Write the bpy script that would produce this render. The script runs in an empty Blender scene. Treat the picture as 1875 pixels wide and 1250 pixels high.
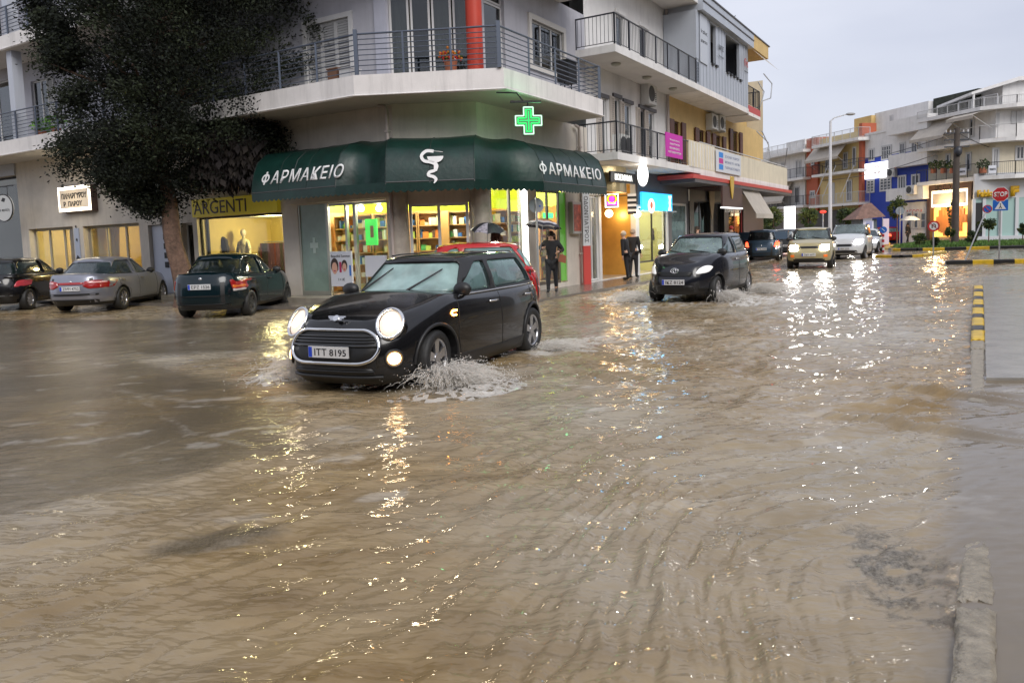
import bpy, bmesh, math, random
import numpy as np
from mathutils import Vector, Matrix
from math import sin, cos, pi, sqrt, radians as R, atan2
SC = bpy.context.scene
COL = SC.collection
rnd = random.Random(7)

# ------------------------------------------------------------------ camera
F_, CX, CY, CAMH, PITCH, ROLL = 1400., 937.5, 560., 1.54, .0875, .0335
_r0 = Vector((1, 0, 0)); _u0 = Vector((0, sin(PITCH), cos(PITCH))); _fw = Vector((0, cos(PITCH), -sin(PITCH)))
_r = cos(ROLL)*_r0 - sin(ROLL)*_u0
_u = sin(ROLL)*_r0 + cos(ROLL)*_u0
CAMP = Vector((0, 0, CAMH))
cd = bpy.data.cameras.new('camera')
cam = bpy.data.objects.new('camera', cd); COL.objects.link(cam)
cd.sensor_width = 36; cd.sensor_fit = 'HORIZONTAL'; cd.lens = 36*F_/1875
cd.shift_y = -65/1875
cd.clip_end = 2000; cd.clip_start = .05
cam.matrix_world = Matrix(((_r.x, _u.x, -_fw.x, 0), (_r.y, _u.y, -_fw.y, 0), (_r.z, _u.z, -_fw.z, CAMH), (0, 0, 0, 1)))
SC.camera = cam
# ------------------------------------------------------------------ sky and light (overcast, wet late afternoon)
SUN_EL, SUN_AZ = R(40), R(155)
w = bpy.data.worlds.new('World'); SC.world = w; w.use_nodes = True
nt = w.node_tree; N = nt.nodes; L = nt.links; N.clear()
out = N.new('ShaderNodeOutputWorld'); bg = N.new('ShaderNodeBackground'); bg.inputs['Strength'].default_value = .12
sky = N.new('ShaderNodeTexSky'); sky.sky_type = 'NISHITA'; sky.sun_disc = False
sky.sun_elevation = SUN_EL; sky.sun_rotation = SUN_AZ; sky.air_density = 1.0; sky.dust_density = 4; sky.ozone_density = 2
tc = N.new('ShaderNodeTexCoord'); nz = N.new('ShaderNodeTexNoise'); mp = N.new('ShaderNodeMapping')
mp.inputs['Scale'].default_value = (1, 1, 3.5); nz.inputs['Scale'].default_value = 2.2; nz.inputs['Detail'].default_value = 5; nz.inputs['Roughness'].default_value = .45
cr = N.new('ShaderNodeValToRGB')
cr.color_ramp.elements[0].position = .25; cr.color_ramp.elements[0].color = (3.3, 3.45, 4.1, 1)
cr.color_ramp.elements[1].position = .8; cr.color_ramp.elements[1].color = (4.9, 4.98, 5.45, 1)
mx = N.new('ShaderNodeMix'); mx.data_type = 'RGBA'; mx.inputs['Factor'].default_value = .86
L.new(tc.outputs['Generated'], mp.inputs[0]); L.new(mp.outputs[0], nz.inputs[0]); L.new(nz.outputs['Fac'], cr.inputs[0])
L.new(sky.outputs[0], mx.inputs['A']); L.new(cr.outputs[0], mx.inputs['B']); L.new(mx.outputs['Result'], bg.inputs[0]); L.new(bg.outputs[0], out.inputs[0])
sd = bpy.data.lights.new('sun', 'SUN'); sd.energy = 1.3; sd.angle = R(35); sd.color = (1, .97, .93)
sun = bpy.data.objects.new('sun', sd); COL.objects.link(sun)
sun.rotation_euler = (Vector((-sin(SUN_AZ)*cos(SUN_EL), -cos(SUN_AZ)*cos(SUN_EL), -sin(SUN_EL)))).to_track_quat('-Z', 'Y').to_euler()
SC.view_settings.view_transform = 'Standard'; SC.view_settings.look = 'None'; SC.view_settings.exposure = .68; SC.view_settings.gamma = 1
SC.cycles.max_bounces = 8; SC.cycles.transparent_max_bounces = 12; SC.cycles.caustics_reflective = False; SC.cycles.caustics_refractive = False
SC.cycles.sample_clamp_indirect = 6

# ------------------------------------------------------------------ materials
MATS = {}
def mat(name, col=(.5, .5, .5), rough=.6, metal=0., emit=0., ecol=None, vary=0., vscale=1.5, bump=0., bscale=20., coat=0., stain=0., spec=.5, alpha=1., trans=0.):
    if name in MATS: return MATS[name]
    m = bpy.data.materials.new(name); MATS[name] = m; m.use_nodes = True
    t = m.node_tree; n = t.nodes; l = t.links; b = n['Principled BSDF']
    b.inputs['Base Color'].default_value = (*col, 1); b.inputs['Roughness'].default_value = rough; b.inputs['Metallic'].default_value = metal
    b.inputs['Coat Weight'].default_value = coat; b.inputs['Coat Roughness'].default_value = .03; b.inputs['Specular IOR Level'].default_value = spec
    b.inputs['Alpha'].default_value = alpha; b.inputs['Transmission Weight'].default_value = trans
    if emit:
        b.inputs['Emission Color'].default_value = (*(ecol or col), 1); b.inputs['Emission Strength'].default_value = emit
    g = n.new('ShaderNodeNewGeometry')
    if vary or stain:
        nn = n.new('ShaderNodeTexNoise'); nn.inputs['Scale'].default_value = vscale; nn.inputs['Detail'].default_value = 6; nn.inputs['Roughness'].default_value = .65
        l.new(g.outputs['Position'], nn.inputs['Vector'])
        mr = n.new('ShaderNodeMapRange'); mr.inputs[1].default_value = .3; mr.inputs[2].default_value = .7; mr.inputs[3].default_value = 1-vary; mr.inputs[4].default_value = 1+vary
        l.new(nn.outputs['Fac'], mr.inputs[0])
        last = mr.outputs[0]
        if stain:   # rain streaks and dirt, drawn out downwards
            mp = n.new('ShaderNodeMapping'); mp.inputs['Scale'].default_value = (1.9, 1.9, .16)
            l.new(g.outputs['Position'], mp.inputs[0])
            n2 = n.new('ShaderNodeTexNoise'); n2.inputs['Scale'].default_value = 1.3; n2.inputs['Detail'].default_value = 7; n2.inputs['Roughness'].default_value = .7
            l.new(mp.outputs[0], n2.inputs['Vector'])
            m2 = n.new('ShaderNodeMapRange'); m2.inputs[1].default_value = .50; m2.inputs[2].default_value = .78; m2.inputs[3].default_value = 1; m2.inputs[4].default_value = 1-stain
            l.new(n2.outputs['Fac'], m2.inputs[0])
            mm = n.new('ShaderNodeMath'); mm.operation = 'MULTIPLY'; l.new(last, mm.inputs[0]); l.new(m2.outputs[0], mm.inputs[1]); last = mm.outputs[0]
        vm = n.new('ShaderNodeVectorMath'); vm.operation = 'SCALE'; vm.inputs[0].default_value = col; l.new(last, vm.inputs['Scale'])
        l.new(vm.outputs[0], b.inputs['Base Color'])
    if bump:
        nb = n.new('ShaderNodeTexNoise'); nb.inputs['Scale'].default_value = bscale; nb.inputs['Detail'].default_value = 5
        l.new(g.outputs['Position'], nb.inputs['Vector'])
        bp = n.new('ShaderNodeBump'); bp.inputs['Strength'].default_value = min(1, bump); bp.inputs['Distance'].default_value = .02
        l.new(nb.outputs['Fac'], bp.inputs['Height']); l.new(bp.outputs[0], b.inputs['Normal'])
    return m

def glass_mat(name, tint=(.75, .85, .82), fog=.0, fogcol=(.45, .6, .58), refl=1.0):
    """pane you can see through: tinted transparent + mirror by angle + misting on the inside"""
    if name in MATS: return MATS[name]
    m = bpy.data.materials.new(name); MATS[name] = m; m.use_nodes = True
    t = m.node_tree; n = t.nodes; l = t.links; n.clear()
    o = n.new('ShaderNodeOutputMaterial'); tr = n.new('ShaderNodeBsdfTransparent'); tr.inputs[0].default_value = (*tint, 1)
    gl = n.new('ShaderNodeBsdfGlossy'); gl.inputs['Roughness'].default_value = .02
    df = n.new('ShaderNodeBsdfDiffuse'); df.inputs[0].default_value = (*fogcol, 1)
    lw = n.new('ShaderNodeLayerWeight'); lw.inputs[0].default_value = .5; p5 = n.new('ShaderNodeMath'); p5.operation = 'POWER'; p5.inputs[1].default_value = 4; l.new(lw.outputs['Facing'], p5.inputs[0]); fr = n.new('ShaderNodeMath'); fr.operation = 'MULTIPLY_ADD'; fr.inputs[1].default_value = .9; fr.inputs[2].default_value = .05; l.new(p5.outputs[0], fr.inputs[0])
    a = n.new('ShaderNodeMixShader'); a.inputs[0].default_value = fog; l.new(tr.outputs[0], a.inputs[1]); l.new(df.outputs[0], a.inputs[2])
    if fog:
        g = n.new('ShaderNodeNewGeometry'); nn = n.new('ShaderNodeTexNoise'); nn.inputs['Scale'].default_value = 3; nn.inputs['Detail'].default_value = 5
        mr = n.new('ShaderNodeMapRange'); mr.inputs[1].default_value = .3; mr.inputs[2].default_value = .7; mr.inputs[3].default_value = fog*.6; mr.inputs[4].default_value = min(1, fog*1.3)
        l.new(g.outputs['Position'], nn.inputs[0]); l.new(nn.outputs['Fac'], mr.inputs[0]); l.new(mr.outputs[0], a.inputs[0])
    mu = n.new('ShaderNodeMath'); mu.operation = 'MULTIPLY'; mu.inputs[1].default_value = refl; mu.use_clamp = True; l.new(fr.outputs[0], mu.inputs[0])
    b = n.new('ShaderNodeMixShader'); l.new(mu.outputs[0], b.inputs[0]); l.new(a.outputs[0], b.inputs[1]); l.new(gl.outputs[0], b.inputs[2])
    l.new(b.outputs[0], o.inputs[0]); return m

# ------------------------------------------------------------------ objects
MW = {}          # world matrix of every thing / part we make
def tag(o, label=None, cat=None, group=None, kind=None):
    if label: o['label'] = label
    if cat: o['category'] = cat
    if group: o['group'] = group
    if kind: o['kind'] = kind
    return o
def thing(name, label, cat, loc=(0, 0, 0), rz=0., group=None):
    o = bpy.data.objects.new(name, None); COL.objects.link(o); o.empty_display_size = .3
    o.location = loc; o.rotation_euler = (0, 0, rz); MW[o.name] = Matrix.Translation(loc) @ Matrix.Rotation(rz, 4, 'Z')
    return tag(o, label, cat, group)
def kids(o): return [c for c in bpy.data.objects if c.parent == o]
def copy_tree(o, loc, rz, label, group=None):
    def rec(a, par):
        c = a.copy(); COL.objects.link(c)
        if par is not None: c.parent = par
        for ch in TREE.get(a.name, []): rec(ch, c)
        return c
    c = rec(o, None); c.location = loc; c.rotation_euler = (0, 0, rz); c['label'] = label
    if group: c['group'] = group
    return c
TREE = {}
class MB:
    """collects geometry in a frame T (Matrix to world) and builds ONE mesh object"""
    def __init__(s, T=None): s.v = []; s.f = []; s.m = []; s.s = []; s.T = T or Matrix.Identity(4)
    def add(s, vs, fs, m=0, sm=False):
        k = len(s.v); T = s.T
        s.v += [T @ Vector(p) for p in vs]
        for f in fs: s.f.append(tuple(i+k for i in f)); s.m.append(m); s.s.append(sm)
        return s
    def box(s, x0, x1, y0, y1, z0, z1, m=0):
        return s.add([(x0, y0, z0), (x1, y0, z0), (x1, y1, z0), (x0, y1, z0), (x0, y0, z1), (x1, y0, z1), (x1, y1, z1), (x0, y1, z1)],
                     [(0, 3, 2, 1), (4, 5, 6, 7), (0, 1, 5, 4), (1, 2, 6, 5), (2, 3, 7, 6), (3, 0, 4, 7)], m)
    def quad(s, a, b, c, d, m=0): return s.add([a, b, c, d], [(0, 1, 2, 3)], m)
    def poly(s, ps, m=0): return s.add(ps, [tuple(range(len(ps)))], m)
    def prism(s, pts, z0, z1, m=0):          # vertical prism on plan polygon (x,y)
        n = len(pts)
        return s.add([(p[0], p[1], z0) for p in pts]+[(p[0], p[1], z1) for p in pts],
                     [tuple(range(n))[::-1], tuple(range(n, 2*n))]+[(i, (i+1) % n, n+(i+1) % n, n+i) for i in range(n)], m)
    def slab(s, pts, y0, y1, m=0):           # polygon in (x,z) given thickness in y
        n = len(pts)
        return s.add([(p[0], y0, p[1]) for p in pts]+[(p[0], y1, p[1]) for p in pts],
                     [tuple(range(n)), tuple(range(n, 2*n))[::-1]]+[((i+1) % n, i, n+i, n+(i+1) % n) for i in range(n)], m)
    def tube(s, pts, r, n=8, m=0, sm=True, cap=True):
        pts = [Vector(p) for p in pts]; rs = r if isinstance(r, (list, tuple)) else [r]*len(pts)
        V = []; Fc = []
        t0 = (pts[1]-pts[0]).normalized(); a = Vector((0, 0, 1)) if abs(t0.z) < .9 else Vector((1, 0, 0))
        u = t0.cross(a).normalized()
        for i, p in enumerate(pts):
            t = (pts[min(i+1, len(pts)-1)]-pts[max(i-1, 0)])
            t = t.normalized() if t.length > 1e-9 else t0
            u = (u - t*u.dot(t)); u = u.normalized() if u.length > 1e-6 else t.orthogonal().normalized()
            w_ = t.cross(u)
            for k in range(n): V.append(p + rs[i]*(cos(2*pi*k/n)*u + sin(2*pi*k/n)*w_))
        for i in range(len(pts)-1):
            for k in range(n): Fc.append((i*n+k, i*n+(k+1) % n, (i+1)*n+(k+1) % n, (i+1)*n+k))
        s.add(V, Fc, m, sm)
        if cap: s.add(V[:n], [tuple(range(n))[::-1]], m); s.add(V[-n:], [tuple(range(n))], m)
        return s
    def cyl(s, x, y, z0, z1, r, n=16, m=0, r1=None): return s.tube([(x, y, z0), (x, y, z1)], [r, r if r1 is None else r1], n, m)
    def ball(s, c, r, n=10, m=0, squash=(1, 1, 1)):
        V = []; Fc = []; k = n; h = max(4, n//2+1)
        for i in range(h+1):
            th = pi*i/h
            for j in range(k): V.append((c[0]+r*squash[0]*sin(th)*cos(2*pi*j/k), c[1]+r*squash[1]*sin(th)*sin(2*pi*j/k), c[2]+r*squash[2]*cos(th)))
        for i in range(h):
            for j in range(k): Fc.append((i*k+j, (i+1)*k+j, (i+1)*k+(j+1) % k, i*k+(j+1) % k))
        return s.add(V, Fc, m, True)
    def build(s, name, mats, parent=None, kind=None, smooth=None):
        if not isinstance(mats, (list, tuple)): mats = [mats]
        M0 = MW[parent.name].inverted() if parent is not None else Matrix.Identity(4)
        me = bpy.data.meshes.new(name); me.from_pydata([tuple(M0 @ p) for p in s.v], [], s.f)
        for k in mats: me.materials.append(k)
        me.polygons.foreach_set('material_index', s.m)
        me.polygons.foreach_set('use_smooth', s.s if smooth is None else [smooth]*len(s.f)); me.update()
        o = bpy.data.objects.new(name, me); COL.objects.link(o)
        if parent is not None:
            o.parent = parent; MW[o.name] = MW[parent.name]; TREE.setdefault(parent.name, []).append(o)
        else: MW[o.name] = Matrix.Identity(4)
        if kind: o['kind'] = kind
        return o
def put(name, me, parent, M0=None):          # link a ready mesh (in the parent's local space) as a part
    o = bpy.data.objects.new(name, me); COL.objects.link(o); o.parent = parent; MW[o.name] = MW[parent.name]
    TREE.setdefault(parent.name, []).append(o); return o

# frames: x along a facade (to the viewer's right), y into the building, z up
def frame(x, y, deg): return Matrix.Translation((x, y, 0)) @ Matrix.Rotation(R(deg), 4, 'Z')
def ray(px, py): return (_fw + _r*((px-CX)/F_) - _u*((py-CY)/F_))
def gp(px, py, z=0.):
    d = ray(px, py); t = (z-CAMH)/d.z; return CAMP + d*t
def at(T, px, py, y=0.):
    """(x, z) in frame T where the sight line of a pixel meets the plane y"""
    I = T.inverted(); c = I @ CAMP; d = I.to_3x3() @ ray(px, py); t = (y-c.y)/d.y; p = c+d*t; return p.x, p.z
def dep(px, py, D):
    d = ray(px, py); return CAMP + d*(D/d.y)
def rect(T, px0, px1, py0, py1, y=0., base=None):
    a = at(T, px0, (py0+py1)/2, y)[0]; b = at(T, px1, (py0+py1)/2, y)[0]; xm = (px0+px1)/2
    z1 = at(T, xm, py0, y)[1]; z0 = at(T, xm, py1, y)[1]
    return min(a, b), max(a, b), (z0 if base is None else base), z1

# ------------------------------------------------------------------ writing
def text_mesh(s, ext=.006, bold=0., shear=0., space=1.):
    cu = bpy.data.curves.new('lettering', 'FONT'); cu.body = s; cu.size = 1; cu.extrude = 0; cu.offset = bold; cu.shear = shear
    cu.align_x = 'CENTER'; cu.align_y = 'CENTER'; cu.resolution_u = 3; cu.space_character = space
    o = bpy.data.objects.new('lettering', cu); COL.objects.link(o)
    dg = bpy.context.evaluated_depsgraph_get()
    me = bpy.data.meshes.new_from_object(o.evaluated_get(dg)); bpy.data.objects.remove(o); bpy.data.curves.remove(cu)
    return me
def text(s, T, x, y, z, w_, h_, m, parent, name='lettering', bold=.0, shear=0., tilt=0., thick=.01, rot=0., label=None, space=1.):
    """letters standing in the xz plane of frame T, facing -y, fitted to w_ x h_, as a part of parent"""
    me = text_mesh(s, bold=bold, shear=shear, space=space)
    if len(me.vertices) == 0: return None
    co = np.empty(len(me.vertices)*3); me.vertices.foreach_get('co', co); co = co.reshape(-1, 3)
    lo = co.min(0); hi = co.max(0); c = (lo+hi)/2; sz = np.maximum(hi-lo, 1e-4)
    bm = bmesh.new(); bm.from_mesh(me); bpy.data.meshes.remove(me)
    A = Matrix.Diagonal((w_/sz[0], h_/sz[1], 1, 1)) @ Matrix.Translation((-c[0], -c[1], 0))
    B = T @ Matrix.Translation((x, y, z)) @ Matrix.Rotation(rot, 4, 'Y') @ Matrix.Rotation(pi/2+tilt, 4, 'X')
    bm.transform(A)
    g = bmesh.ops.extrude_face_region(bm, geom=bm.faces[:])
    bmesh.ops.translate(bm, vec=(0, 0, thick), verts=[v for v in g['geom'] if isinstance(v, bmesh.types.BMVert)])
    bm.transform(MW[parent.name].inverted() @ B)
    me = bpy.data.meshes.new(name); bm.to_mesh(me); bm.free(); me.materials.append(m)
    o = put(name, me, parent)
    if label: o['label'] = label
    return o

# ------------------------------------------------------------------ facade pieces
def wall_open(mb, x0, x1, z0, z1, y, holes, dep_=.25, m=0, mr=0, thick=None):
    """wall sheet facing -y with rectangular holes and their reveals"""
    xs = sorted({x0, x1, *[max(x0, min(x1, h[0])) for h in holes], *[max(x0, min(x1, h[1])) for h in holes]})
    zs = sorted({z0, z1, *[max(z0, min(z1, h[2])) for h in holes], *[max(z0, min(z1, h[3])) for h in holes]})
    for i in range(len(xs)-1):
        for j in range(len(zs)-1):
            cx, cz = (xs[i]+xs[i+1])/2, (zs[j]+zs[j+1])/2
            if any(h[0] < cx < h[1] and h[2] < cz < h[3] for h in holes): continue
            mb.quad((xs[i], y, zs[j]), (xs[i+1], y, zs[j]), (xs[i+1], y, zs[j+1]), (xs[i], y, zs[j+1]), m)
    for h in holes:
        a, b, c, d = h[:4]
        mb.quad((a, y, c), (a, y+dep_, c), (a, y+dep_, d), (a, y, d), mr); mb.quad((b, y, c), (b, y, d), (b, y+dep_, d), (b, y+dep_, c), mr)
        mb.quad((a, y, d), (a, y+dep_, d), (b, y+dep_, d), (b, y, d), mr); mb.quad((a, y, c), (b, y, c), (b, y+dep_, c), (a, y+dep_, c), mr)
def window(T, par, x0, x1, z0, z1, y, fm, gm, n=2, fw=.05, tr=0, name='window', back=None, shut=None, curtain=None):
    """frame part with a pane sub-part; n casements; tr = transom height from the top"""
    mb = MB(T); d = .05
    mb.box(x0, x1, y, y+d, z0, z0+fw); mb.box(x0, x1, y, y+d, z1-fw, z1)
    for k in range(n+1):
        xc = x0+(x1-x0)*k/n; a = max(x0, xc-fw/2 if 0 < k < n else xc-fw); b = min(x1, a+fw)
        if k == 0: a, b = x0, x0+fw
        mb.box(a, b, y-.004, y+d-.004, z0+fw, z1-fw)
    if tr: mb.box(x0+fw, x1-fw, y+.004, y+d+.004, z1-tr-fw, z1-tr)
    o = mb.build(name, fm, par)
    g = MB(T); g.box(x0+fw*.5, x1-fw*.5, y+.02, y+.03, z0+fw*.5, z1-fw*.5); g.build('pane', gm, o)
    if curtain is not None:
        c = MB(T); nn = max(8, int((x1-x0)*16)); ys = [y+.16+.03*sin(k*1.9)*(1+.4*sin(k*.7)) for k in range(nn+1)]
        for k in range(nn):
            xa = x0+(x1-x0)*k/nn; xb = x0+(x1-x0)*(k+1)/nn
            c.quad((xa, ys[k], z0), (xb, ys[k+1], z0), (xb, ys[k+1], z1), (xa, ys[k], z1))
        c.build('curtain', curtain, o)
    return o
def shutter(T, par, x0, x1, z0, z1, y, m, leaves=2, slat=.06, name='shutter'):
    for k in range(leaves):
        a = x0+(x1-x0)*k/leaves; b = x0+(x1-x0)*(k+1)/leaves
        mb = MB(T); mb.box(a, a+.05, y-.03, y+.02, z0, z1); mb.box(b-.05, b, y-.03, y+.02, z0, z1)
        mb.box(a+.05, b-.05, y-.028, y+.018, z0, z0+.06); mb.box(a+.05, b-.05, y-.028, y+.018, z1-.06, z1)
        z = z0+.06
        while z < z1-.07:
            mb.quad((a+.05, y-.02, z), (b-.05, y-.02, z), (b-.05, y+.012, z+slat), (a+.05, y+.012, z+slat)); z += slat*.9
        mb.build(name, m, par)
def railing(T, par, pts, z, h, m, style='h', name='railing', post=1.1, nb=6, r=.012):
    mb = MB(T)
    for (a, b) in zip(pts[:-1], pts[1:]):
        A = Vector((a[0], a[1], 0)); B = Vector((b[0], b[1], 0)); Ln = (B-A).length; d = (B-A)/Ln
        mb.tube([A+Vector((0, 0, z+h)), B+Vector((0, 0, z+h))], .024, 8)
        n = max(1, round(Ln/post))
        for k in range(n+1):
            p = A+d*(Ln*k/n); mb.box(p.x-.022, p.x+.022, p.y-.022, p.y+.022, z, z+h)
        if style == 'h':
            for k in range(nb): zz = z+.1+(h-.16)*k/(nb-1)*.92; mb.tube([A+Vector((0, 0, zz)), B+Vector((0, 0, zz))], r, 6)
        elif style == 'v':
            mb.tube([A+Vector((0, 0, z+.08)), B+Vector((0, 0, z+.08))], r, 6)
            k = 0; nn = int(Ln/.12)
            for k in range(nn): p = A+d*(Ln*(k+.5)/nn); mb.tube([p+Vector((0, 0, z+.08)), p+Vector((0, 0, z+h))], r*.7, 4, cap=False)
        elif style == 'g': pass
    return mb.build(name, m, par)
def ac_unit(T, x, y, z, label, w_=.8, h_=.55, group=None):
    o = thing('air_conditioner', label, 'air conditioner', T @ Vector((x, y, z)), atan2(T[1][0], T[0][0]), group)
    mb = MB(T); mb.box(x-w_/2, x+w_/2, y-.3, y, z, z+h_); mb.box(x-w_/2+.02, x-w_/2+.06, y-.3, y+.1, z-.05, z); mb.box(x+w_/2-.06, x+w_/2-.02, y-.3, y+.1, z-.05, z)
    mb.build('housing', mat('ac white', (.6, .6, .58), .5, stain=.3), o)
    g = MB(T); cx = x-w_*.12; g.tube([(cx, y-.301, z+h_/2), (cx, y-.315, z+h_/2)], h_*.4, 20)
    for k in range(5): g.box(x+w_*.30, x+w_*.42, y-.31, y-.30, z+.1+k*.07, z+.13+k*.07)
    g.build('fan_grille', mat('ac dark', (.05, .05, .05), .6), o); return o
def lamp_light(loc, power, col=(1, .75, .45), r=.1, kind='POINT', size=None, name='shop_light'):
    l = bpy.data.lights.new(name, kind); l.energy = power; l.color = col
    if kind == 'POINT': l.shadow_soft_size = r
    else:
        l.shape = 'RECTANGLE'; l.size = size[0]; l.size_y = size[1]
    o = bpy.data.objects.new(name, l); COL.objects.link(o); o.location = loc; return o
# ------------------------------------------------------------------ flooded ground
def vn(x, y, seed=0):
    xi = np.floor(x).astype(np.int64); yi = np.floor(y).astype(np.int64); fx = x-xi; fy = y-yi
    fx = fx*fx*fx*(fx*(fx*6-15)+10); fy = fy*fy*fy*(fy*(fy*6-15)+10)
    def h(a, b):
        n = (a*374761393 + b*668265263 + seed*1442695041) & 0xffffffff
        n = ((n ^ (n >> 13))*1274126177) & 0xffffffff
        n = ((n ^ (n >> 16))*2246822519) & 0xffffffff
        return ((n ^ (n >> 15)) & 0xffff)/65535.
    a, b, c, d = h(xi, yi), h(xi+1, yi), h(xi, yi+1), h(xi+1, yi+1)
    return (a*(1-fx)+b*fx)*(1-fy)+(c*(1-fx)+d*fx)*fy
def fbm(x, y, seed=0, o=4, g=.5):
    s = 0; a = 1; t = 0
    for k in range(o): s = s+a*vn(x*2**k+k*17.3, y*2**k-k*9.1, seed+k); t += a; a *= g
    return s/t
def sst(a, b, x): t = np.clip((x-a)/(b-a), 0, 1); return t*t*(3-2*t)
def seg_d(x, y, a, b):
    dx, dy = b[0]-a[0], b[1]-a[1]; t = np.clip(((x-a[0])*dx+(y-a[1])*dy)/(dx*dx+dy*dy), 0, 1)
    return np.hypot(x-a[0]-t*dx, y-a[1]-t*dy), t
SPL = []   # (x, y, radius, strength) foam round a splash
WAKES = [((940, 655), (1215, 706), .030, .06), ((950, 640), (1245, 668), .022, .06), ((930, 668), (1150, 700), .018, .04), ((1480, 746), (1875, 806), .040, .06), ((1560, 738), (1800, 752), .030, .05),
         ((1600, 700), (1875, 736), .046, .06), ((1600, 728), (1760, 745), .036, .045), ((1650, 712), (1875, 722), .022, .06), ((720, 800), (880, 822), .010, .06)]
def foam_spots():
    return [(gp(520, 690), .42, 1.), (gp(830, 690), .55, 1.), (gp(800, 700), .4, .8), (gp(1010, 640), .5, .8), (gp(1090, 622), .8, .45), (gp(1130, 545), .9, .9), (gp(1180, 552), .8, .8), (gp(1350, 548), 1.3, .9), (gp(1430, 530), 1.6, .7), (gp(1250, 556), 1.0, .5)]
def water_height(x, y):
    D = np.hypot(x, y)
    th = R(33) + R(32)*sst(-.6, 1.3, x)*sst(7, 3, y)
    s = y*np.cos(th)-x*np.sin(th); t = x*np.cos(th)+y*np.sin(th)
    wrp = fbm(x*.9, y*.9, 3, 3)*1.2
    near = sst(9.5, 6.0, y)
    asph = asphalt_mask(x, y)
    h = .048*(fbm(s*4.6+wrp*2.2, t*1.25+wrp, 11, 3, .45)-.5)            # current running across the foreground
    h += .030*near*(np.abs(fbm(s*7.5+wrp*3, t*2.3, 21, 3, .5)-.5)*2-.3)
    h += .020*(fbm(x*1.1+5, y*1.3, 31, 2)-.5)
    mid = sst(5.5, 8, y)*sst(-1.5, 2.0, x+.05*y)
    h += .075*mid*(fbm(x*2.4+y*.6, y*2.9-x*.5, 41, 4, .55)-.5)
    h += .014*(fbm(x*6+y*2, y*7.5-x*3, 51, 3, .55)-.5)
    calm = (1-.93*asph)*(1-.8*right_calm(x, y))
    h = h*calm*(1+.25*sst(2, 4, y)*sst(9, 6, y))
    for a, b, amp, wd in WAKES:
        A = gp(*a); B = gp(*b); d, tt = seg_d(x, y, A, B); d = d+.03*(fbm(x*5, y*5, 77, 2)-.5)
        h += amp*(np.exp(-(d/wd)**2)-.7*np.exp(-((d-1.9*wd)/wd)**2))*np.sin(pi*np.clip(tt, .03, .97))**.5
    for c, r_, st in foam_spots():
        d = np.hypot(x-c.x, y-c.y); h += .05*st*np.exp(-(d/r_)**2)*(fbm(x*9, y*9, 61, 3, .6)-.35)
    return h
def asphalt_mask(x, y): return sum(_amask(x+a, y+b) for a, b in ((0, 0), (.07, .1), (-.08, .12), (.05, -.12), (-.06, -.09), (.16, .2), (-.17, -.2), (.2, -.22), (-.2, .24)))/9
def _amask(x, y):
    """road showing through a film of water on the left of the crossing"""
    pts = [gp(0, 948), gp(230, 893), gp(420, 838), gp(560, 830), gp(470, 745), gp(420, 700), gp(200, 655), gp(480, 640), gp(520, 600), gp(420, 585), gp(0, 585)]
    m = np.zeros_like(x, bool); wx = x+.35*(fbm(x*1.7, y*1.7, 5, 4)-.5)*1.4; wy = y+.5*(fbm(x*1.4+9, y*1.4, 6, 4)-.5)*1.2
    P = [(-30, 3.0)]+[(p.x, p.y) for p in pts]+[(-30, 16)]; n = len(P)
    for i in range(n):
        (x1, y1), (x2, y2) = P[i], P[(i+1) % n]
        c = ((y1 > wy) != (y2 > wy)) & (wx < (x2-x1)*(wy-y1)/((y2-y1) if abs(y2-y1) > 1e-9 else 1e-9)+x1); m ^= c
    q = (x+.2)*0+m.astype(float); e = fbm(x*3.1, y*3.1, 8, 5, .6); return q*(.55+.4*sst(.35, .62, e))
def KX(y): a, b = gp(1742, 1250), gp(1784, 520); return a.x+(b.x-a.x)*(y-a.y)/(b.y-a.y)
def swell_mask(x, y):
    b = gp(400, 990); u = (x-b.x)*.93+(y-b.y)*.36; v = -(x-b.x)*.36+(y-b.y)*.93; d = np.hypot(u/.40, v/.17)+.9*(fbm(u*3.+3, v*16, 16, 4)-.5); return .85*sst(1.15, .55, d)
def rock_mask(x, y):
    a = gp(1650, 1060); d = np.hypot((x-a.x-.05)/.27, (y-a.y)/.66)+.75*(fbm(x*4, y*4, 15, 4)-.5)
    f_ = fbm(x*13, y*15, 19, 4, .6); return .85*sst(1.35, .5, d)*sst(.30+.22*sst(.5, 1.2, d), .58+.22*sst(.5, 1.2, d), f_)*(x < KX(y)+.02)
KA, KB = gp(1742, 1250), gp(1784, 520)          # kerb line on the camera's side of the road
def right_calm(x, y):
    k = KA.x+(KB.x-KA.x)*(y-KA.y)/(KB.y-KA.y); return sst(k-.25, k+.05, x)*sst(14.5, 12, y)
ys = [1.15]
while ys[-1] < 170: ys.append(ys[-1]*1.0062)
ys = np.array(ys); uu = np.linspace(-1, 1, 470); ex = .012*np.cumsum(1.11**np.arange(36)); Y = np.repeat(ys[:, None], 470+72, 1); nc = Y.shape[1]
uu = np.concatenate([np.full(36, -1.), uu, np.full(36, 1.)]); ee = np.concatenate([-ex[::-1], np.zeros(470), ex]); X = uu[None, :]*(.82*Y+.9)+ee[None, :]*(1+.12*Y)
Hh = water_height(X.ravel(), Y.ravel()).reshape(X.shape)*(.5+.5*sst(60, 25, Y))
nr = len(ys); V = np.stack([X, Y, Hh], -1).reshape(-1, 3)
ii = (np.arange(nr-1)[:, None]*nc+np.arange(nc-1)[None]).ravel(); Q = np.stack([ii, ii+1, ii+nc+1, ii+nc], 1)
me = bpy.data.meshes.new('flood_water'); me.vertices.add(len(V)); me.vertices.foreach_set('co', V.ravel())
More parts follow.
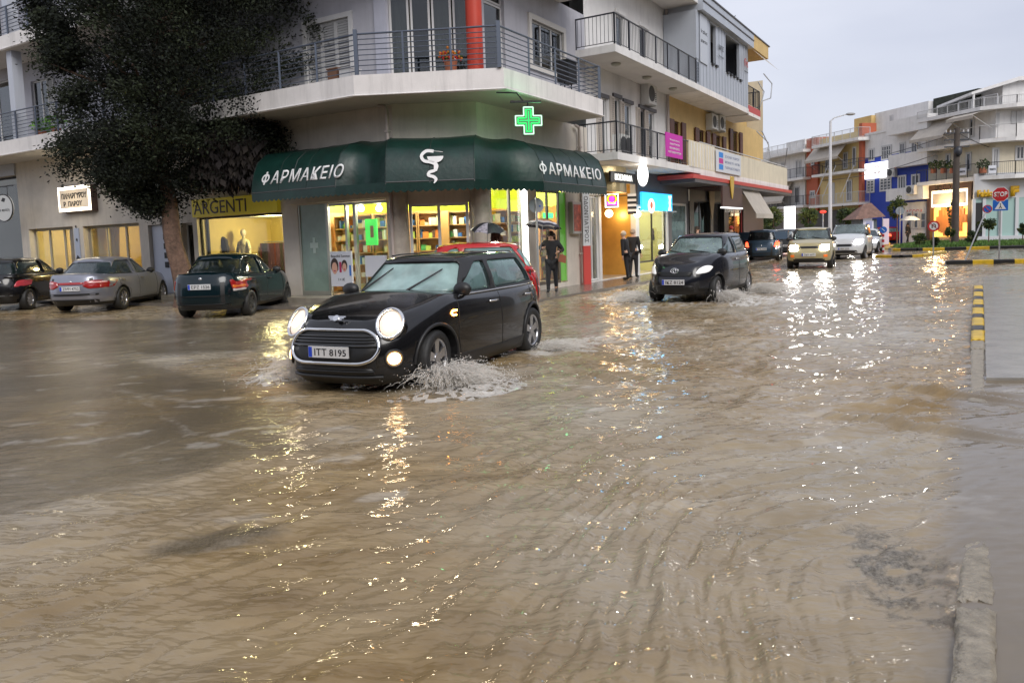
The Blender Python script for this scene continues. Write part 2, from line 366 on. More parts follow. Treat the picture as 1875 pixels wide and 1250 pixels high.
me.loops.add(Q.size); me.loops.foreach_set('vertex_index', Q.ravel()); me.polygons.add(len(Q)); me.polygons.foreach_set('loop_start', np.arange(0, Q.size, 4)); me.polygons.foreach_set('loop_total', np.full(len(Q), 4))
me.polygons.foreach_set('use_smooth', np.ones(len(Q), bool)); me.update(); me.validate()
xf, yf = X.ravel(), Y.ravel()
foam = np.zeros(len(xf))
fn = fbm(xf*11, yf*13, 91, 4, .6)
for c, r_, st in foam_spots(): d = np.hypot(xf-c.x, yf-c.y); foam = np.maximum(foam, st*np.exp(-(d/r_)**2*1.3)*sst(.36, .62, fn)*1.25)
for a, b, amp, wd in [((985, 640), (1260, 606), 0, .22), ((1040, 634), (1400, 590), 0, .10), ((1110, 548), (1180, 556), 0, .25), ((1390, 536), (1560, 500), 0, .3), ((480, 695), (530, 705), 0, .1), ((200, 712), (410, 745), 0, .05), ((350, 792), (540, 775), 0, .02), ((350, 792), (215, 835), 0, .018), ((350, 792), (455, 815), 0, .016), ((950, 835), (1050, 858), 0, .03), ((240, 715), (345, 790), 0, .02), ((430, 610), (560, 600), 0, .03)]:
    A = gp(*a); B = gp(*b); d, tt = seg_d(xf, yf, A, B); d = d+.12*(fbm(xf*4, yf*4, 93, 3)-.5); foam = np.maximum(foam, (.75 if wd in (.22, .25, .3) else .17)*np.exp(-(d/wd)**2)*sst(.36, .6, fn))
foam = np.maximum(foam, .22*sst(.66, .78, fbm(xf*2+yf, yf*4-xf, 95, 5, .6))*sst(3, 5, yf)*sst(20, 12, yf))
for nm, val in (('asphalt', np.maximum(asphalt_mask(xf, yf), swell_mask(xf, yf))), ('rock', rock_mask(xf, yf)), ('foam', np.clip(foam, 0, 1)), ('calm', right_calm(xf, yf))):
    at_ = me.attributes.new(nm, 'FLOAT', 'POINT'); at_.data.foreach_set('value', val.astype(np.float32))

def water_material():
    m = bpy.data.materials.new('muddy flood water'); m.use_nodes = True; t = m.node_tree; n = t.nodes; l = t.links; b = n['Principled BSDF']
    g = n.new('ShaderNodeNewGeometry')
    def noise(scale, stretch=(1, 1, 1), rot=0, det=5, rough=.55):
        mp = n.new('ShaderNodeMapping'); mp.inputs['Scale'].default_value = stretch; mp.inputs['Rotation'].default_value = (0, 0, rot); l.new(g.outputs['Position'], mp.inputs[0])
        q = n.new('ShaderNodeTexNoise'); q.inputs['Scale'].default_value = scale; q.inputs['Detail'].default_value = det; q.inputs['Roughness'].default_value = rough; l.new(mp.outputs[0], q.inputs[0]); return q.outputs['Fac']
    def attr(nm): a = n.new('ShaderNodeAttribute'); a.attribute_name = nm; return a.outputs['Fac']
    def ramp(f, c0, c1, p0=.3, p1=.7):
        r = n.new('ShaderNodeValToRGB'); r.color_ramp.elements[0].position = p0; r.color_ramp.elements[0].color = (*c0, 1); r.color_ramp.elements[1].position = p1; r.color_ramp.elements[1].color = (*c1, 1); l.new(f, r.inputs[0]); return r.outputs[0]
    def mixc(f, a, c):
        x = n.new('ShaderNodeMix'); x.data_type = 'RGBA'; l.new(f, x.inputs['Factor']); l.new(a, x.inputs['A']); l.new(c, x.inputs['B']); return x.outputs['Result']
    def rng(f, a, c, d, e):
        x = n.new('ShaderNodeMapRange'); l.new(f, x.inputs[0]); x.inputs[1].default_value = a; x.inputs[2].default_value = c; x.inputs[3].default_value = d; x.inputs[4].default_value = e; return x.outputs[0]
    mud = ramp(noise(2.2, (.45, 1.3, 1), R(-33), 7, .65), (.175, .112, .046), (.36, .262, .135), .30, .70)
    silt = ramp(noise(.22, (1, 1, 1), 0, 3, .5), (0, 0, 0), (1, 1, 1), .4, .62)
    grey = ramp(noise(1.4, (.6, 1.2, 1), R(-20), 6, .6), (.27, .225, .155), (.40, .355, .28), .3, .7)
    c = mixc(silt, mud, grey)
    asp = ramp(noise(60, (1, 1, 1), 0, 6, .7), (.055, .043, .027), (.19, .155, .105), .32, .7)
    c = mixc(attr('asphalt'), c, asp)
    rk = ramp(noise(38, (1, 1, 1), 0, 6, .75), (.11, .10, .085), (.46, .42, .36), .36, .64)
    c = mixc(attr('rock'), c, rk)
    gc = n.new('ShaderNodeRGB'); gc.outputs[0].default_value = (.17, .145, .115, 1); cf = n.new('ShaderNodeMath'); cf.operation = 'MULTIPLY'; cf.inputs[1].default_value = .75; l.new(attr('calm'), cf.inputs[0]); c = mixc(cf.outputs[0], c, gc.outputs[0])
    wh = n.new('ShaderNodeRGB'); wh.outputs[0].default_value = (.72, .70, .66, 1)
    c = mixc(attr('foam'), c, wh.outputs[0]); l.new(c, b.inputs['Base Color'])
    ro = n.new('ShaderNodeMath'); ro.operation = 'ADD'; ro.use_clamp = True; l.new(rng(attr('foam'), 0, 1, .045, .5), ro.inputs[0]); l.new(rng(attr('asphalt'), 0, 1, 0, .10), ro.inputs[1]); l.new(ro.outputs[0], b.inputs['Roughness'])
    b.inputs['IOR'].default_value = 1.36
    # ripples
    calm = n.new('ShaderNodeMath'); calm.operation = 'MAXIMUM'; l.new(attr('calm'), calm.inputs[0]); l.new(attr('asphalt'), calm.inputs[1])
    last = None
    for f, dist, st in ((noise(9, (.40, 1.5, 1), R(-33), 2.5, .5), .030, 1), (noise(24, (.6, 1.3, 1), R(-42), 2, .5), .0035, 1)):
        q = n.new('ShaderNodeBump'); q.inputs['Distance'].default_value = dist; l.new(f, q.inputs['Height']); l.new(rng(calm.outputs[0], 0, 1, st, .12*st), q.inputs['Strength'])
        if last is not None: l.new(last, q.inputs['Normal'])
        last = q.outputs[0]
    for f, dist, at_n in ((noise(75, (1, 1, 1), 0, 4, .7), .0035, 'asphalt'), (noise(42, (1, 1, 1), 0, 5, .75), .045, 'rock')):
        q = n.new('ShaderNodeBump'); q.inputs['Distance'].default_value = dist; l.new(f, q.inputs['Height']); l.new(rng(attr(at_n), 0, 1, 0, 1), q.inputs['Strength']); l.new(last, q.inputs['Normal']); last = q.outputs[0]
    l.new(last, b.inputs['Normal']); return m
me.materials.append(water_material())
o = bpy.data.objects.new('flood_water', me); COL.objects.link(o); o['kind'] = 'structure'
mb = MB(); S = 900; mb.quad((-S, -S, -.06), (S, -S, -.06), (S, S, -.06), (-S, S, -.06)); mb.build('road', mat('wet asphalt', (.06, .055, .05), .12, vary=.3, bump=.4, bscale=60), None, 'structure')

# facade frames
LF = frame(-2.77, 19.0, -31.6); RF = frame(-.71, 18.95, 58.4); MF = frame(-2.77, 19.0, math.degrees(atan2(-.05, 2.06))); FF = frame(37, 63, -75.7)
LW = lambda p: LF @ Vector(p); RW = lambda p: RF @ Vector(p)
# pavements
mpav = mat('wet paving', (.16, .14, .12), .18, vary=.25, vscale=3, bump=.3, bscale=30)
p = [LW((-34, -1.9, 0)), LW((.0, -1.9, 0))+Vector((.55, -.15, 0)), RW((0, -1.5, 0))+Vector((.0, -.1, 0)), RW((32, -1.5, 0)), RW((32, .4, 0)), RW((0, .4, 0)), LW((0, .4, 0)), LW((-34, .4, 0))]
mb = MB(); mb.prism([(q.x, q.y) for q in p], -.05, .075); mb.build('pavement', mpav, None, 'structure')
mb = MB(LF); mb.box(-34, -.1, -.75, .3, .0, .2); mb.build('shopfront_step', mat('pale step', (.30, .27, .22), .3, vary=.2, stain=.3), None, 'structure')

# kerbs
mY = mat('kerb yellow', (.62, .40, .02), .4, vary=.25, vscale=5); mK = mat('kerb black', (.015, .015, .015), .4, vary=.2); mC = mat('kerb concrete', (.30, .26, .20), .45, vary=.35, vscale=14, bump=.8, bscale=50)
def kerb(pts, cuts, cols, wd=.22, z1=.14, name='kerb', endz=None):
    """painted kerb along plan points; cuts = lengths along it where the colour changes"""
    P = [Vector((q.x, q.y, 0)) for q in pts]; Ls = [0]
    for a, b in zip(P[:-1], P[1:]): Ls.append(Ls[-1]+(b-a).length)
    def pos(s):
        for i in range(len(P)-1):
            if s <= Ls[i+1] or i == len(P)-2: t = (s-Ls[i])/(Ls[i+1]-Ls[i]); return P[i].lerp(P[i+1], t), (P[i+1]-P[i]).normalized()
    mb = MB(); cu = [0]+[c for c in cuts if c < Ls[-1]]+[Ls[-1]]
    for k in range(len(cu)-1):
        ss = [cu[k]]+[x for x in Ls if cu[k] < x < cu[k+1]]+[cu[k+1]]
        for a, b in zip(ss[:-1], ss[1:]):
            A, d = pos(a+1e-5); B, e = pos(b-1e-5); n1 = Vector((-d.y, d.x, 0))*wd/2; n2 = Vector((-e.y, e.x, 0))*wd/2; Z = Vector((0, 0, z1)); z0 = Vector((0, 0, -.05)); bv = .03; bz = Vector((0, 0, z1-bv))
            r1 = [A-n1+z0, A-n1+bz, A-n1*.75+Z, A+n1*.75+Z, A+n1+bz, A+n1+z0]; r2 = [B-n2+z0, B-n2+bz, B-n2*.75+Z, B+n2*.75+Z, B+n2+bz, B+n2+z0]
            mb.add(r1+r2, [(i, i+1, i+7, i+6) for i in range(5)]+[(0, 1, 2, 3, 4, 5), (11, 10, 9, 8, 7, 6)], cols[k % len(cols)])
    return mb.build(name, [mY, mK, mC], None, 'structure')
A, B = gp(1731, 484), gp(1885, 481)
kerb([A, B], [(gp(x, 483)-A).length for x in (1779, 1820, 1861)], [1, 0, 1, 0], .28, .15)
pts = [gp(1607, 471), gp(1650, 471.5), gp(1685, 470), gp(1728, 463.5)]; kerb(pts, [.95, 1.9, 3.0], [0, 1, 0, 0], .3, .12)
pts = [gp(1648, 451), gp(1628, 453.5), gp(1622, 456.5), gp(1640, 459.5), gp(1680, 459.2), gp(1760, 457), gp(1905, 453.5)]
kerb(pts, [1.2*k+1.4*(k > 6) for k in range(1, 14)], [0, 1], .3, .16)
pts = [gp(1596, 447), gp(1612, 448), gp(1626, 447)]; kerb(pts, [.9, 1.9], [0, 1, 0], .35, .16)
# the island behind that kerb: earth and grass
p = [gp(1652, 451), gp(1634, 453.5), gp(1640, 457.5), gp(1700, 457.5), gp(1900, 452), gp(1960, 441), gp(1700, 443.5)]
mb = MB(); mb.prism([(q.x, q.y) for q in p], -.05, .13); mb.build('island_ground', mat('island soil', (.05, .045, .02), .8, vary=.3), None, 'structure')
def in_poly(x, y, P):
    c = False
    for i in range(len(P)):
        a, b = P[i], P[i-1]
        if (a.y > y) != (b.y > y) and x < (b.x-a.x)*(y-a.y)/(b.y-a.y)+a.x: c = not c
    return c
mb = MB(); xs_ = [q.x for q in p]; ys_ = [q.y for q in p]; k = 0
while k < 14000:
    x = rnd.uniform(min(xs_), max(xs_)); y = rnd.uniform(min(ys_), max(ys_))
    if in_poly(x, y, p):
        a = rnd.uniform(0, 6.3); h = rnd.uniform(.08, .2); q = .05; mb.add([(x-q*cos(a), y-q*sin(a), .12), (x+q*cos(a), y+q*sin(a), .12), (x+rnd.uniform(-.05, .05), y+rnd.uniform(-.05, .05), .12+h)], [(0, 1, 2)], rnd.randrange(2))
    k += 1
tag(mb.build('grass', [mat('grass a', (.06, .14, .02), .7), mat('grass b', (.10, .19, .03), .7)]), 'short green grass covering the traffic island behind the painted kerb', 'grass', kind='stuff')
# kerb stones on the near right
def line(px, y): return gp(px, y)
e = [(1742, 1250, 1826, 1250), (1745, 1110, 1816, 1110)]
mb = MB(); rr = random.Random(3)
def kstone(yA, yB, z1, m, tilt=0.):
    def ed(y, side):
        xl = 1742+(1784-1742)*(1250-y)/730; xr = 1826-(1826-1799)*(1250-y)/730; q = gp(xl if side == 0 else xr, y, z1); return (q.x, q.y)
    a0, a1, b1, b0 = [Vector((*q, 0)) for q in (ed(yA, 0), ed(yA, 1), ed(yB, 1), ed(yB, 0))]; nu, nv = 9, max(3, int((b0-a0).length/.05)); Vv = []
    for j in range(nv+1):
        for i in range(nu+1):
            u_, v_ = i/nu, j/nv; q = a0.lerp(a1, u_).lerp(b0.lerp(b1, u_), v_); e = min(u_, 1-u_)*nu; f = min(v_, 1-v_)*nv; ed_ = min(e, f*1.5); q.z = z1+tilt*v_-(.020 if ed_ < .5 else .004 if ed_ < 1.5 else 0)*rr.uniform(.4, 1.3)+rr.uniform(-.0015, .0015)
            if e < .5: q.x += rr.uniform(-.006, .006)
            if f < .5: q.y += rr.uniform(-.02, .02)
            if rr.random() < .03 and ed_ < 1.5: q.z -= .02
            Vv.append(q)
    mb.add(Vv, [(j*(nu+1)+i, j*(nu+1)+i+1, (j+1)*(nu+1)+i+1, (j+1)*(nu+1)+i) for j in range(nv) for i in range(nu)], m, True)
    rim = [i for i in range(nu+1)]+[j*(nu+1)+nu for j in range(1, nv+1)]+[nv*(nu+1)+i for i in range(nu-1, -1, -1)]+[j*(nu+1) for j in range(nv-1, 0, -1)]; P = [Vv[i] for i in rim]; k_ = len(P)
    mb.add(P+[Vector((q.x, q.y, -.05)) for q in P], [(i, i+k_, (i+1) % k_+k_, (i+1) % k_) for i in range(k_)], m)
kstone(1500, 1106, .030, 2); kstone(1096, 950, .016, 2, -.024); kstone(760, 640, -.010, 2, .024); kstone(636, 622, .035, 2)
_s = [gp(1799+1, 505, .03), gp(1806, 690, .03), gp(2150, 690, .03), gp(1960, 505, .03)]; _p = MB(); _p.prism([(q.x, q.y) for q in _s], -.05, .022); _p.build('pavement', mat('wet grey paving', (.30, .28, .25), .16, vary=.25, vscale=2.5, bump=.25, bscale=25), None, 'structure')
b_ = [619, 603, 594, 580, 573, 562, 556, 547, 541, 533, 528, 522]
for k in range(len(b_)-1): kstone(b_[k], b_[k+1], .055, 0 if k % 2 == 0 else 1)
mb.build('kerb', [mY, mK, mC], None, 'structure')
# ------------------------------------------------------------------ the corner building with the pharmacy
mBeige = mat('render beige', (.60, .55, .48), .7, vary=.10, stain=.25, bump=.25, bscale=40)
mLav = mat('render lavender grey', (.44, .44, .485), .7, vary=.08, stain=.2, bump=.2, bscale=40)
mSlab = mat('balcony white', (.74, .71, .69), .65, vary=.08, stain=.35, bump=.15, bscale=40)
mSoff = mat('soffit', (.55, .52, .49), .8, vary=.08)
mFrame = mat('white frame', (.62, .62, .62), .4, vary=.05)
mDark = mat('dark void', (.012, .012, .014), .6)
mRail = mat('railing blue grey', (.10, .12, .16), .4, metal=.3)
mShut = mat('shutter white', (.50, .50, .50), .5, stain=.15)
mRed = mat('column red', (.50, .045, .02), .5, vary=.1)
gWin = glass_mat('window glass', (.55, .6, .62), 0, refl=1.3)
gShop = glass_mat('shop glass', (.93, .95, .93), 0, refl=.8)
mCurt = mat('curtain', (.32, .28, .22), .8, vary=.15)
gFrost = mat('frosted glass', (.24, .33, .28), .25, vary=.15, vscale=2)
xl = lambda px, py=450, y=0: at(LF, px, py, y)[0]
xr = lambda px, py=440, y=0: at(RF, px, py, y)[0]
xm = lambda px, py=440, y=0: at(MF, px, py, y)[0]
WX = MF.inverted() @ Vector((-.71, 18.95, 0)); MWD = WX.x
CB = thing('corner_building', 'grey and beige corner apartment building with pharmacy on ground floor and white balcony slab', 'building', (-2.77, 19.0, 0))
X0 = -34.; XE = at(RF, 1076, 300, 0)[0]; XS = at(RF, 1104, 200, -1.3)[0]
Z1, Z1T, Z2, Z2T, ZT = 4.9, 5.38, 8.3, 8.75, 12.
# ground floor left
holes = []
def H(px0, px1, py0, base=.2, T=LF): r = rect(T, px0, px1, py0, py0+20); holes.append((r[0], r[1], base, r[3])); return holes[-1]
hA = H(53, 134, 417, .9); hB = H(152, 255, 411, .9); hD = H(271, 316, 411, .2); hD2 = H(331, 353, 408, .2); hArg = H(360, 517, 394, .2)
hFar = (X0+1, xl(41), .2, at(LF, 20, 322)[1])
hFrost = (xl(548), xl(599), .32, 2.62); hDoor = (xl(601), xl(650), .2, 2.62); hShelf = (xl(650), xl(711), .2, 2.62)
mb = MB(LF); wall_open(mb, X0, 0, .0, Z1, 0, holes+[hFar, (hFrost[0], hShelf[1], .2, 2.62)], .3)
mb.build('wall', mBeige, CB)
mb = MB(LF); mb.box(hFar[0], hFar[1], -.06, .0, hFar[3], hFar[3]+.42); mb.build('fascia', mat('fascia pale', (.45, .47, .52), .5), CB)
# ground floor chamfer and right
hM = (xm(748), xm(861), .2, at(MF, 800, 372)[1]); mb = MB(MF); wall_open(mb, 0, MWD, 0, Z1, 0, [hM], .12); mb.build('wall', mBeige, CB)
hR1 = (xr(902), xr(966), .2, 2.95); hR2 = (xr(984), xr(1038), .2, 2.9)
mb = MB(RF); wall_open(mb, 0, XE, 0, Z1, 0, [hR1, hR2], .15); mb.build('wall', mBeige, CB)
# upper walls
for T, a, b, hs in ((LF, X0, 0, [(xl(563, 90), xl(642, 90), 5.4, at(LF, 600, 40)[1]), (xl(-40, 130), xl(18, 130), 5.4, 7.9), (xl(60, 200), xl(90, 200), 5.4, 7.6)]), (MF, 0, MWD, [(.02, MWD-.02, 5.4, 8.15)]), (RF, 0, XE, [(xr(888, 80), xr(925, 80), 5.4, 8.15), (*[at(RF, q, 90)[0] for q in (972, 1030)], 6.25, at(RF, 1000, 48)[1])])):
    mb = MB(T); wall_open(mb, a, b, Z1T, Z2, 0, hs, .12 if T is not MF else .25); mb.build('wall', mLav, CB)
    mb = MB(T); wall_open(mb, a, b, Z2T, ZT, 0, [(a+k*3.4+1, a+k*3.4+2.4, Z2T+.02, Z2T+2.3) for k in range(int((b-a)/3.4))], .12); mb.build('wall', mLav, CB)
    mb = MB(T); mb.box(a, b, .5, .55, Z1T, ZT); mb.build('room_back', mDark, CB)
mb = MB(LF); mb.box(xl(690, 80), 0, -.06, .0, Z1T, Z2); mb.build('pilaster', mat('pilaster pale', (.47, .48, .56), .7, vary=.08, stain=.15), CB)
# window dressings upstairs
a, b, c, d = xl(563, 90), xl(642, 90), 5.4, at(LF, 600, 40)[1]
mb = MB(LF); mb.box(a-.12, a, -.05, .04, c, d+.12); mb.box(b, b+.12, -.05, .04, c, d+.12); mb.box(a, b, -.05, .04, d, d+.12); mb.build('window_surround', mFrame, CB)
shutter(LF, CB, a, b, c, d, .05, mShut, 3, .07)
window(LF, CB, xl(-40, 130), xl(18, 130), 5.4, 7.9, .08, mFrame, gWin, 2)
window(LF, CB, xl(60, 200), xl(90, 200), 5.4, 7.6, .08, mFrame, gWin, 2)
shutter(LF, CB, xl(92, 200), xl(104, 200), 5.4, 7.6, -.03, mShut, 1, .07)
k = MWD/4
for j in range(4): window(MF, CB, .02+j*k, .02+(j+1)*k-.04, 5.4, 7.45, .12, mFrame, gWin, 1, .05, curtain=mCurt if j in (0, 2, 3) else None)
for j in range(2): window(MF, CB, .02+j*2*k, .02+(j+1)*2*k-.04, 7.47, 8.14, .12, mFrame, gWin, 1, .05, curtain=mCurt)
window(RF, CB, xr(888, 80), xr(925, 80), 5.4, 7.45, .1, mFrame, gWin, 1); window(RF, CB, xr(888, 80), xr(925, 80), 7.47, 8.14, .1, mFrame, gWin, 1)
a, b = [at(RF, q, 90)[0] for q in (972, 1030)]; d = at(RF, 1000, 48)[1]
mb = MB(RF); e = .14; mb.box(a-e, a, -.06, .03, 6.25-e, d+e); mb.box(b, b+e, -.06, .03, 6.25-e, d+e); mb.box(a, b, -.06, .03, d, d+e); mb.box(a, b, -.06, .03, 6.25-e, 6.25); mb.build('window_surround', mat('surround cream', (.58, .56, .53), .6), CB)
window(RF, CB, a, b, 6.25, d, .04, mFrame, gWin, 3)
# slabs
def plan(o, x0=X0, x1=None): 
    L_ = LW((x0, -o, 0)); l2 = LF.inverted() @ Vector((-3.45, 17.9, 0)); x1 = XS if x1 is None else x1
    q = [L_, LW((l2.x+(1.3-o)*.55, -o, 0)), RW((-.55*(1.3-o)+(RF.inverted() @ Vector((0, 17.6, 0))).x*1, -o, 0)), RW((x1, -o, 0)), RW((x1, .3, 0)), RW((0, .3, 0)), LW((0, .3, 0)), LW((x0, .3, 0))]
    return [(v.x, v.y) for v in q]
for (za, zb) in ((Z1, Z1T), (Z2, Z2T), (ZT, ZT+.4)):
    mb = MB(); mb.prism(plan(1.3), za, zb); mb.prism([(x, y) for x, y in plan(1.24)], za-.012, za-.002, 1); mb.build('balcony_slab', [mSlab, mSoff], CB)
    mb = MB(); P_ = plan(1.33); n = 4
    for i in range(3):
        A = Vector((*P_[i], za)); B = Vector((*P_[i+1], za)); mb.tube([A+Vector((0, 0, .02)), B+Vector((0, 0, .02))], .018, 6)
    mb.build('drip_edge', mSlab, CB)
PL = plan(1.22)
for z in (Z1T, Z2T):
    nb = 7
    for i, (pa, pb) in enumerate(zip(PL[:3], PL[1:4])):
        railing(Matrix.Identity(4), CB, [pa, pb], z, .92, mRail, 'h', post=1.25, nb=nb)
    e = RW((XS-.08, -1.22, 0)), RW((XS-.08, 0, 0)); railing(Matrix.Identity(4), CB, [(e[0].x, e[0].y), (e[1].x, e[1].y)], z, .92, mRail, 'h', nb=nb)
    for q in (PL[1], PL[2]): mb = MB(); mb.box(q[0]-.045, q[0]+.045, q[1]-.045, q[1]+.045, z, z+1.02); mb.build('corner_post', mRail, CB)
# columns
c = dep(870, 100, 18.25); mb = MB(); mb.cyl(c.x, c.y, Z1T, Z2, .19, 24); mb.build('red_column', mRed, CB)
for px in (32, ): 
    x = at(LF, px, 180, -1.0)[0]
    for z in (Z1T, Z2T): mb = MB(LF); mb.box(x-.16, x+.16, -1.16, -.84, z, z+2.92 if z < 6 else ZT); mb.build('column', mat('column white', (.5, .53, .6), .6, stain=.15), CB)
for (T, x) in ((MF, xm(882)), (MF, xm(733))):
    q = T @ Vector((x, -.0, 0)); mb = MB(); mb.cyl(q.x, q.y, 0, 3.25, .235, 24); mb.build('round_column', mat('column stone', (.40, .355, .30), .6, vary=.2, vscale=4, stain=.2, bump=.3), CB)
for T, a, b in ((LF, -3.7, -.02), (MF, .02, MWD-.02), (RF, .02, XE)):       # projecting beam above the shop windows
    mb = MB(T); mb.box(a, b, -.16, 0, 3.0 if T is not LF else 2.66, 3.32); mb.build('beam', mBeige, CB)
# downpipes
mPipe = mat('pipe grey', (.42, .36, .33), .5, stain=.3)
for T, px, y0, z0, z1 in ((LF, 710, -.22, .1, 4.85), (RF, 1061, -.12, .1, 4.85)):
    x = at(T, px, 250, y0)[0]; mb = MB(T); mb.tube([(x-.25, y0, z1), (x-.05, y0, z1-.03), (x, y0, z1-.12), (x, y0, z0)], .045, 8)
    for z in (1.0, 2.2, 4.2): mb.box(x-.06, x+.06, y0-.055, y0+.06, z, z+.05)
    mb.build('downpipe', mPipe, CB)
# shop windows of the pharmacy
mb = MB(LF); mb.box(hFrost[0], hFrost[1], .05, .08, hFrost[2], hFrost[3]); x = (hFrost[0]+hFrost[1])/2; fr = mb.build('frosted_panel', gFrost, CB)
mb = MB(LF); mF2 = mat('aluminium pale', (.42, .42, .37), .35, metal=.4)
for (a, b, z0, z1) in ((hFrost[0]-.0, hFrost[1]+.03, .2, .32), (hFrost[1]-.03, hFrost[1]+.06, .32, 2.62), (hFrost[0], hFrost[0]+.05, .32, 2.62), (xl(632), xl(636), .2, 2.56), (hShelf[0]-.05, hShelf[0]+.05, .2, 2.6), (hDoor[0]+.06, hShelf[1], 2.54, 2.61)): mb.box(a, b, .02, .10, z0, z1)
mb.build('shopfront_frame', mF2, CB)
mb = MB(LF)
for z0, z1, hw in ((1.42, 1.56, .15), (1.28, 1.42, .045), (1.56, 1.70, .045)): mb.box(x-hw, x+hw, .04, .049, z0+.05, z1+.05)
mb.build('cross_decal', mat('decal white', (.5, .6, .55), .6), fr)
mb = MB(LF); mb.box(hShelf[0]+.05, hShelf[1], .05, .06, .2, 2.54); mb.build('shop_pane', gShop, CB)
window(MF, CB, hM[0]+.04, hM[1]-.02, .2, hM[3], .02, mFrame, gShop, 2, .07, tr=0)
window(RF, CB, hR1[0], xr(938), .2, 2.95, .05, mF2, gShop, 1, .05)
window(RF, CB, xr(938), hR1[1]-.18, .2, 2.95, .05, mF2, gShop, 1, .04)
mb = MB(RF); mb.box(hR1[1]-.17, hR1[1]-.0, -.03, .05, .25, 2.92); mb.build('light_strip', mat('strip light', (1, .98, .95), .5, emit=3.2), CB)
mTimber = mat('dark timber frame', (.10, .08, .06), .5)
window(RF, CB, hR2[0], hR2[1]-.35, .2, 2.9, .05, mTimber, gShop, 2, .09)
mb = MB(RF); mb.box(hR2[1]-.35, hR2[1], .04, .1, .25, 2.85); mb.build('green_panel', mat('panel green', (.10, .36, .03), .4, emit=.15), CB)
# interiors
mWood = mat('shelf orange', (.52, .29, .10), .5, vary=.15); mLime = mat('wall lime', (.50, .62, .03), .7); mFloorI = mat('shop floor', (.35, .30, .24), .3); mCeilW = mat('ceiling white', (.6, .6, .55), .8)
q = [LW((-3.60, .13, 0)), LW((-3.60, 3.2, 0)), Vector((-2.30, 22.48, 0)), RW((XE-.2, 3.2, 0)), RW((XE-.2, .18, 0)), RW((.05, .18, 0)), LW((-.05, .13, 0))]
Pq = [(v.x, v.y) for v in q]
mb = MB()
mb.poly([(x, y, .2) for x, y in Pq], 2); mb.poly([(x, y, 3.15) for x, y in Pq[::-1]], 3)
for i in range(4):
    (xa, ya), (xb, yb) = Pq[i], Pq[i+1]; mb.quad((xa, ya, .2), (xb, yb, .2), (xb, yb, 2.45), (xa, ya, 2.45), 1); mb.quad((xa, ya, 2.45), (xb, yb, 2.45), (xb, yb, 3.15), (xa, ya, 3.15), 0)
mb.build('shop_interior', [mLime, mWood, mFloorI, mCeilW], CB)
for k, (T, x, y, pw) in enumerate(((LF, -2.9, 1.6, 55), (LF, -1.8, 1.5, 70), (RF, .6, 1.6, 80), (RF, 3.0, 1.5, 70), (RF, 5.0, 1.5, 50))): 
    p = T @ Vector((x, y, 2.95)); lamp_light(p, pw*1.7, (1, .95, .80), .15)
    m_ = MB(); m_.cyl(p.x, p.y, 3.05, 3.13, .16, 14); m_.build('ceiling_lamp', mat('lamp glow', (1, .95, .85), .5, emit=9), CB)
# shelves full of medicine boxes, standing in the shop
boxc = [mat('box '+n_, c_, .5) for n_, c_ in (('white', (.75, .75, .70)), ('cream', (.7, .62, .35)), ('orange', (.7, .22, .04)), ('green', (.08, .40, .12)), ('blue', (.06, .18, .45)), ('dark', (.10, .05, .03)), ('lime', (.45, .6, .1)))]
bxs = MB()
def shelf_unit(T, x0, x1, y, label, nz=6, zt=2.35, dp=.3):
    o = thing('shelf_unit', label, 'shelf', T @ Vector(((x0+x1)/2, y, .2)), 0, 'pharmacy shelf units')
    m_ = MB(T); m_.box(x0, x0+.03, y-dp, y, .2, zt); m_.box(x1-.03, x1, y-dp, y, .2, zt); m_.box(x0+.03, x1-.03, y-.02, y, .2, zt); m_.build('side_panel', mWood, o)
    for k in range(nz+1):
        z = .25+(zt-.3)*k/nz; m_ = MB(T); m_.box(x0+.03, x1-.03, y-dp, y-.02, z, z+.025); m_.build('shelf_board', mWood, o)
        if k < nz:
            x = x0+.05
            while x < x1-.12:
                wq = rnd.uniform(.05, .17); hq = rnd.uniform(.07, (zt-.3)/nz-.08); 
                if rnd.random() < .85: bxs.T = T; bxs.box(x, x+wq, y-dp+.03+rnd.uniform(0, .08), y-.05, z+.027, z+.027+hq, rnd.choice([0, 0, 0, 0, 1, 1, 1, 2, 3, 4, 5, 6, 6]))
                x += wq+.008
    return o
shelf_unit(LF, -3.4, -1.97, 1.6, 'left shelf unit of orange wood seen through the shop pane beside the frosted panel')
shelf_unit(LF, -1.9, -.9, 1.6, 'right shelf unit of orange wood seen through the shop pane beside the green notice')
ic = MF
shelf_unit(MF, -.62, .22, 2.2, 'leftmost of the four shelf units seen through the chamfer window'); shelf_unit(MF, .24, 1.06, 2.2, 'second shelf unit from the left seen through the chamfer window'); shelf_unit(MF, 1.08, 1.90, 2.2, 'third shelf unit from the left seen through the chamfer window'); shelf_unit(MF, 1.92, 2.7, 2.2, 'rightmost of the four shelf units seen through the chamfer window')
shelf_unit(RF, 1.0, 2.6, 2.0, 'orange shelf unit behind the black umbrella'); shelf_unit(RF, 3.1, 4.4, 1.4, 'bright orange shelf unit beside the white light strip', 7); shelf_unit(RF, 5.3, 6.8, 1.6, 'shelf unit behind the dark framed window of the pharmacy')
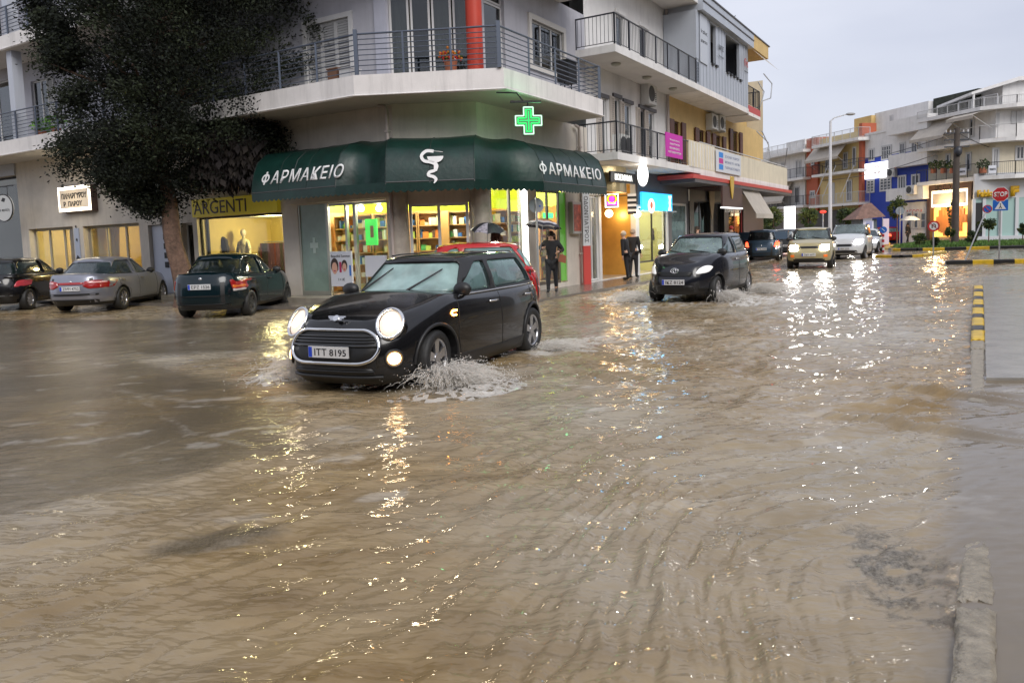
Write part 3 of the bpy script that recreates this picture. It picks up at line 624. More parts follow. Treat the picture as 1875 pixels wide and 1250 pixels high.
# tilted display stands with white boxes in the chamfer window
tag(bxs.build('medicine_boxes', boxc), 'rows of small white, cream and orange medicine boxes packed on the pharmacy shelves', 'medicine boxes', kind='stuff')
nt_ = thing('notice_board', 'bright green upright notice with a small brown window hanging in the pharmacy window', 'notice', LW((at(LF, 681, 450, .4)[0], .4, 1.2)))
r = rect(LF, 670, 691, 401, 449, .4); mb = MB(LF); mb.box(r[0], r[1], .38, .42, r[2], r[3]); mb.build('board', mat('notice green', (.05, .75, .08), .5, emit=.55), nt_)
mb = MB(LF); x = r[0]+.6*(r[1]-r[0]); mb.box(x-.05, x+.05, .36, .379, r[2]+.2, r[2]+.5); mb.build('picture', mWood, nt_)
for k, px in enumerate((661, 694)):
    p = dep(px, 382, 20.2); o = thing('spot_lamp', ['left', 'right'][k]+' of the two bright spot lamps above the green notice', 'lamp', p); 
    mb = MB(); mb.ball(p, .085, 12); mb.build('bulb', mat('spot glow', (1, .95, .88), .5, emit=14), o)
    mb = MB(); mb.cyl(p.x, p.y, p.z+.07, p.z+.16, .05, 10); mb.build('socket', mF2, o); lamp_light(p+Vector((0, -.15, 0)), 6, (1, .85, .65), .08)
for k, (a, b, py) in enumerate(((904, 919, 395), (996, 1013, 390), (1020, 1030, 388))):
    r = rect(RF, a, b, py, py+9, .8); o = thing('shop_display', ['leftmost', 'middle', 'right hand'][k]+' of the small glowing green counter signs inside the pharmacy', 'display', RW(((r[0]+r[1])/2, .8, r[2])))
    mb = MB(RF); mb.box(r[0], r[1], .8, .83, r[2], r[3]); mb.build('screen', mat('green screen', (.03, .9, .25), .5, emit=1.6), o); mb = MB(RF); mb.box(r[0]-.2, r[1]+.2, .84, .87, r[2]-.15, r[3]+.2); mb.build('backing', mat('display amber', (.9, .5, .03), .5, emit=.25), o)
# poster stand by the entrance
r = rect(LF, 607, 646, 460, 524, -.15); o = thing('advert_poster', 'white poster with two smiling faces standing at the pharmacy entrance', 'poster', LW(((r[0]+r[1])/2, -.15, .2)))
mb = MB(LF); mb.box(r[0], r[1], -.18, -.14, r[2], r[3]); mb.build('panel', mat('poster white', (.62, .64, .70), .4), o)
mb = MB(LF); w_ = r[1]-r[0]; h_ = r[3]-r[2]
def disc(mb, cx, cz, rx, rz, y, m, n=16): mb.add([(cx+rx*cos(2*pi*k/n), y, cz+rz*sin(2*pi*k/n)) for k in range(n)], [tuple(range(n))], m)
for (cx, cz, s_) in ((.20, .52, 1.15), (.66, .54, .85)):
    X_, Z_ = r[0]+w_*cx, r[2]+h_*cz; disc(mb, X_, Z_+.06*s_, .12*s_, .17*s_, -.183, 1); disc(mb, X_, Z_, .085*s_, .135*s_, -.186, 0); disc(mb, X_, Z_-.06*s_, .04*s_, .014, -.189, 2)
mb.slab([(r[0]+.04, r[2]+.42), (r[0]+.28, r[2]+.42), (r[0]+.24, r[2]+.62), (r[0]+.1, r[2]+.62)], -.181, -.179, 2)
mb.box(r[0]+w_*.42, r[0]+w_*.52, -.185, -.181, r[2]+h_*.40, r[2]+h_*.70, 2); mb.box(r[0]+w_*.88, r[0]+w_*.96, -.185, -.181, r[2]+h_*.3, r[2]+h_*.6, 3)
mb.build('faces', [mat('skin print', (.62, .36, .26), .5), mat('hair print', (.04, .025, .02), .5), mat('magenta print', (.40, .02, .10), .5), mat('blue print', (.03, .15, .5), .5)], o)
text('Beautiful Summer', LF, (r[0]+r[1])/2, -.182, r[3]-.12, w_*.9, .07, mDark, o, thick=.003); text('1+1€', LF, (r[0]+r[1])/2, -.182, r[2]+.18, w_*.3, .07, mDark, o, thick=.003)
r = rect(LF, 668, 684, 468, 500, -.1); o = thing('counter_board', 'small white board low in the pharmacy window behind the black hatchback bonnet', 'board', LW((r[0], -.05, .2))); mb = MB(LF); mb.box(r[0], r[1]+.4, -.09, -.05, .7, r[3]); mb.build('panel', mat('poster white'), o); mb = MB(LF); mb.box(r[0], r[0]+.04, -.09, -.05, .2, .7); mb.box(r[1]+.3, r[1]+.34, -.09, -.05, .2, .7); mb.build('leg', mF2, o)

# ------------------------------------------------------------------ green awnings
mAwn = mat('awning green', (.004, .026, .020), .38, vary=.3, vscale=2.5, stain=.25, bump=.25, bscale=9); mAwnT = mat('awning top pale', (.03, .07, .045), .6, vary=.6, vscale=6)  # top strip is a paler, mottled green
PROF = [(0, 4.06), (-.30, 4.05), (-.76, 3.93), (-1.05, 3.70), (-1.19, 3.42), (-1.26, 3.16), (-1.30, 2.92)]
def mesh_strip(mb, ra, rb, m=0, seg=10, fold=None):
    V_ = []; Fq = []; n = len(ra)
    for k in range(seg+1):
        t = k/seg
        for i in range(n):
            p_ = Vector(ra[i]).lerp(Vector(rb[i]), t); sag = .035*sin(pi*t)*(1 if 0 < i < n-1 else .4)*(1 if i < n-2 else 0); p_ = p_-Vector((0, 0, sag)); p_ = p_ if fold is None else p_+fold*(.42*sin(pi*t)**1.5*(i/(n-1))**.6); V_.append(p_)
    for k in range(seg):
        for i in range(n-1): Fq.append((k*n+i, k*n+i+1, (k+1)*n+i+1, (k+1)*n+i))
    I0 = len(mb.v); mb.add(V_, Fq, 0, True)
    for j, f in enumerate(Fq):
        if j % (n-1) == 0: mb.m[len(mb.m)-len(Fq)+j] = 1
def ring(T, x, sc=1., dz=0.): return [T @ Vector((x, p[0]*sc, p[1]+dz)) for p in PROF]
def valance(mb, A, B, z0=2.92, h=.24, m=0):
    A = Vector(A); B = Vector(B); n = max(2, int((B-A).length/.16))
    for k in range(n):
        a = A.lerp(B, k/n); b = A.lerp(B, (k+1)/n); pts = [a, b]+[a.lerp(b, 1-t)-Vector((0, 0, h-.05+.05*sin(pi*t))) for t in (0, .25, .5, .75, 1)]
        mb.add(pts, [tuple(range(len(pts)))], m)
xa0, xa1 = at(LF, 462, 372, -1.3)[0], -.75
LI = LF.inverted(); RI = RF.inverted()
mLet = mat('lettering white', (.80, .80, .80), .5, vary=.1)
AW = []
for nm, T, a, b, lab in (('l', LF, xa0, xa1, 'dark green awning lettered ΦΑΡΜΑΚΕΙΟ left of the round column, beside the dark tree'), ('m', MF, .0, MWD-.02, 'dark green awning with white bowl and snake emblem over the chamfer window'), ('r', RF, .95, at(RF, 1111, 340, -1.3)[0], 'dark green awning lettered ΦΑΡΜΑΚΕΙΟ on the right, running down the side street')):
    o = thing('awning', lab, 'awning', T @ Vector(((a+b)/2, 0, 3.5)), 0, 'green pharmacy awnings'); AW.append(o)
    mb = MB(); mesh_strip(mb, ring(T, a), ring(T, b)); mb.build('canopy', [mAwn, mAwnT], o)
    mb = MB(); valance(mb, T @ Vector((a, -1.30, 2.92)), T @ Vector((b, -1.30, 2.92))); mb.build('valance', mAwn, o)
    mb = MB(T); ns_ = max(2, round((b-a)/1.0))
    for k in range(ns_+1): x = a+(b-a)*k/ns_; mb.tube([(x, p_[0]-.004, p_[1]+.004-.035*sin(pi*k/ns_)*(0 < j < len(PROF)-2)) for j, p_ in enumerate(PROF)], .007, 4)
    mb.tube([(a, -1.245, 3.195), (b, -1.245, 3.195)], .006, 4); mb.build('seam', mat('awning seam', (.003, .014, .012), .6), o)
    mb = MB(T)
    for x in (a, (a+b)/2, b):
        mb.tube([(x, p_[0]+.01, p_[1]-.04) for p_ in PROF], .016, 6)
        mb.tube([(x, 0, 2.95), (x, -1.28, 2.93)], .016, 6)
    mb.tube([(a, -1.29, 2.92), (b, -1.29, 2.92)], .018, 6); mb.build('frame', mat('awning frame', (.12, .12, .12), .4, metal=.6), o)
    for x, e in ((a, 'l'), (b, 'r')):
        if (nm, e) in (('l', 'l'), ('r', 'r')):
            mb = MB(); R_ = ring(T, x); mb.add(R_+[T @ Vector((x, 0, 2.92))], [tuple(range(len(R_)+1))]); mb.build('end_panel', mAwn, o)
# folded webs that join the sections at the building's corners
mb = MB(); mesh_strip(mb, ring(LF, xa1), ring(MF, .0), seg=8, fold=Vector((.1, .9, -.15))); mb.build('corner_web', [mAwn, mAwnT], AW[0])
mb = MB(); ra = ring(MF, MWD-.02); rb = ring(RF, .95); mesh_strip(mb, ra, rb, seg=8, fold=Vector((-.35, .8, -.15)))
mb.build('corner_web', [mAwn, mAwnT], AW[2])
mb = MB(); valance(mb, LF @ Vector((xa1, -1.30, 2.92)), MF @ Vector((0, -1.30, 2.92))); mb.build('valance', mAwn, AW[0])
mb = MB(); valance(mb, MF @ Vector((MWD-.02, -1.30, 2.92)), RF @ Vector((.95, -1.30, 2.92))); mb.build('valance', mAwn, AW[2])
tl = atan2(.1+.06, .58)
def awn_x(T, px, py): return at(T, px, py, -1.2)
for T, px0, px1, pt, pb, o in ((LF, 481, 631, 316, 330, AW[0]), (RF, 985, 1098, 290, 333, AW[2])):
    xa, za = awn_x(T, px0, 330 if T is LF else 305); xb, zb = awn_x(T, px1, 316 if T is LF else 318)
    w_ = abs(xb-xa); xs_ = min(xa, xb); text('ΑΡΜΑΚΕΙΟ', T, xs_+w_*.56, -1.23, 3.27, w_*.88, .34, mLet, o, bold=.012, tilt=-tl, thick=.012, shear=.2, space=1.12)
    QF = T @ Matrix.Translation((xs_+w_*.055, -1.235, 3.27)) @ Matrix.Rotation(-tl, 4, 'X'); mb = MB(QF); rx, rz = w_*.050, .115; n = 24; V = []      # the letter Φ
    for k in range(n): c_, s_ = cos(2*pi*k/n), sin(2*pi*k/n); V += [(rx*c_+.2*rz*s_, 0, rz*s_), ((rx-.05)*c_+.2*(rz-.05)*s_, 0, (rz-.05)*s_)]
    mb.add(V, [(2*k, 2*((k+1) % n), 2*((k+1) % n)+1, 2*k+1) for k in range(n)]); mb.slab([(-.058, -.17), (-.008, -.17), (.062, .17), (.012, .17)], -.004, .004); mb.build('lettering', mLet, o)
# bowl and snake
xc = at(MF, 791, 300, -1.25)[0]; TB = MF @ Matrix.Translation((xc, -1.262, 3.22)) @ Matrix.Rotation(-tl*.75, 4, 'X')
mb = MB(TB)
def ribbon(mb, pts, wds, y0=-.02, y1=-.008):
    n = len(pts); Lp = []; Rp = []
    for i in range(n):
        a = Vector(pts[max(i-1, 0)]); b = Vector(pts[min(i+1, n-1)]); d = (b-a).normalized(); q = Vector((-d.y, d.x))*wds[i]/2; c_ = Vector(pts[i]); Lp.append(c_+q); Rp.append(c_-q)
    for i in range(n-1):
        mb.add([(Lp[i].x, y0, Lp[i].y), (Rp[i].x, y0, Rp[i].y), (Rp[i+1].x, y0, Rp[i+1].y), (Lp[i+1].x, y0, Lp[i+1].y)], [(0, 1, 2, 3)])
s_ = .36
def cat(pts, n=6):
    P_ = [Vector(p) for p in pts]; o_ = []
    for i in range(len(P_)-1):
        p0, p1, p2, p3 = P_[max(i-1, 0)], P_[i], P_[i+1], P_[min(i+2, len(P_)-1)]
        for k in range(n): t = k/n; o_.append(.5*((2*p1)+(p2-p0)*t+(2*p0-5*p1+4*p2-p3)*t*t+(3*p1-p0-3*p2+p3)*t**3))
    return o_+[P_[-1]]
sn = cat([(.12*s_, 1.05*s_), (-.35*s_, 1.08*s_), (-.66*s_, .78*s_), (-.5*s_, .45*s_), (-.1*s_, .35*s_), (.3*s_, .15*s_), (.2*s_, -.18*s_), (-.15*s_, -.3*s_), (-.22*s_, -.5*s_), (.1*s_, -.62*s_), (.24*s_, -.8*s_), (.1*s_, -1.05*s_)])
ribbon(mb, sn, [.20*s_*(1 if i < len(sn)-7 else (len(sn)-i)/7.) for i in range(len(sn))])
mb.add([(-.28*s_+0*k, -.02, .72*s_) if k < 0 else (.22*s_+.52*s_*cos(pi+pi*k/10), -.02, .72*s_-.42*s_*abs(sin(pi*k/10))) for k in range(11)], [tuple(range(11))])
mb.box(.12*s_, .32*s_, -.022, -.012, -.25*s_, .34*s_); mb.tube([(-.1*s_, -.02, 1.1*s_), (.7*s_, -.02, .98*s_)], .02*s_, 4)
mb.build('emblem', mLet, AW[1])

# ------------------------------------------------------------------ pharmacy cross sign
cx_ = dep(967, 222, 17.2); o = thing('pharmacy_cross_sign', 'green neon pharmacy cross hanging under the white balcony on the right', 'sign', (cx_.x, cx_.y, cx_.z))
TC = Matrix.Translation(cx_) @ Matrix.Rotation(R(8), 4, 'Z')
def plus(a, b): return [(-b, -a), (-b, -b), (-a, -b), (-a, b), (-b, b), (-b, a), (b, a), (b, b), (a, b), (a, -b), (b, -b), (b, -a)]
def plusp(a, b): return [(-b, -a), (b, -a), (b, -b), (a, -b), (a, b), (b, b), (b, a), (-b, a), (-b, b), (-a, b), (-a, -b), (-b, -b)]
mb = MB(TC); mb.slab(plusp(.31, .12), -.06, .06); mb.build('housing', mat('sign grey', (.16, .24, .19), .4), o)
mb = MB(TC); gw = mat('neon white', (.5, .9, .6), .5, emit=.75); gg = mat('neon green', (.01, .75, .12), .5, emit=.9)
def outline(mb, a, b, t, y, m):
    P_ = plusp(a, b); n = len(P_)
    for i in range(n): A = Vector((P_[i][0], y, P_[i][1])); B = Vector((P_[(i+1) % n][0], y, P_[(i+1) % n][1])); mb.tube([A, B], t, 6, m)
outline(mb, .29, .105, .014, -.065, 0); outline(mb, .235, .055, .012, -.065, 1); mb.tube([(-.2, -.065, 0), (.2, -.065, 0)], .012, 6, 1); mb.tube([(0, -.065, -.2), (0, -.065, .2)], .012, 6, 1)
mb.build('neon_tube', [gw, gg], o)
mb = MB(TC); mb.tube([(0, 0, .31), (0, 0, .42)], .02, 6); mb.box(-.38, .30, -.03, .03, .40, .44); mb.tube([(-.1, 0, .44), (-.2, .25, .66), (-.62, .5, .72)], .018, 6); mb.build('bracket', mDark, o)
lamp_light(cx_+Vector((.25, .5, .1)), 12, (.25, 1, .4), .2, name='cross_light')
for k, (T, px, lab, w_, h_, m_) in enumerate(((RF, 1040, 'dark folded barbecue at the right end of the long balcony', .5, .55, mDark), (LF, 640, 'low white box on the balcony left of the corner post', .35, .25, mFrame), (LF, 617, 'small brown crate on the balcony before the shutter', .3, .3, mBrownC := mat('crate brown', (.2, .1, .06), .7)))):
    x = at(T, px, 150, -.9)[0]; o = thing(('barbecue', 'storage_box', 'crate')[k], lab, ('barbecue', 'box', 'crate')[k], T @ Vector((x, -.9, Z1T))); mb = MB(T); mb.box(x-w_/2, x+w_/2, -1.05, -.7, Z1T+(.3 if k == 0 else 0), Z1T+(.3 if k == 0 else 0)+h_); mb.build('body', m_, o); mb = MB(T); mb.box(x-w_/2-.02, x+w_/2+.02, -1.07, -.68, Z1T+(.3 if k == 0 else 0)+h_, Z1T+(.34 if k == 0 else .03)+h_); mb.build('lid', m_, o)
    if k == 0:
        for s_ in (-1, 1): MB(T).tube([(x+s_*.2, -.9, Z1T), (x+s_*.2, -.9, Z1T+.3)], .02, 6).build('leg', mDark, o)
# tables and pots on the balcony
p = dep(826, 136, 18.3); o = thing('flower_pot', 'pot of red and orange flowers on the balcony left of the red column', 'plant pot', (p.x, p.y, Z1T))
mb = MB(); mb.cyl(p.x, p.y, Z1T, Z1T+.35, .12, 14, 0, .16); mb.build('pot', mat('terracotta', (.35, .12, .06), .7), o)
mb = MB()
for k in range(90):
    a = rnd.uniform(0, 6.3); q = rnd.uniform(0, .3); z = Z1T+.36+rnd.uniform(0, .22); mb.ball((p.x+q*cos(a), p.y+q*sin(a), z), rnd.uniform(.02, .04), 5, rnd.randrange(3))
mb.build('blossom', [mat('blossom red', (.55, .03, .02), .6), mat('blossom orange', (.6, .2, .02), .6), mat('pot leaf', (.03, .09, .02), .6)], o)
# ------------------------------------------------------------------ cars
def curve(pts):
    """smooth (monotone cubic) function through (x, y) pairs"""
    P = sorted(pts); xs = np.array([p[0] for p in P], float); ys_ = np.array([p[1] for p in P], float)
    if len(P) == 1: return lambda q: ys_[0]
    h = np.diff(xs); d = np.diff(ys_)/h; m = np.zeros(len(xs)); m[0] = d[0]; m[-1] = d[-1]
    for i in range(1, len(xs)-1): m[i] = 0 if d[i-1]*d[i] <= 0 else 2*d[i-1]*d[i]/(d[i-1]+d[i])
    def f(q):
        q = min(max(q, xs[0]), xs[-1]); i = min(max(int(np.searchsorted(xs, q))-1, 0), len(h)-1); t = (q-xs[i])/h[i]
        return float(ys_[i]*(1+2*t)*(1-t)**2 + m[i]*h[i]*t*(1-t)**2 + ys_[i+1]*t*t*(3-2*t) + m[i+1]*h[i]*t*t*(t-1))
    return f
class Shell:
    def __init__(s, xf, xr, w, zlo, zhi, nf=5., nr=5., crown=.05, lv=9, top=7, ns=46):
        s.xf, s.xr, s.w, s.zlo, s.zhi = [curve(q) if isinstance(q, list) else q for q in (xf, xr, w, zlo, zhi)]
        s.nf, s.nr, s.crown, s.lv, s.top, s.ns = nf, nr, crown, lv, top, ns
    def pt(s, ph, v):
        xf, xr = s.xf(v), s.xr(v); xc = (xf+xr)/2; a = (xf-xr)/2; n = s.nf if ph < pi/2 else s.nr
        x = xc+a*math.copysign(abs(cos(ph))**(2/n), cos(ph)); y = s.w(v)*abs(sin(ph))**(2/n)
        if ph <= 1e-6 or ph >= pi-1e-6: y = 0.
        return x, y
    def phis(s):
        q = np.linspace(0, pi, 600); P = np.array([s.pt(a, .5) for a in q]); L_ = np.r_[0, np.cumsum(np.hypot(*np.diff(P, axis=0).T))]
        t = np.linspace(0, 1, s.ns); return np.interp(t*L_[-1], L_, q)
    def mesh(s, off=0., zlow=None):
        V = []; m = 2*(s.lv+1)+2*s.top-0; rows = []
        ph = s.phis(); W = 0
        for p_ in ph:
            row = []
            for k in range(s.lv+1):
                v = k/s.lv; x, y = s.pt(p_, v); z0 = s.zlo(x) if zlow is None else zlow; z = z0+(s.zhi(x)-z0)*v; row.append((x, y, z))
            xt, yt, zt = row[-1]; wt = max(s.w(1.), 1e-3); c0 = s.crown*(yt/wt)**2
            topr = [(xt, yt*(1-2*j/(s.top+1)), zt+c0*(1-(1-2*j/(s.top+1))**2)) for j in range(1, s.top+1)]
            xb, yb, zb = row[0]; botr = [(xb, -yb*(1-2*j/(s.top+1)), zb) for j in range(1, s.top+1)]
            rows.append(row+topr+[(x, -y, z) for x, y, z in row[::-1]]+botr)
        n = len(rows[0]); bm = bmesh.new()
        vs = [[bm.verts.new(q) for q in r_] for r_ in rows]
        for i in range(len(rows)-1):
            for j in range(n):
                try: bm.faces.new((vs[i][j], vs[i][(j+1) % n], vs[i+1][(j+1) % n], vs[i+1][j]))
                except ValueError: pass
        bmesh.ops.remove_doubles(bm, verts=bm.verts, dist=1e-4); bmesh.ops.dissolve_degenerate(bm, edges=bm.edges, dist=1e-4)
        bmesh.ops.holes_fill(bm, edges=[e for e in bm.edges if e.is_boundary]); bmesh.ops.recalc_face_normals(bm, faces=bm.faces)
        for f in bm.faces: f.smooth = True
        return bm
    def side(s, x, z):
        z0, z1 = s.zlo(x), s.zhi(x); v = min(max((z-z0)/(z1-z0), 0), 1); xf, xr = s.xf(v), s.xr(v); xc = (xf+xr)/2; a = (xf-xr)/2; t = min(abs((x-xc)/a), .9999); n = s.nf if x > xc else s.nr
        return s.w(v)*(1-t**n)**(1/n)
    def end(s, y, z, front=True):
        x = s.xf(.5) if front else s.xr(.5)
        for _ in range(14):
            z0, z1 = s.zlo(x), s.zhi(x); v = min(max((z-z0)/(z1-z0), 0), 1); xf, xr = s.xf(v), s.xr(v); xc = (xf+xr)/2; a = (xf-xr)/2; n = s.nf if front else s.nr
            t = min(abs(y)/max(s.w(v), .01), .9995); xn = xc+(1 if front else -1)*a*(1-t**n)**(1/n); x = .5*x+.5*xn
        return x
def rpoly(pts, r=.05, n=4):
    """polygon with rounded corners"""
    P = [Vector(p) for p in pts]; o = []
    for i in range(len(P)):
        a, b, c = P[i-1], P[i], P[(i+1) % len(P)]; u = (a-b); v = (c-b); q = min(r, u.length*.45, v.length*.45); A = b+u.normalized()*q; B = b+v.normalized()*q
        for k in range(n+1): t = k/n; o.append((1-t)**2*A+2*t*(1-t)*b+t*t*B)
    return o
def dense(P, d=.07):
    o = []
    for i in range(len(P)):
        a, b = P[i], P[(i+1) % len(P)]; k = max(1, int((b-a).length/d)); o += [a.lerp(b, j/k) for j in range(k)]
    return o
def patch(poly, ev, off=.004, thick=.012, rings=4, mb=None, m=0):
    """curved panel: 2-D polygon carried onto a surface; ev(u, v, off) -> point"""
    mb = mb or MB(); P = dense(poly); c = sum(P, Vector((0, 0)))/len(P); n = len(P); V = []; Fq = []
    for k in range(rings): V += [ev(*(c+(p-c)*(1-k/rings)), off) for p in P]
    V.append(ev(c.x, c.y, off)); L0 = len(V); V += [ev(p.x, p.y, off-thick) for p in P]
    for k in range(rings-1):
        for i in range(n): j = (i+1) % n; Fq.append((k*n+i, k*n+j, (k+1)*n+j, (k+1)*n+i))
    for i in range(n): j = (i+1) % n; Fq.append(((rings-1)*n+i, (rings-1)*n+j, rings*n)); Fq.append((L0+i, L0+j, j, i))
    mb.add(V, Fq, m, True); return mb
def boolean(bm_a, cutters, mats, name):
    me = bpy.data.meshes.new(name); bm_a.to_mesh(me); bm_a.free()
    o = bpy.data.objects.new('tmp', me); COL.objects.link(o); tmp = []
    for cm in cutters:
        c = bpy.data.objects.new('tmp', cm); COL.objects.link(c); tmp.append(c); q = o.modifiers.new('b', 'BOOLEAN'); q.object = c; q.operation = 'DIFFERENCE'; q.solver = 'EXACT'
    dg = bpy.context.evaluated_depsgraph_get(); r = bpy.data.meshes.new_from_object(o.evaluated_get(dg))
    bpy.data.objects.remove(o)
    for c in tmp: bpy.data.objects.remove(c)
    r.name = name; r.materials.clear()
    for k in mats: r.materials.append(k)
    return r
def prism_mesh(polys):
    """closed prisms: list of (points A, points B)"""
    bm = bmesh.new()
    for A, B in polys:
        a = [bm.verts.new(p) for p in A]; b = [bm.verts.new(p) for p in B]; n = len(a); bm.faces.new(a); bm.faces.new(b[::-1])
        for i in range(n): bm.faces.new((a[i], b[i], b[(i+1) % n], a[(i+1) % n]))
    bmesh.ops.recalc_face_normals(bm, faces=bm.faces); me = bpy.data.meshes.new('cut'); bm.to_mesh(me); bm.free(); return me
mTyre = mat('tyre rubber', (.018, .018, .018), .6, bump=.3); mBlackP = mat('black plastic', (.015, .015, .016), .45); mChrome = mat('chrome', (.75, .75, .75), .08, metal=1); mRim = mat('alloy rim', (.50, .50, .52), .25, metal=.9)
mInt = mat('car interior', (.03, .03, .032), .8); mPlateW = mat('number plate white', (.62, .62, .62), .4); mPlateB = mat('number plate blue', (.02, .06, .5), .4)
mLensOff = mat('clear lens', (.62, .64, .66), .08, coat=1); mLampOn = mat('headlamp lit', (1, .92, .8), .3, emit=60, ecol=(1, .80, .52)); mLampCool = mat('headlamp lit white', (1, .96, .9), .3, emit=75, ecol=(1, .95, .86)); mTail = mat('tail lamp red', (.32, .01, .01), .12, coat=1); mTailOn = mat('tail lamp lit', (1, .05, .02), .2, emit=3.0, ecol=(1, .08, .03)); mAmber = mat('indicator amber lit', (1, .3, .04), .3, emit=16, ecol=(1, .36, .06)); mAmberDim = mat('indicator amber', (.75, .16, .02), .2, coat=1, emit=.25)  # the unlit amber lens also has a faint glow put into it
gCar = glass_mat('misted car glass', (.5, .62, .6), .50, (.30, .46, .45), 1.2); gCarD = glass_mat('dark car glass', (.32, .38, .38), .12, (.10, .16, .16), 1.5); mScr = mat('rubber seal', (.01, .01, .01), .5)
def paint(n, c=(.5,.5,.5), r=.22, metal=.0): return mat('paint '+n, c, r, metal=metal, coat=.6, spec=.35)
def wheel(T, x, side, y, r, rr, sp, car, rimm=mRim, wd=.2, steer=0.):
    Q = T @ Matrix.Translation((x, side*y, r)) @ Matrix.Rotation(steer, 4, 'Z') @ Matrix.Rotation(0 if side > 0 else pi, 4, 'Z'); n = 32
    mb = MB(Q); prof = [(rr*.97, -wd/2), (r*.93, -wd/2), (r, -wd*.36), (r, wd*.36), (r*.94, wd/2), (rr*1.03, wd/2), (rr, wd*.44), (rr*.97, -wd*.2)]
    V = []; 
    for k in range(n): a = 2*pi*k/n; V += [(q[0]*cos(a), q[1], q[0]*sin(a)) for q in prof]
    k_ = len(prof); mb.add(V, [(i*k_+j, ((i+1) % n)*k_+j, ((i+1) % n)*k_+j+1, i*k_+j+1) for i in range(n) for j in range(k_-1)], 0, True)
    wo = mb.build('wheel', mTyre, car)
    mb = MB(Q)
    V = []; pr = [(rr, wd*.43), (rr*.93, wd*.44), (rr*.90, wd*.30), (rr*.88, -wd*.1)]
    for k in range(n): a = 2*pi*k/n; V += [(q[0]*cos(a), q[1], q[0]*sin(a)) for q in pr]
    mb.add(V, [(i*4+j, ((i+1) % n)*4+j, ((i+1) % n)*4+j+1, i*4+j+1) for i in range(n) for j in range(3)], 0, True)
    for s_ in range(sp):
        a = 2*pi*s_/sp+.3; ca, sa = cos(a), sin(a); h0, h1 = .035, .052 if sp < 7 else .03
        def P_(rad, t, yy): return (rad*ca-t*sa, yy, rad*sa+t*ca)
        mb.add([P_(.03, -h0, wd*.36), P_(.03, h0, wd*.36), P_(rr*.92, h1, wd*.40), P_(rr*.92, -h1, wd*.40), P_(.03, -h0, wd*.22), P_(.03, h0, wd*.22), P_(rr*.92, h1, wd*.25), P_(rr*.92, -h1, wd*.25)], [(0, 1, 2, 3), (0, 4, 5, 1), (1, 5, 6, 2), (2, 6, 7, 3), (3, 7, 4, 0)])
    mb.tube([(0, wd*.2, 0), (0, wd*.40, 0)], .06, 14); mb.build('rim', rimm, wo)
    mb = MB(Q); mb.tube([(0, -wd*.1, 0), (0, -wd*.05, 0)], rr*.86, 20); mb.build('brake_disc', mat('brake', (.04, .04, .04), .5), wo)
def plate(T, car, loc, nrm_x, txt, w_=.5, tilt=0.):
    """number plate facing +x (nrm_x=1) or -x"""
    Q = T @ Matrix.Translation(loc) @ Matrix.Rotation(pi/2*nrm_x, 4, 'Z') @ Matrix.Rotation(tilt, 4, 'X')
    mb = MB(Q); mb.box(-w_/2, w_/2, -.012, .01, -.058, .058); mb.box(-w_/2+.004, -w_/2+.048, -.0145, -.012, -.053, .053, 1)
    o = mb.build('number_plate', [mPlateW, mPlateB], car); text(txt, Q, .03, -.0125, 0, w_*.80, .072, mDark, o, thick=.002, bold=.01)
    return o
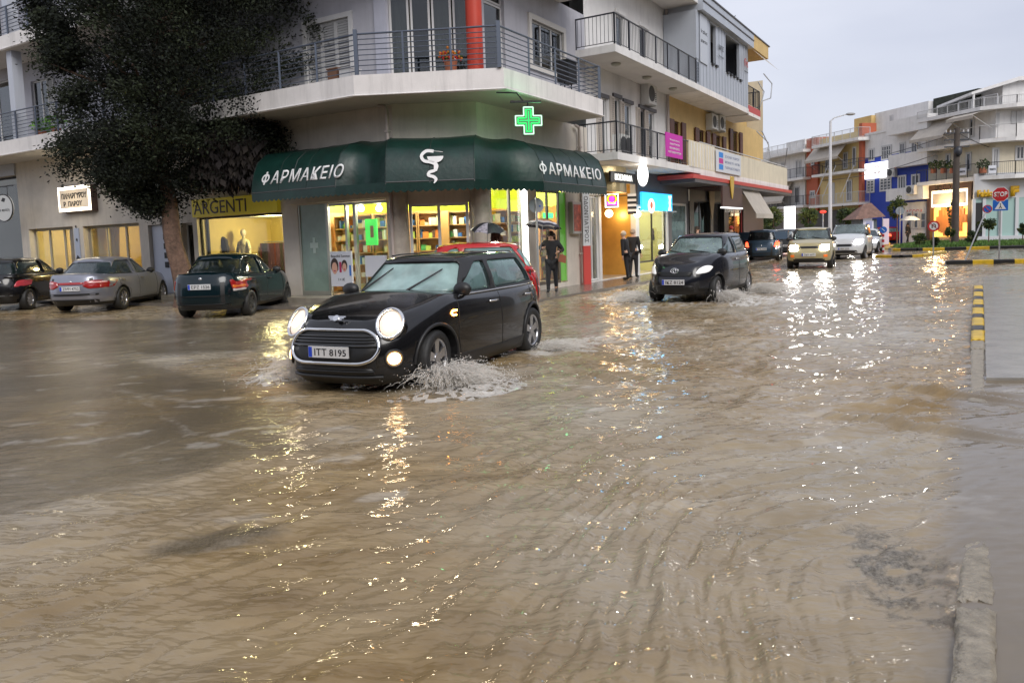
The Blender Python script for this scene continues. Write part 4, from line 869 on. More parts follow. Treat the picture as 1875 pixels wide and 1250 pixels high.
def build_car(S, name, label, cat, loc, rz, group=None):
    car = thing(name, label, cat, loc, rz, group); T = MW[car.name]; TI = Matrix.Identity(4)
    B = S['body']; K = S['cabin']; pm = S['paint']; wb = S['wb']; r = S['r']; ar = S.get('arch', r+.045)
    # lower body with wheel arches
    bm = B.mesh(); cyl = []
    for x in (0, -wb):
        for sd_ in (1, -1):
            n = 26; A = [(x+ar*cos(2*pi*k/n), sd_*.48, r+ar*sin(2*pi*k/n)) for k in range(n)]; cyl.append((A, [(p_[0], sd_*1.3, p_[2]) for p_ in A]))
    me = boolean(bm, [prism_mesh(cyl)], [pm, mBlackP], 'body')
    zt = S.get('sill', .27)
    for f in me.polygons:
        c = f.center; inarch = any((c.x-x)**2+(c.z-r)**2 < (ar+.004)**2 for x in (0, -wb)) and abs(f.normal.y) < .5 and abs(c.y) > .45
        f.material_index = 1 if (c.z < zt or inarch or (abs(abs(c.y)-.48) < .01 and c.z < .9)) else 0
    put('body', me, car)
    # cabin frame
    Ki = S['cabin_in']; bmO = K.mesh(); bmI = Ki.mesh(); mi = bpy.data.meshes.new('in'); bmI.to_mesh(mi); bmI.free()
    cut = []
    for poly in S['side_win']:
        P = rpoly(poly, S.get('wr', .05)); 
        for sd_ in (1, -1): cut.append(([(p_.x, sd_*.36, p_.y) for p_ in P], [(p_.x, sd_*1.2, p_.y) for p_ in P]))
    xm_ = (K.xf(.5)+K.xr(.5))/2
    PF = rpoly(S['front_win'], .06); PR = rpoly(S['rear_win'], .07)
    cf = prism_mesh([([(xm_+.4, p_.x, p_.y) for p_ in PF], [(3., p_.x, p_.y) for p_ in PF]), ([(xm_-.4, p_.x, p_.y) for p_ in PR], [(-6., p_.x, p_.y) for p_ in PR])])
    rf = S.get('roofpaint', pm)
    me = boolean(bmO, [mi, prism_mesh(cut), cf], [pm, mInt, rf, mBlackP], 'cabin_frame')
    for f in me.polygons:
        c = f.center; ys_ = K.side(c.x, min(c.z, K.zhi(c.x))) if K.xr(.5) < c.x < K.xf(.5) else 9
        inner = (abs(c.y) < ys_-.018 and c.z < K.zhi(c.x)-.015 and K.xr(.9)+.03 < c.x < K.xf(.9)-.02) and f.normal.z < .3
        f.material_index = 2 if (c.z > K.zhi(c.x)-.025 and f.normal.z > .3) else 0
        if S.get('blackpillar') and f.material_index == 0: f.material_index = 3
    put('cabin_frame', me, car)
    es = lambda sd_: (lambda u, v, off: Vector((u, sd_*(K.side(u, v)+off), v)))
    ef = lambda front: (lambda u, v, off: Vector((K.end(u, v, front)+(off if front else -off), u, v)))
    gl = S.get('glass', gCar)
    for i, poly in enumerate(S['side_win']):
        for sd_ in (1, -1):
            mb = patch(rpoly([(p_[0], p_[1]) for p_ in poly], S.get('wr', .05)), es(sd_), -.012, .004, 3, MB(T)); mb.build('side_window', gl, car)
    mb = patch(rpoly(S['front_win'], .06), ef(True), -.012, .004, 6, MB(T)); mb.build('windscreen', S.get('wglass', gl), car)
    mb = patch(rpoly(S['rear_win'], .07), ef(False), -.012, .004, 6, MB(T)); mb.build('rear_window', gl, car)
    bs = lambda sd_: (lambda u, v, off: Vector((u, sd_*(B.side(u, v)+off), v)))
    be = lambda front: (lambda u, v, off: Vector((B.end(u, v, front)+(off if front else -off), u, v)))
    # interior
    zb = B.zhi(-1.6); mb = MB(T)
    mb.box(K.xr(0)+.1, K.xf(0)-.15, -.6, .6, zb-.32, zb-.02)
    seat = MB(T)
    for x in (-1.35, -2.3):
        for y in ((-.36, .36) if x > -2 else (-.38, 0, .38)):
            seat.add(*(lambda q: q)(([(x-.12, y-.22, zb-.25), (x+.02, y-.22, zb-.25), (x+.02, y+.22, zb-.25), (x-.12, y+.22, zb-.25), (x-.3, y-.2, zb+.16), (x-.2, y-.2, zb+.16), (x-.2, y+.2, zb+.16), (x-.3, y+.2, zb+.16)], [(0, 3, 2, 1), (4, 5, 6, 7), (0, 1, 5, 4), (1, 2, 6, 5), (2, 3, 7, 6), (3, 0, 4, 7)])))
            seat.ball((x-.27, y, zb+.17), .09, 8, 0, (.5, 1.2, .9))
    seat.build('seat', mInt, car)
    mb.build('dashboard', mInt, car)
    # wheels
    for x in (0, -wb):
        for sd_ in (1, -1): wheel(T, x, sd_, min(S['track']/2, B.side(x, r+.15)-.105), r, S['rim'], S.get('spokes', 5), car, S.get('rimm', mRim), steer=S.get('steer', 0) if x == 0 else 0)
    # mirrors, handles, seams
    mx_, mz = S['mirror']
    for sd_ in (1, -1):
        mb = MB(T); y0 = K.side(mx_, mz) if K.xf(0) > mx_ else B.side(mx_, mz-.1)
        mb.ball((mx_, sd_*(y0+.17), mz), .115, 12, 0, (.62, 1.0, .72)); mb.tube([(mx_, sd_*(y0-.02), mz-.07), (mx_, sd_*(y0+.12), mz-.03)], .028, 8)
        mb.build('mirror', S.get('mirrorm', mBlackP), car)
    for hx in S['handles']:
        for sd_ in (1, -1):
            z = S['handle_z']; mb = MB(T); q = [(hx+dx, sd_*(B.side(hx+dx, z)+e), z) for dx, e in ((-.09, .005), (-.07, .035), (.07, .035), (.09, .005))]; mb.tube(q, .013, 8); mb.build('door_handle', S.get('handlem', mChrome), car)
    for sd_ in (1, -1):
        mb = MB(T)
        for sx in S['seams']:
            for a, b in zip(sx[:-1], sx[1:]): mb.tube([(lambda x, z: (x, sd_*(B.side(x, z)+.0005), z))(a[0]+(b[0]-a[0])*k/6, a[1]+(b[1]-a[1])*k/6) for k in range(7)], .005, 4, cap=False)
        mb.build('door_seam', mScr, car)
    for (nm, surf, poly, mt, off, rad) in S['patches']:
        for sd_ in ((1, -1) if surf[-1] == '*' else (1,)):
            P = rpoly([(p_[0]*(sd_ if surf[0] != 's' else 1), p_[1]) for p_ in poly], rad)
            ev = be(True) if surf[0] == 'f' else be(False) if surf[0] == 'r' else bs(sd_)
            if surf[0] == 'c': ev = ef(False)
            patch(P, ev, off, .03, 4, MB(T)).build(nm, mt, car)
    if 'extra' in S: S['extra'](car, T, B, K)
    return car
def mkspec(**k):
    """a generic car from a few measures"""
    d = dict(L=4.0, wb=2.5, fo=.8, W=1.7, H=1.45, hood=.80, cowl=1.0, belt=.97, deck=None, tail=.97, wsb=-.40, wst=-1.15, rb=None, rt=None, r=.3, rim=.2, zb=.2, nf=4.6, nr=6, nose=.60, roofw=.58, cw=None)
    d.update(k); g = d; xr = -(g['L']-g['fo']); hw = g['W']/2; rb = g['rb'] if g['rb'] is not None else xr+.12; rt = g['rt'] if g['rt'] is not None else xr+.35; cw = g['cw'] or hw-.07
    zs = [(g['fo']+.02, g['nose']), (g['fo']-.12, g['hood']-.05), (g['fo']-.4, g['hood']+.02), (g['wsb']+.3, (g['hood']+g['cowl'])/2+.02), (g['wsb'], g['cowl']-.03), (-1.5, g['belt']), (rb+.25, g['belt']+.015), (xr+.25, g['tail']-.0), (xr+.03, g['tail']-.06), (xr-.02, g['tail']-.12)]
    B = Shell([(0, g['fo']-.10), (.25, g['fo']-.01), (.5, g['fo']), (.75, g['fo']-.05), (1, g['fo']-.17)], [(0, xr+.14), (.22, xr+.02), (.45, xr), (.75, xr+.03), (1, xr+.1)],
              [(0, hw-.07), (.2, hw-.015), (.5, hw), (.8, hw-.012), (1, hw-.07)], [(-6, g['zb']), (2, g['zb'])], zs, g['nf'], g['nr'], .05, 10, 9, 60)
    H = g['H']; c = .045
    zl = [(-6, g['belt']-.06), (g['wsb']-.1, g['belt']-.06), (g['wsb']+.3, g['cowl']-.08)]
    zh = [(rt-.3, H-c-.09), (rt, H-c-.04), (rt+.5, H-c), (g['wst']-.5, H-c), (g['wst'], H-c-.03), (g['wst']+.3, H-c-.10)]
    def cab(o): return Shell([(0, g['wsb']-o+.02), (.5, (g['wsb']+g['wst'])/2+.06-o), (1, g['wst']+.05-o)], [(0, rb+o-.02), (.5, (rb+rt)/2-.04+o), (1, rt+o)], [(0, cw-o), (.5, (cw+g['roofw'])/2+.025-o), (1, g['roofw']-o)], [(a, b-(.1 if o else 0)) for a, b in zl], [(a, b-o) for a, b in zh], 5.5, 5. if g['deck'] is None else 4.2, c, 9, 9, 60)
    zt = H-c-.065; zb_ = g['belt']+.015
    P = dict(body=B, cabin=cab(0), cabin_in=cab(.035), wb=g['wb'], r=g['r'], rim=g['rim'], track=g['W']-.2, sill=g['zb']+.07, mirror=(g['wsb']-.25, g['belt']+.06), handle_z=g['belt']-.12)
    bp = g.get('bp', g['wsb']-1.12); cp = g.get('cp', rb+.38)
    fa = lambda z: g['wsb']+(g['wst']-g['wsb'])*((z-g['cowl'])/(zt-g['cowl']))
    ra = lambda z: rb+(rt-rb)*((z-zb_)/(zt-zb_))
    P['side_win'] = [[(fa(zb_)-.34, zb_), (fa(zt)-.24, zt), (bp+.05, zt), (bp+.05, zb_)], [(bp-.05, zb_), (bp-.05, zt), (max(ra(zt)+.14, cp-.02), zt), (max(ra(zb_)+.16, cp-.25), zb_+.02)]]
    P['front_win'] = [(-cw+.09, g['cowl']-.01), (cw-.09, g['cowl']-.01), (g['roofw']-.05, H-c-.07), (-g['roofw']+.05, H-c-.07)]
    P['rear_win'] = [(-cw+.13, zb_+.02), (cw-.13, zb_+.02), (g['roofw']-.05, H-c-.10), (-g['roofw']+.05, H-c-.10)]
    P['handles'] = [bp+.18, cp+.12]; ax = g['wb']
    P['seams'] = [[(fa(zb_)-.12, g['belt']-.03), (fa(zb_)-.06, .5), (fa(zb_)-.12, .3), (bp, .27), (bp, g['belt']-.03)], [(bp, .27), (-ax+.42, .29), (-ax+.36, .55), (cp-.0, g['belt']-.25), (cp-.05, g['belt']-.03)]]
    P['patches'] = []; P['g'] = g; P['xr'] = xr
    return P

# --- the black hatchback in front
bk = paint('black', (.006, .006, .007), .18)
S = mkspec(L=4.06, wb=2.567, fo=.80, W=1.727, H=1.425, hood=.80, cowl=1.0, belt=.955, tail=.96, wsb=-.40, wst=-1.02, rb=-3.10, rt=-2.80, r=.31, rim=.215, zb=.13, nf=4.0, nr=4.4, nose=.66, roofw=.60, cw=.765, bp=-1.52, cp=-2.50)
S.update(paint=bk, sill=.31, spokes=5, arch=.36, wr=.06, blackpillar=True, steer=R(4), wglass=glass_mat('misted windscreen', (.5, .62, .6), .62, (.42, .60, .57), 1.1), glass=glass_mat('misted side glass', (.5, .62, .6), .5, (.22, .36, .36), 1.2))
S['patches'] = [('grille', 'f', [(-.50, .40), (-.56, .50), (-.52, .62), (-.40, .69), (.40, .69), (.52, .62), (.56, .50), (.50, .40), (.38, .36), (-.38, .36)], mat('grille black', (.006, .006, .006), .5), .006, .10), ('lower_intake', 'f', [(-.5, .23), (.5, .23), (.48, .31), (-.48, .31)], mBlackP, .006, .03),
                ('tail_lamp', 'r*', [(.52, .60), (.72, .60), (.72, .88), (.52, .88)], mTail, .012, .04)]
def mini_extra(car, T, B, K):
    fr = lambda y, z, o=.0: Vector((B.end(y, z)+o, y, z))
    # chrome grille ring and bars
    ringp = dense(rpoly([(-.50, .40), (-.56, .50), (-.52, .62), (-.40, .69), (.40, .69), (.52, .62), (.56, .50), (.50, .40), (.38, .36), (-.38, .36)], .10), .05); ringp.append(ringp[0])
    mb = MB(T); mb.tube([fr(p.x, p.y, .014) for p in ringp], .020, 8, cap=False); mb.build('grille_ring', mChrome, car)
    mb = MB(T)
    for z in (.63, .60, .572): mb.tube([fr(-.50+k*.1, z, .012) for k in range(11)], .009, 5)
    mb.tube([fr(-.53+k*.106, .535, .016) for k in range(11)], .012, 5); mb.build('grille_bar', mat('gloss black', (.01, .01, .01), .15, coat=1), car)
    mb = MB(T); mb.tube([fr(-.5+k*.1, .275, .014) for k in range(11)], .010, 5); mb.tube([fr(-.56+k*.112, .215, .02) for k in range(11)], .02, 6); mb.build('bumper_lip', mBlackP, car)
    # round headlamps leaning back with the wings
    for sd_ in (1, -1):
        c = Vector((.535, sd_*.59, .735)); nrm = Vector((.80, sd_*.24, .46)).normalized(); u = Vector((0, 0, 1))-nrm*nrm.z; u.normalize(); v = nrm.cross(u); Q = T @ Matrix(((v.x, nrm.x, u.x, c.x), (v.y, nrm.y, u.y, c.y), (v.z, nrm.z, u.z, c.z), (0, 0, 0, 1)))
        mb = MB(Q); n = 30; mb.tube([(.138*cos(2*pi*k/n), .035, .165*sin(2*pi*k/n)) for k in range(n+1)], .017, 8, cap=False)
        hr = mb.build('headlamp_ring', mChrome, car); mb = MB(Q); mb.tube([(0, -.16, 0), (0, .015, 0)], .152, 24); mb.build('headlamp_housing', bk, car)
        mb = MB(Q); mb.ball((0, .022, 0), 1., 20, 0, (.122, .03, .148)); hl = mb.build('headlamp', mat('headlamp lens glow', (1, .85, .7), .1, emit=.3, ecol=(1, .74, .55), coat=1), car); mb = MB(Q); mb.ball((0, .032, 0), 1., 18, 0, (.066, .03, .082)); mb.build('bulb', mLampOn, hl)
        # fog / side lamps in the bumper
        y, z = sd_*.655, .40; x = B.end(y, z); d = (Vector((B.end(y-.05*sd_, z), y-.05*sd_, z))-Vector((B.end(y+.03*sd_, z), y+.03*sd_, z))); nn = Vector((abs(d.y), d.x*-sd_ if False else sd_*abs(d.x), 0)).normalized(); vx = Vector((0, 0, 1)).cross(nn)
        Q2 = T @ Matrix(((vx.x, nn.x, 0, x), (vx.y, nn.y, 0, y), (0, 0, 1, z), (0, 0, 0, 1)))
        mb = MB(Q2); mb.ball((0, .005, 0), 1., 16, 0, (.072, .03, .062)); mb.build('fog_lamp', mat('fog lamp lit', (1, .6, .25), .3, emit=9, ecol=(1, .55, .22)), car)
        mb = MB(Q2); mb.tube([(.095*cos(2*pi*k/20), .0, .085*sin(2*pi*k/20)) for k in range(21)], .016, 6, cap=False); mb.build('lamp_surround', mBlackP, car)
        # side indicator
        mb = MB(T); q = [(-.38, .80), (-.30, .80), (-.27, .775), (-.30, .75), (-.36, .75)]; mb.tube([(a, sd_*(B.side(a, b)+.006), b) for a, b in q], .012, 6); mb.build('side_indicator', mAmber, car)
        # chrome belt line
        mb = MB(T); mb.tube([(x, sd_*(B.side(x, .945)+.004), .955) for x in np.linspace(-.55, -2.98, 18)], .009, 6); mb.build('belt_trim', mChrome, car)
    p = fr(0, .775); p.x = .66; Q = T @ Matrix.Translation((.655, 0, .800)) @ Matrix.Rotation(R(-38), 4, 'Y')
    mb = MB(Q); mb.tube([(0, 0, 0), (.02, 0, 0)], .036, 16)
    for sd_ in (1, -1):
        for k, (a, b) in enumerate(((.11, .022), (.095, .004), (.075, -.014))): mb.box(.004, .012, min(0, sd_*a), max(0, sd_*a), b-.006, b+.006)
    mb.build('bonnet_badge', mChrome, car)
    plate(T, car, (B.end(0, .475)+.035, 0, .475), 1, 'ΙΤΤ 8195')
    mb = MB(T); mb.tube([(B.xf(1)-1.20+.0, y, 1.005-.0*abs(y)) for y in np.linspace(-.62, .62, 9)], .008, 6)
    # wipers on the screen
    for y0, y1, zt_ in ((.10, .42, 1.24), (-.55, -.28, 1.26)):
        w = MB(T); pts = [(K.end(y0+(y1-y0)*t, 1.0+(zt_-1.0)*t)+.025, y0+(y1-y0)*t, 1.0+(zt_-1.0)*t) for t in np.linspace(0, 1, 6)]; w.tube(pts, [.014, .012, .011, .01, .009, .008], 6); w.build('wiper', mBlackP, car)
    # wheel arch trims
    for x in (0, -S['wb']):
        for sd_ in (1, -1):
            w = MB(T); pts = []
            for k in range(17): a = pi*k/16; xx, zz = x+.375*cos(a), .31+.375*sin(a); pts.append((xx, sd_*(B.side(xx, zz)+.003), zz))
            w.tube(pts, .020, 6); w.build('arch_trim', mBlackP, car)
    w = MB(T)
    for sd_ in (1, -1): w.tube([(x, sd_*(K.side(x, K.zhi(x)-.02)-.07), K.zhi(x)+.035) for x in np.linspace(-1.2, -2.7, 8)], .010, 6)
    w.build('roof_edge', bk, car)
S['extra'] = mini_extra; MINI = S
S['handles'] = [-1.30, -2.38]; S['handle_z'] = .83
build_car(S, 'hatchback', 'nearest black hatchback with chrome ringed grille and lit round headlamps splashing through the flood', 'car', (-1.55, 8.52, -.03), -2.01)

# --- dark blue black small car behind it on the right
S = mkspec(L=3.785, wb=2.46, fo=.76, W=1.695, H=1.53, hood=.88, cowl=1.08, belt=1.03, tail=1.03, wsb=-.22, wst=-1.08, rb=-2.92, rt=-2.62, r=.29, rim=.19, zb=.2, nf=2.9, nr=4, nose=.62, roofw=.58, cw=.76, bp=-1.40, cp=-2.38)
nb = paint('blue black', (.007, .008, .013), .2)
S.update(paint=nb, spokes=9, sill=.28, wglass=glass_mat('yaris screen', (.6, .7, .68), .40, (.34, .47, .46), 1.3), glass=glass_mat('yaris side', (.5, .6, .62), .35, (.20, .30, .33), 1.3))
S['patches'] = [('grille', 'f', [(-.40, .70), (.40, .70), (.36, .60), (-.36, .60)], mat('grille black'), .008, .03), ('lower_intake', 'f', [(-.42, .26), (.42, .26), (.40, .40), (-.40, .40)], mat('grille black'), .006, .04), ('side_intake', 'f*', [(.50, .27), (.66, .29), (.66, .35), (.50, .36)], mat('grille black'), .006, .03),
                ('tail_lamp', 'r*', [(.55, .72), (.74, .72), (.74, .98), (.6, .98)], mTail, .012, .04), ('headlamp', 'f*', [(.43, .64), (.66, .67), (.72, .80), (.60, .83), (.50, .77)], mat('lens white glow', (.72, .72, .72), .1, coat=1, emit=.35), .012, .06)]  # unlit headlamp lens brightened by a faint glow in its material
def yaris_extra(car, T, B, K):
    x = B.end(0, .72); mb = MB(T); n = 18
    for rx, rz in ((.085, .055), (.03, .05)): mb.tube([(x+.02-.25*(.0+rz*sin(2*pi*k/n)), rx*cos(2*pi*k/n), .725+rz*sin(2*pi*k/n)) for k in range(n+1)], .008, 6, cap=False)
    mb.tube([(x+.015, -.085*cos(a), .74) for a in np.linspace(0, pi, 9)], .006, 5); mb.build('badge', mChrome, car)
    plate(T, car, (B.end(0, .48)+.03, 0, .48), 1, 'ΙΚΖ 8124')
    for y0, y1, zt_ in ((.45, -.05, 1.14), (-.15, -.6, 1.15)):
        w = MB(T); w.tube([(K.end(y0+(y1-y0)*t, 1.08+(zt_-1.08)*t)+.02, y0+(y1-y0)*t, 1.08+(zt_-1.08)*t) for t in np.linspace(0, 1, 5)], .012, 6); w.build('wiper', mBlackP, car)
S['extra'] = yaris_extra
build_car(S, 'hatchback', 'blue black small hatchback with unlit white headlamps ploughing through the water', 'car', (3.93, 17.25, 0), -2.13)

# --- parked cars on the left, tails towards us
def rear_extra(txt, z, w_=.5, badge=True, wiper=False):
    def f(car, T, B, K):
        plate(T, car, (B.end(0, z, False)-.02, 0, z), -1, txt, w_)
        if badge: x = B.end(0, z+.17, False); mb = MB(T); mb.ball((x-.0, 0, z+.17), .04, 10, 0, (.4, 1, .8)); mb.build('badge', mChrome, car)
    return f
S = mkspec(L=4.44, wb=2.513, fo=.86, W=1.74, H=1.43, hood=.80, cowl=.98, belt=.93, deck=1, tail=1.0, wsb=-.48, wst=-1.22, rb=-3.06, rt=-2.45, r=.31, rim=.2, nf=3.4, nr=3.8, roofw=.56, bp=-1.62, cp=-2.62)
S.update(paint=paint('silver', (.27, .28, .33), .28, .55), spokes=7, glass=glass_mat('seat glass', (.3, .36, .38), .25, (.12, .17, .19), 1.6), mirrorm=mBlackP, sill=.27)
S['patches'] = [('tail_lamp', 'r*', [(.30, .70), (.45, .63), (.80, .64), (.82, .82), (.55, .85), (.34, .82)], mTail, .012, .04), ('lamp_strip', 'r', [(-.32, .74), (.32, .74), (.32, .80), (-.32, .80)], mTail, .010, .01), ('lamp_pale_band', 'r*', [(.44, .77), (.74, .77), (.74, .81), (.44, .81)], mat('lens pink', (.8, .45, .45), .2, coat=1), .016, .02), ('bumper_strip', 'r', [(-.82, .46), (.82, .46), (.82, .51), (-.82, .51)], mBlackP, .014, .02), ('lower_bumper', 'r', [(-.78, .22), (.78, .22), (.80, .36), (-.80, .36)], mBlackP, .008, .03)]  # paler pink band across each tail lamp
S['extra'] = rear_extra('ΖΜΝ 4752', .64)
SEAT = S; build_car(S, 'saloon_car', 'silver saloon parked tail out between a black hatchback and the teal saloon', 'car', (-11.32, 23.07, .0), 1.59)
S = mkspec(L=4.24, wb=2.52, fo=.82, W=1.68, H=1.43, hood=.80, cowl=.98, belt=.92, deck=1, tail=1.0, wsb=-.45, wst=-1.2, rb=-2.98, rt=-2.40, r=.29, rim=.18, nf=3.4, nr=4.2, roofw=.56, bp=-1.58, cp=-2.55)
S.update(paint=paint('teal', (.001, .010, .014), .22, .1), spokes=7, rimm=mat('steel wheel', (.06, .06, .06), .5, metal=.5), glass=glass_mat('lanos glass', (.4, .45, .45), .12, (.08, .12, .11), 1.8), handlem=mBlackP, sill=.27)
S['patches'] = [('tail_lamp', 'r*', [(.66, .62), (.80, .64), (.80, .86), (.60, .86)], mTail, .012, .04), ('reversing_lamp', 'r*', [(.66, .60), (.79, .61), (.79, .66), (.66, .66)], mat('lens pale', (.5, .45, .45), .2), .016, .02), ('indicator', 'r*', [(.66, .67), (.79, .68), (.78, .74), (.65, .74)], mat('indicator', (.6, .14, .02), .2, coat=1, emit=.1), .017, .02), ('lower_bumper', 'r', [(-.76, .22), (.76, .22), (.78, .34), (-.78, .34)], mBlackP, .008, .03), ('bumper_strip', 'r', [(-.80, .50), (.80, .50), (.80, .525), (-.80, .525)], mScr, .006, .01)]
S['extra'] = rear_extra('ΕΡΖ 1526', .72)
LANOS = S; build_car(S, 'saloon_car', 'dark teal saloon parked tail out before the lit clothes shop', 'car', (-6.64, 20.02, 0), 1.53)
S = mkspec(L=4.0, wb=2.51, fo=.82, W=1.69, H=1.48, hood=.85, cowl=1.02, belt=.98, tail=.98, wsb=-.4, wst=-1.2, rb=-3.05, rt=-2.75, r=.30, rim=.19, nf=3.4, nr=3.8, roofw=.57)
S.update(paint=paint('black b', (.008, .008, .009), .2), spokes=9, glass=gCarD)
S['patches'] = [('tail_lamp', 'r*', [(.60, .66), (.80, .68), (.80, .86), (.66, .84)], mat('tail lamp pink', (.55, .05, .07), .15, coat=1), .014, .05), ('trim_strip', 'r', [(-.35, .80), (.35, .80), (.35, .83), (-.35, .83)], mChrome, .012, .01), ('bumper_strip', 'r', [(-.75, .42), (.75, .42), (.75, .45), (-.75, .45)], mat('trim grey', (.12, .12, .12), .4), .01, .01)]
S['extra'] = rear_extra('ΙΝΕ 3300', .70)
PUNTO = S; build_car(S, 'hatchback', 'black hatchback cut by the left edge of the photo, parked beside the silver saloon', 'car', (-14.7, 24.2, 0), 1.66)
S = dict(PUNTO); S['paint'] = paint('charcoal', (.02, .021, .024), .25)
build_car(S, 'hatchback', 'dark car roof showing behind the black hatchback at the far left edge', 'car', (-18.4, 26.0, 0), 1.66)
# --- red hatchback hidden behind the black one
S = mkspec(L=3.42, wb=2.25, fo=.50, W=1.6, H=1.50, hood=.86, cowl=1.02, belt=.97, tail=.97, wsb=-.30, wst=-1.0, rb=-2.8, rt=-2.5, r=.28, rim=.18, nf=3.4, nr=4)
S.update(paint=paint('red', (.42, .008, .008), .22), spokes=7, glass=gCar)
S['patches'] = [('tail_lamp', 'r*', [(.55, .62), (.72, .62), (.72, .85), (.58, .85)], mTail, .012, .04)]
RED = S; build_car(S, 'hatchback', 'red hatchback mostly hidden behind the nearest black car, its roof showing', 'car', (-2.36, 15.0, 0), pi+R(2))
# --- oncoming and far traffic
def lampy(mt, poly): return ('headlamp', 'f*', poly, mt, .02, .05)
S = mkspec(L=3.7, wb=2.435, fo=.74, W=1.69, H=1.60, hood=1.0, cowl=1.13, belt=1.08, tail=1.05, wsb=-.25, wst=-.85, rb=-2.9, rt=-2.6, r=.32, rim=.2, nf=5.5, nr=5, nose=.86, roofw=.63, cw=.77, zb=.26)
S.update(paint=paint('champagne', (.42, .36, .20), .3, .25), wglass=glass_mat('ignis screen', (.5, .55, .55), .35, (.25, .33, .33), 1.3), glass=gCarD, spokes=6, sill=.36, blackpillar=True)
S['patches'] = [('grille', 'f', [(-.34, .80), (.34, .80), (.34, .88), (-.34, .88)], mat('grille black'), .01, .02), lampy(mLampCool, [(.40, .72), (.70, .72), (.70, .93), (.42, .93)]), ('fog_lamp', 'f*', [(.52, .46), (.66, .46), (.66, .56), (.52, .56)], mAmberDim, .012, .03), ('lower_intake', 'f', [(-.5, .33), (.5, .33), (.5, .42), (-.5, .42)], mBlackP, .01, .03)]
def ign(car, T, B, K):
    plate(T, car, (B.end(0, .56)+.03, 0, .56), 1, 'ΖΚΗ 6071')
    for y0, y1 in ((.5, .05), (-.08, -.55)): w = MB(T); w.tube([(K.end(y0+(y1-y0)*t, 1.13+.09*t)+.02, y0+(y1-y0)*t, 1.13+.09*t) for t in np.linspace(0, 1, 4)], .014, 5); w.build('wiper', mBlackP, car)
S['extra'] = ign
build_car(S, 'compact_car', 'boxy champagne coloured car with glaring headlamps coming towards the crossing', 'car', (11.64, 29.73, 0), -2.01)
S = mkspec(L=4.25, wb=2.69, fo=.85, W=1.80, H=1.80, hood=1.02, cowl=1.22, belt=1.12, tail=1.1, wsb=-.15, wst=-1.0, rb=-3.3, rt=-3.15, r=.32, rim=.2, nf=4, nr=6, nose=.75, roofw=.70, cw=.82)
S.update(paint=paint('white', (.62, .64, .66), .3), wglass=glass_mat('mpv screen', (.6, .66, .66), .35, (.28, .36, .36), 1.3), glass=gCarD)
S['patches'] = [('grille', 'f', [(-.34, .62), (.34, .62), (.34, .74), (-.34, .74)], mBlackP, .01, .02), lampy(mLampCool, [(.44, .74), (.78, .76), (.80, .96), (.50, .94)]), ('lower_intake', 'f', [(-.6, .3), (.6, .3), (.55, .44), (-.55, .44)], mBlackP, .01, .03)]
S['extra'] = lambda car, T, B, K: plate(T, car, (B.end(0, .52)+.03, 0, .52), 1, 'ΝΒΧ 2210')
build_car(S, 'van', 'tall white people carrier with headlamps on, behind the champagne car', 'van', (16.6, 37.8, 0), -2.12)
S = dict(SEAT); S['paint'] = paint('white'); S['patches'] = [lampy(mLampCool, [(.45, .62), (.76, .64), (.76, .76), (.5, .75)]), ('grille', 'f', [(-.34, .60), (.34, .60), (.34, .68), (-.34, .68)], mBlackP, .01, .02)]; S['extra'] = lambda car, T, B, K: None
WS = S; build_car(S, 'saloon_car', 'low white car following close beside the white people carrier', 'car', (21.0, 45.5, 0), -2.12)
S = mkspec(L=4.1, wb=2.5, fo=.8, W=1.72, H=1.58, hood=.95, cowl=1.1, belt=1.02, tail=1.02, wsb=-.3, wst=-1.05, rb=-3.15, rt=-2.95, r=.30, rim=.19, nr=4.5, roofw=.62)
S.update(paint=paint('slate blue', (.045, .075, .11), .25, .3), glass=glass_mat('slate glass', (.35, .38, .4), .1, (.1, .12, .13), 1.4))
S['patches'] = [('tail_lamp', 'r*', [(.58, .72), (.80, .74), (.80, .98), (.66, .98)], mTailOn, .02, .04), ('tail_lens', 'r*', [(.64, .60), (.80, .60), (.80, .70), (.64, .70)], mLensOff, .016, .03), ('bumper_strip', 'r', [(-.8, .40), (.8, .40), (.8, .44), (-.8, .44)], mScr, .01, .01)]
S['extra'] = rear_extra('ΥΝΚ 5540', .62)
BLUE = S; build_car(S, 'estate_car', 'slate blue car seen from behind with both tail lamps lit, left of the champagne car', 'car', (13.61, 40.75, 0), 1.18)
S = dict(BLUE); S['paint'] = paint('graphite', (.09, .095, .10), .3, .5); S['patches'] = [q for q in BLUE['patches'] if q[0] != 'tail_lamp']+[('tail_lamp', 'r*', [(.6, .72), (.8, .74), (.8, .95), (.66, .95)], mTail, .02, .04)]; S['extra'] = rear_extra('ΑΡΕ 9012', .62, badge=False)
build_car(S, 'estate_car', 'grey estate car driving away, half hidden between the slate blue and champagne cars', 'car', (17.2, 47.0, 0), 1.10)
S = dict(PUNTO); S['paint'] = paint('dark maroon', (.05, .008, .012), .25); S['patches'] = [('tail_lamp', 'r*', [(.6, .72), (.8, .74), (.8, .95), (.66, .95)], mTailOn, .02, .04)]
build_car(S, 'hatchback', 'dark maroon car driving away, just beyond the roof of the blue black hatchback', 'car', (12.9, 43.8, 0), 1.08)
S = dict(RED); S['patches'] = [('tail_lamp', 'r*', [(.5, .62), (.72, .62), (.72, .85), (.58, .85)], mTailOn, .012, .04)]
S['paint'] = paint('red'); build_car(S, 'hatchback', 'red hatchback parked at the far side of the square by the kebab kiosk', 'car', (34.0, 72.0, 0), 1.9)
S = dict(LANOS); S['paint'] = paint('black'); S['extra'] = lambda *a: None; S['patches'] = [('tail_lamp', 'r*', [(.5, .66), (.8, .66), (.8, .82), (.5, .82)], mTailOn, .012, .04)]
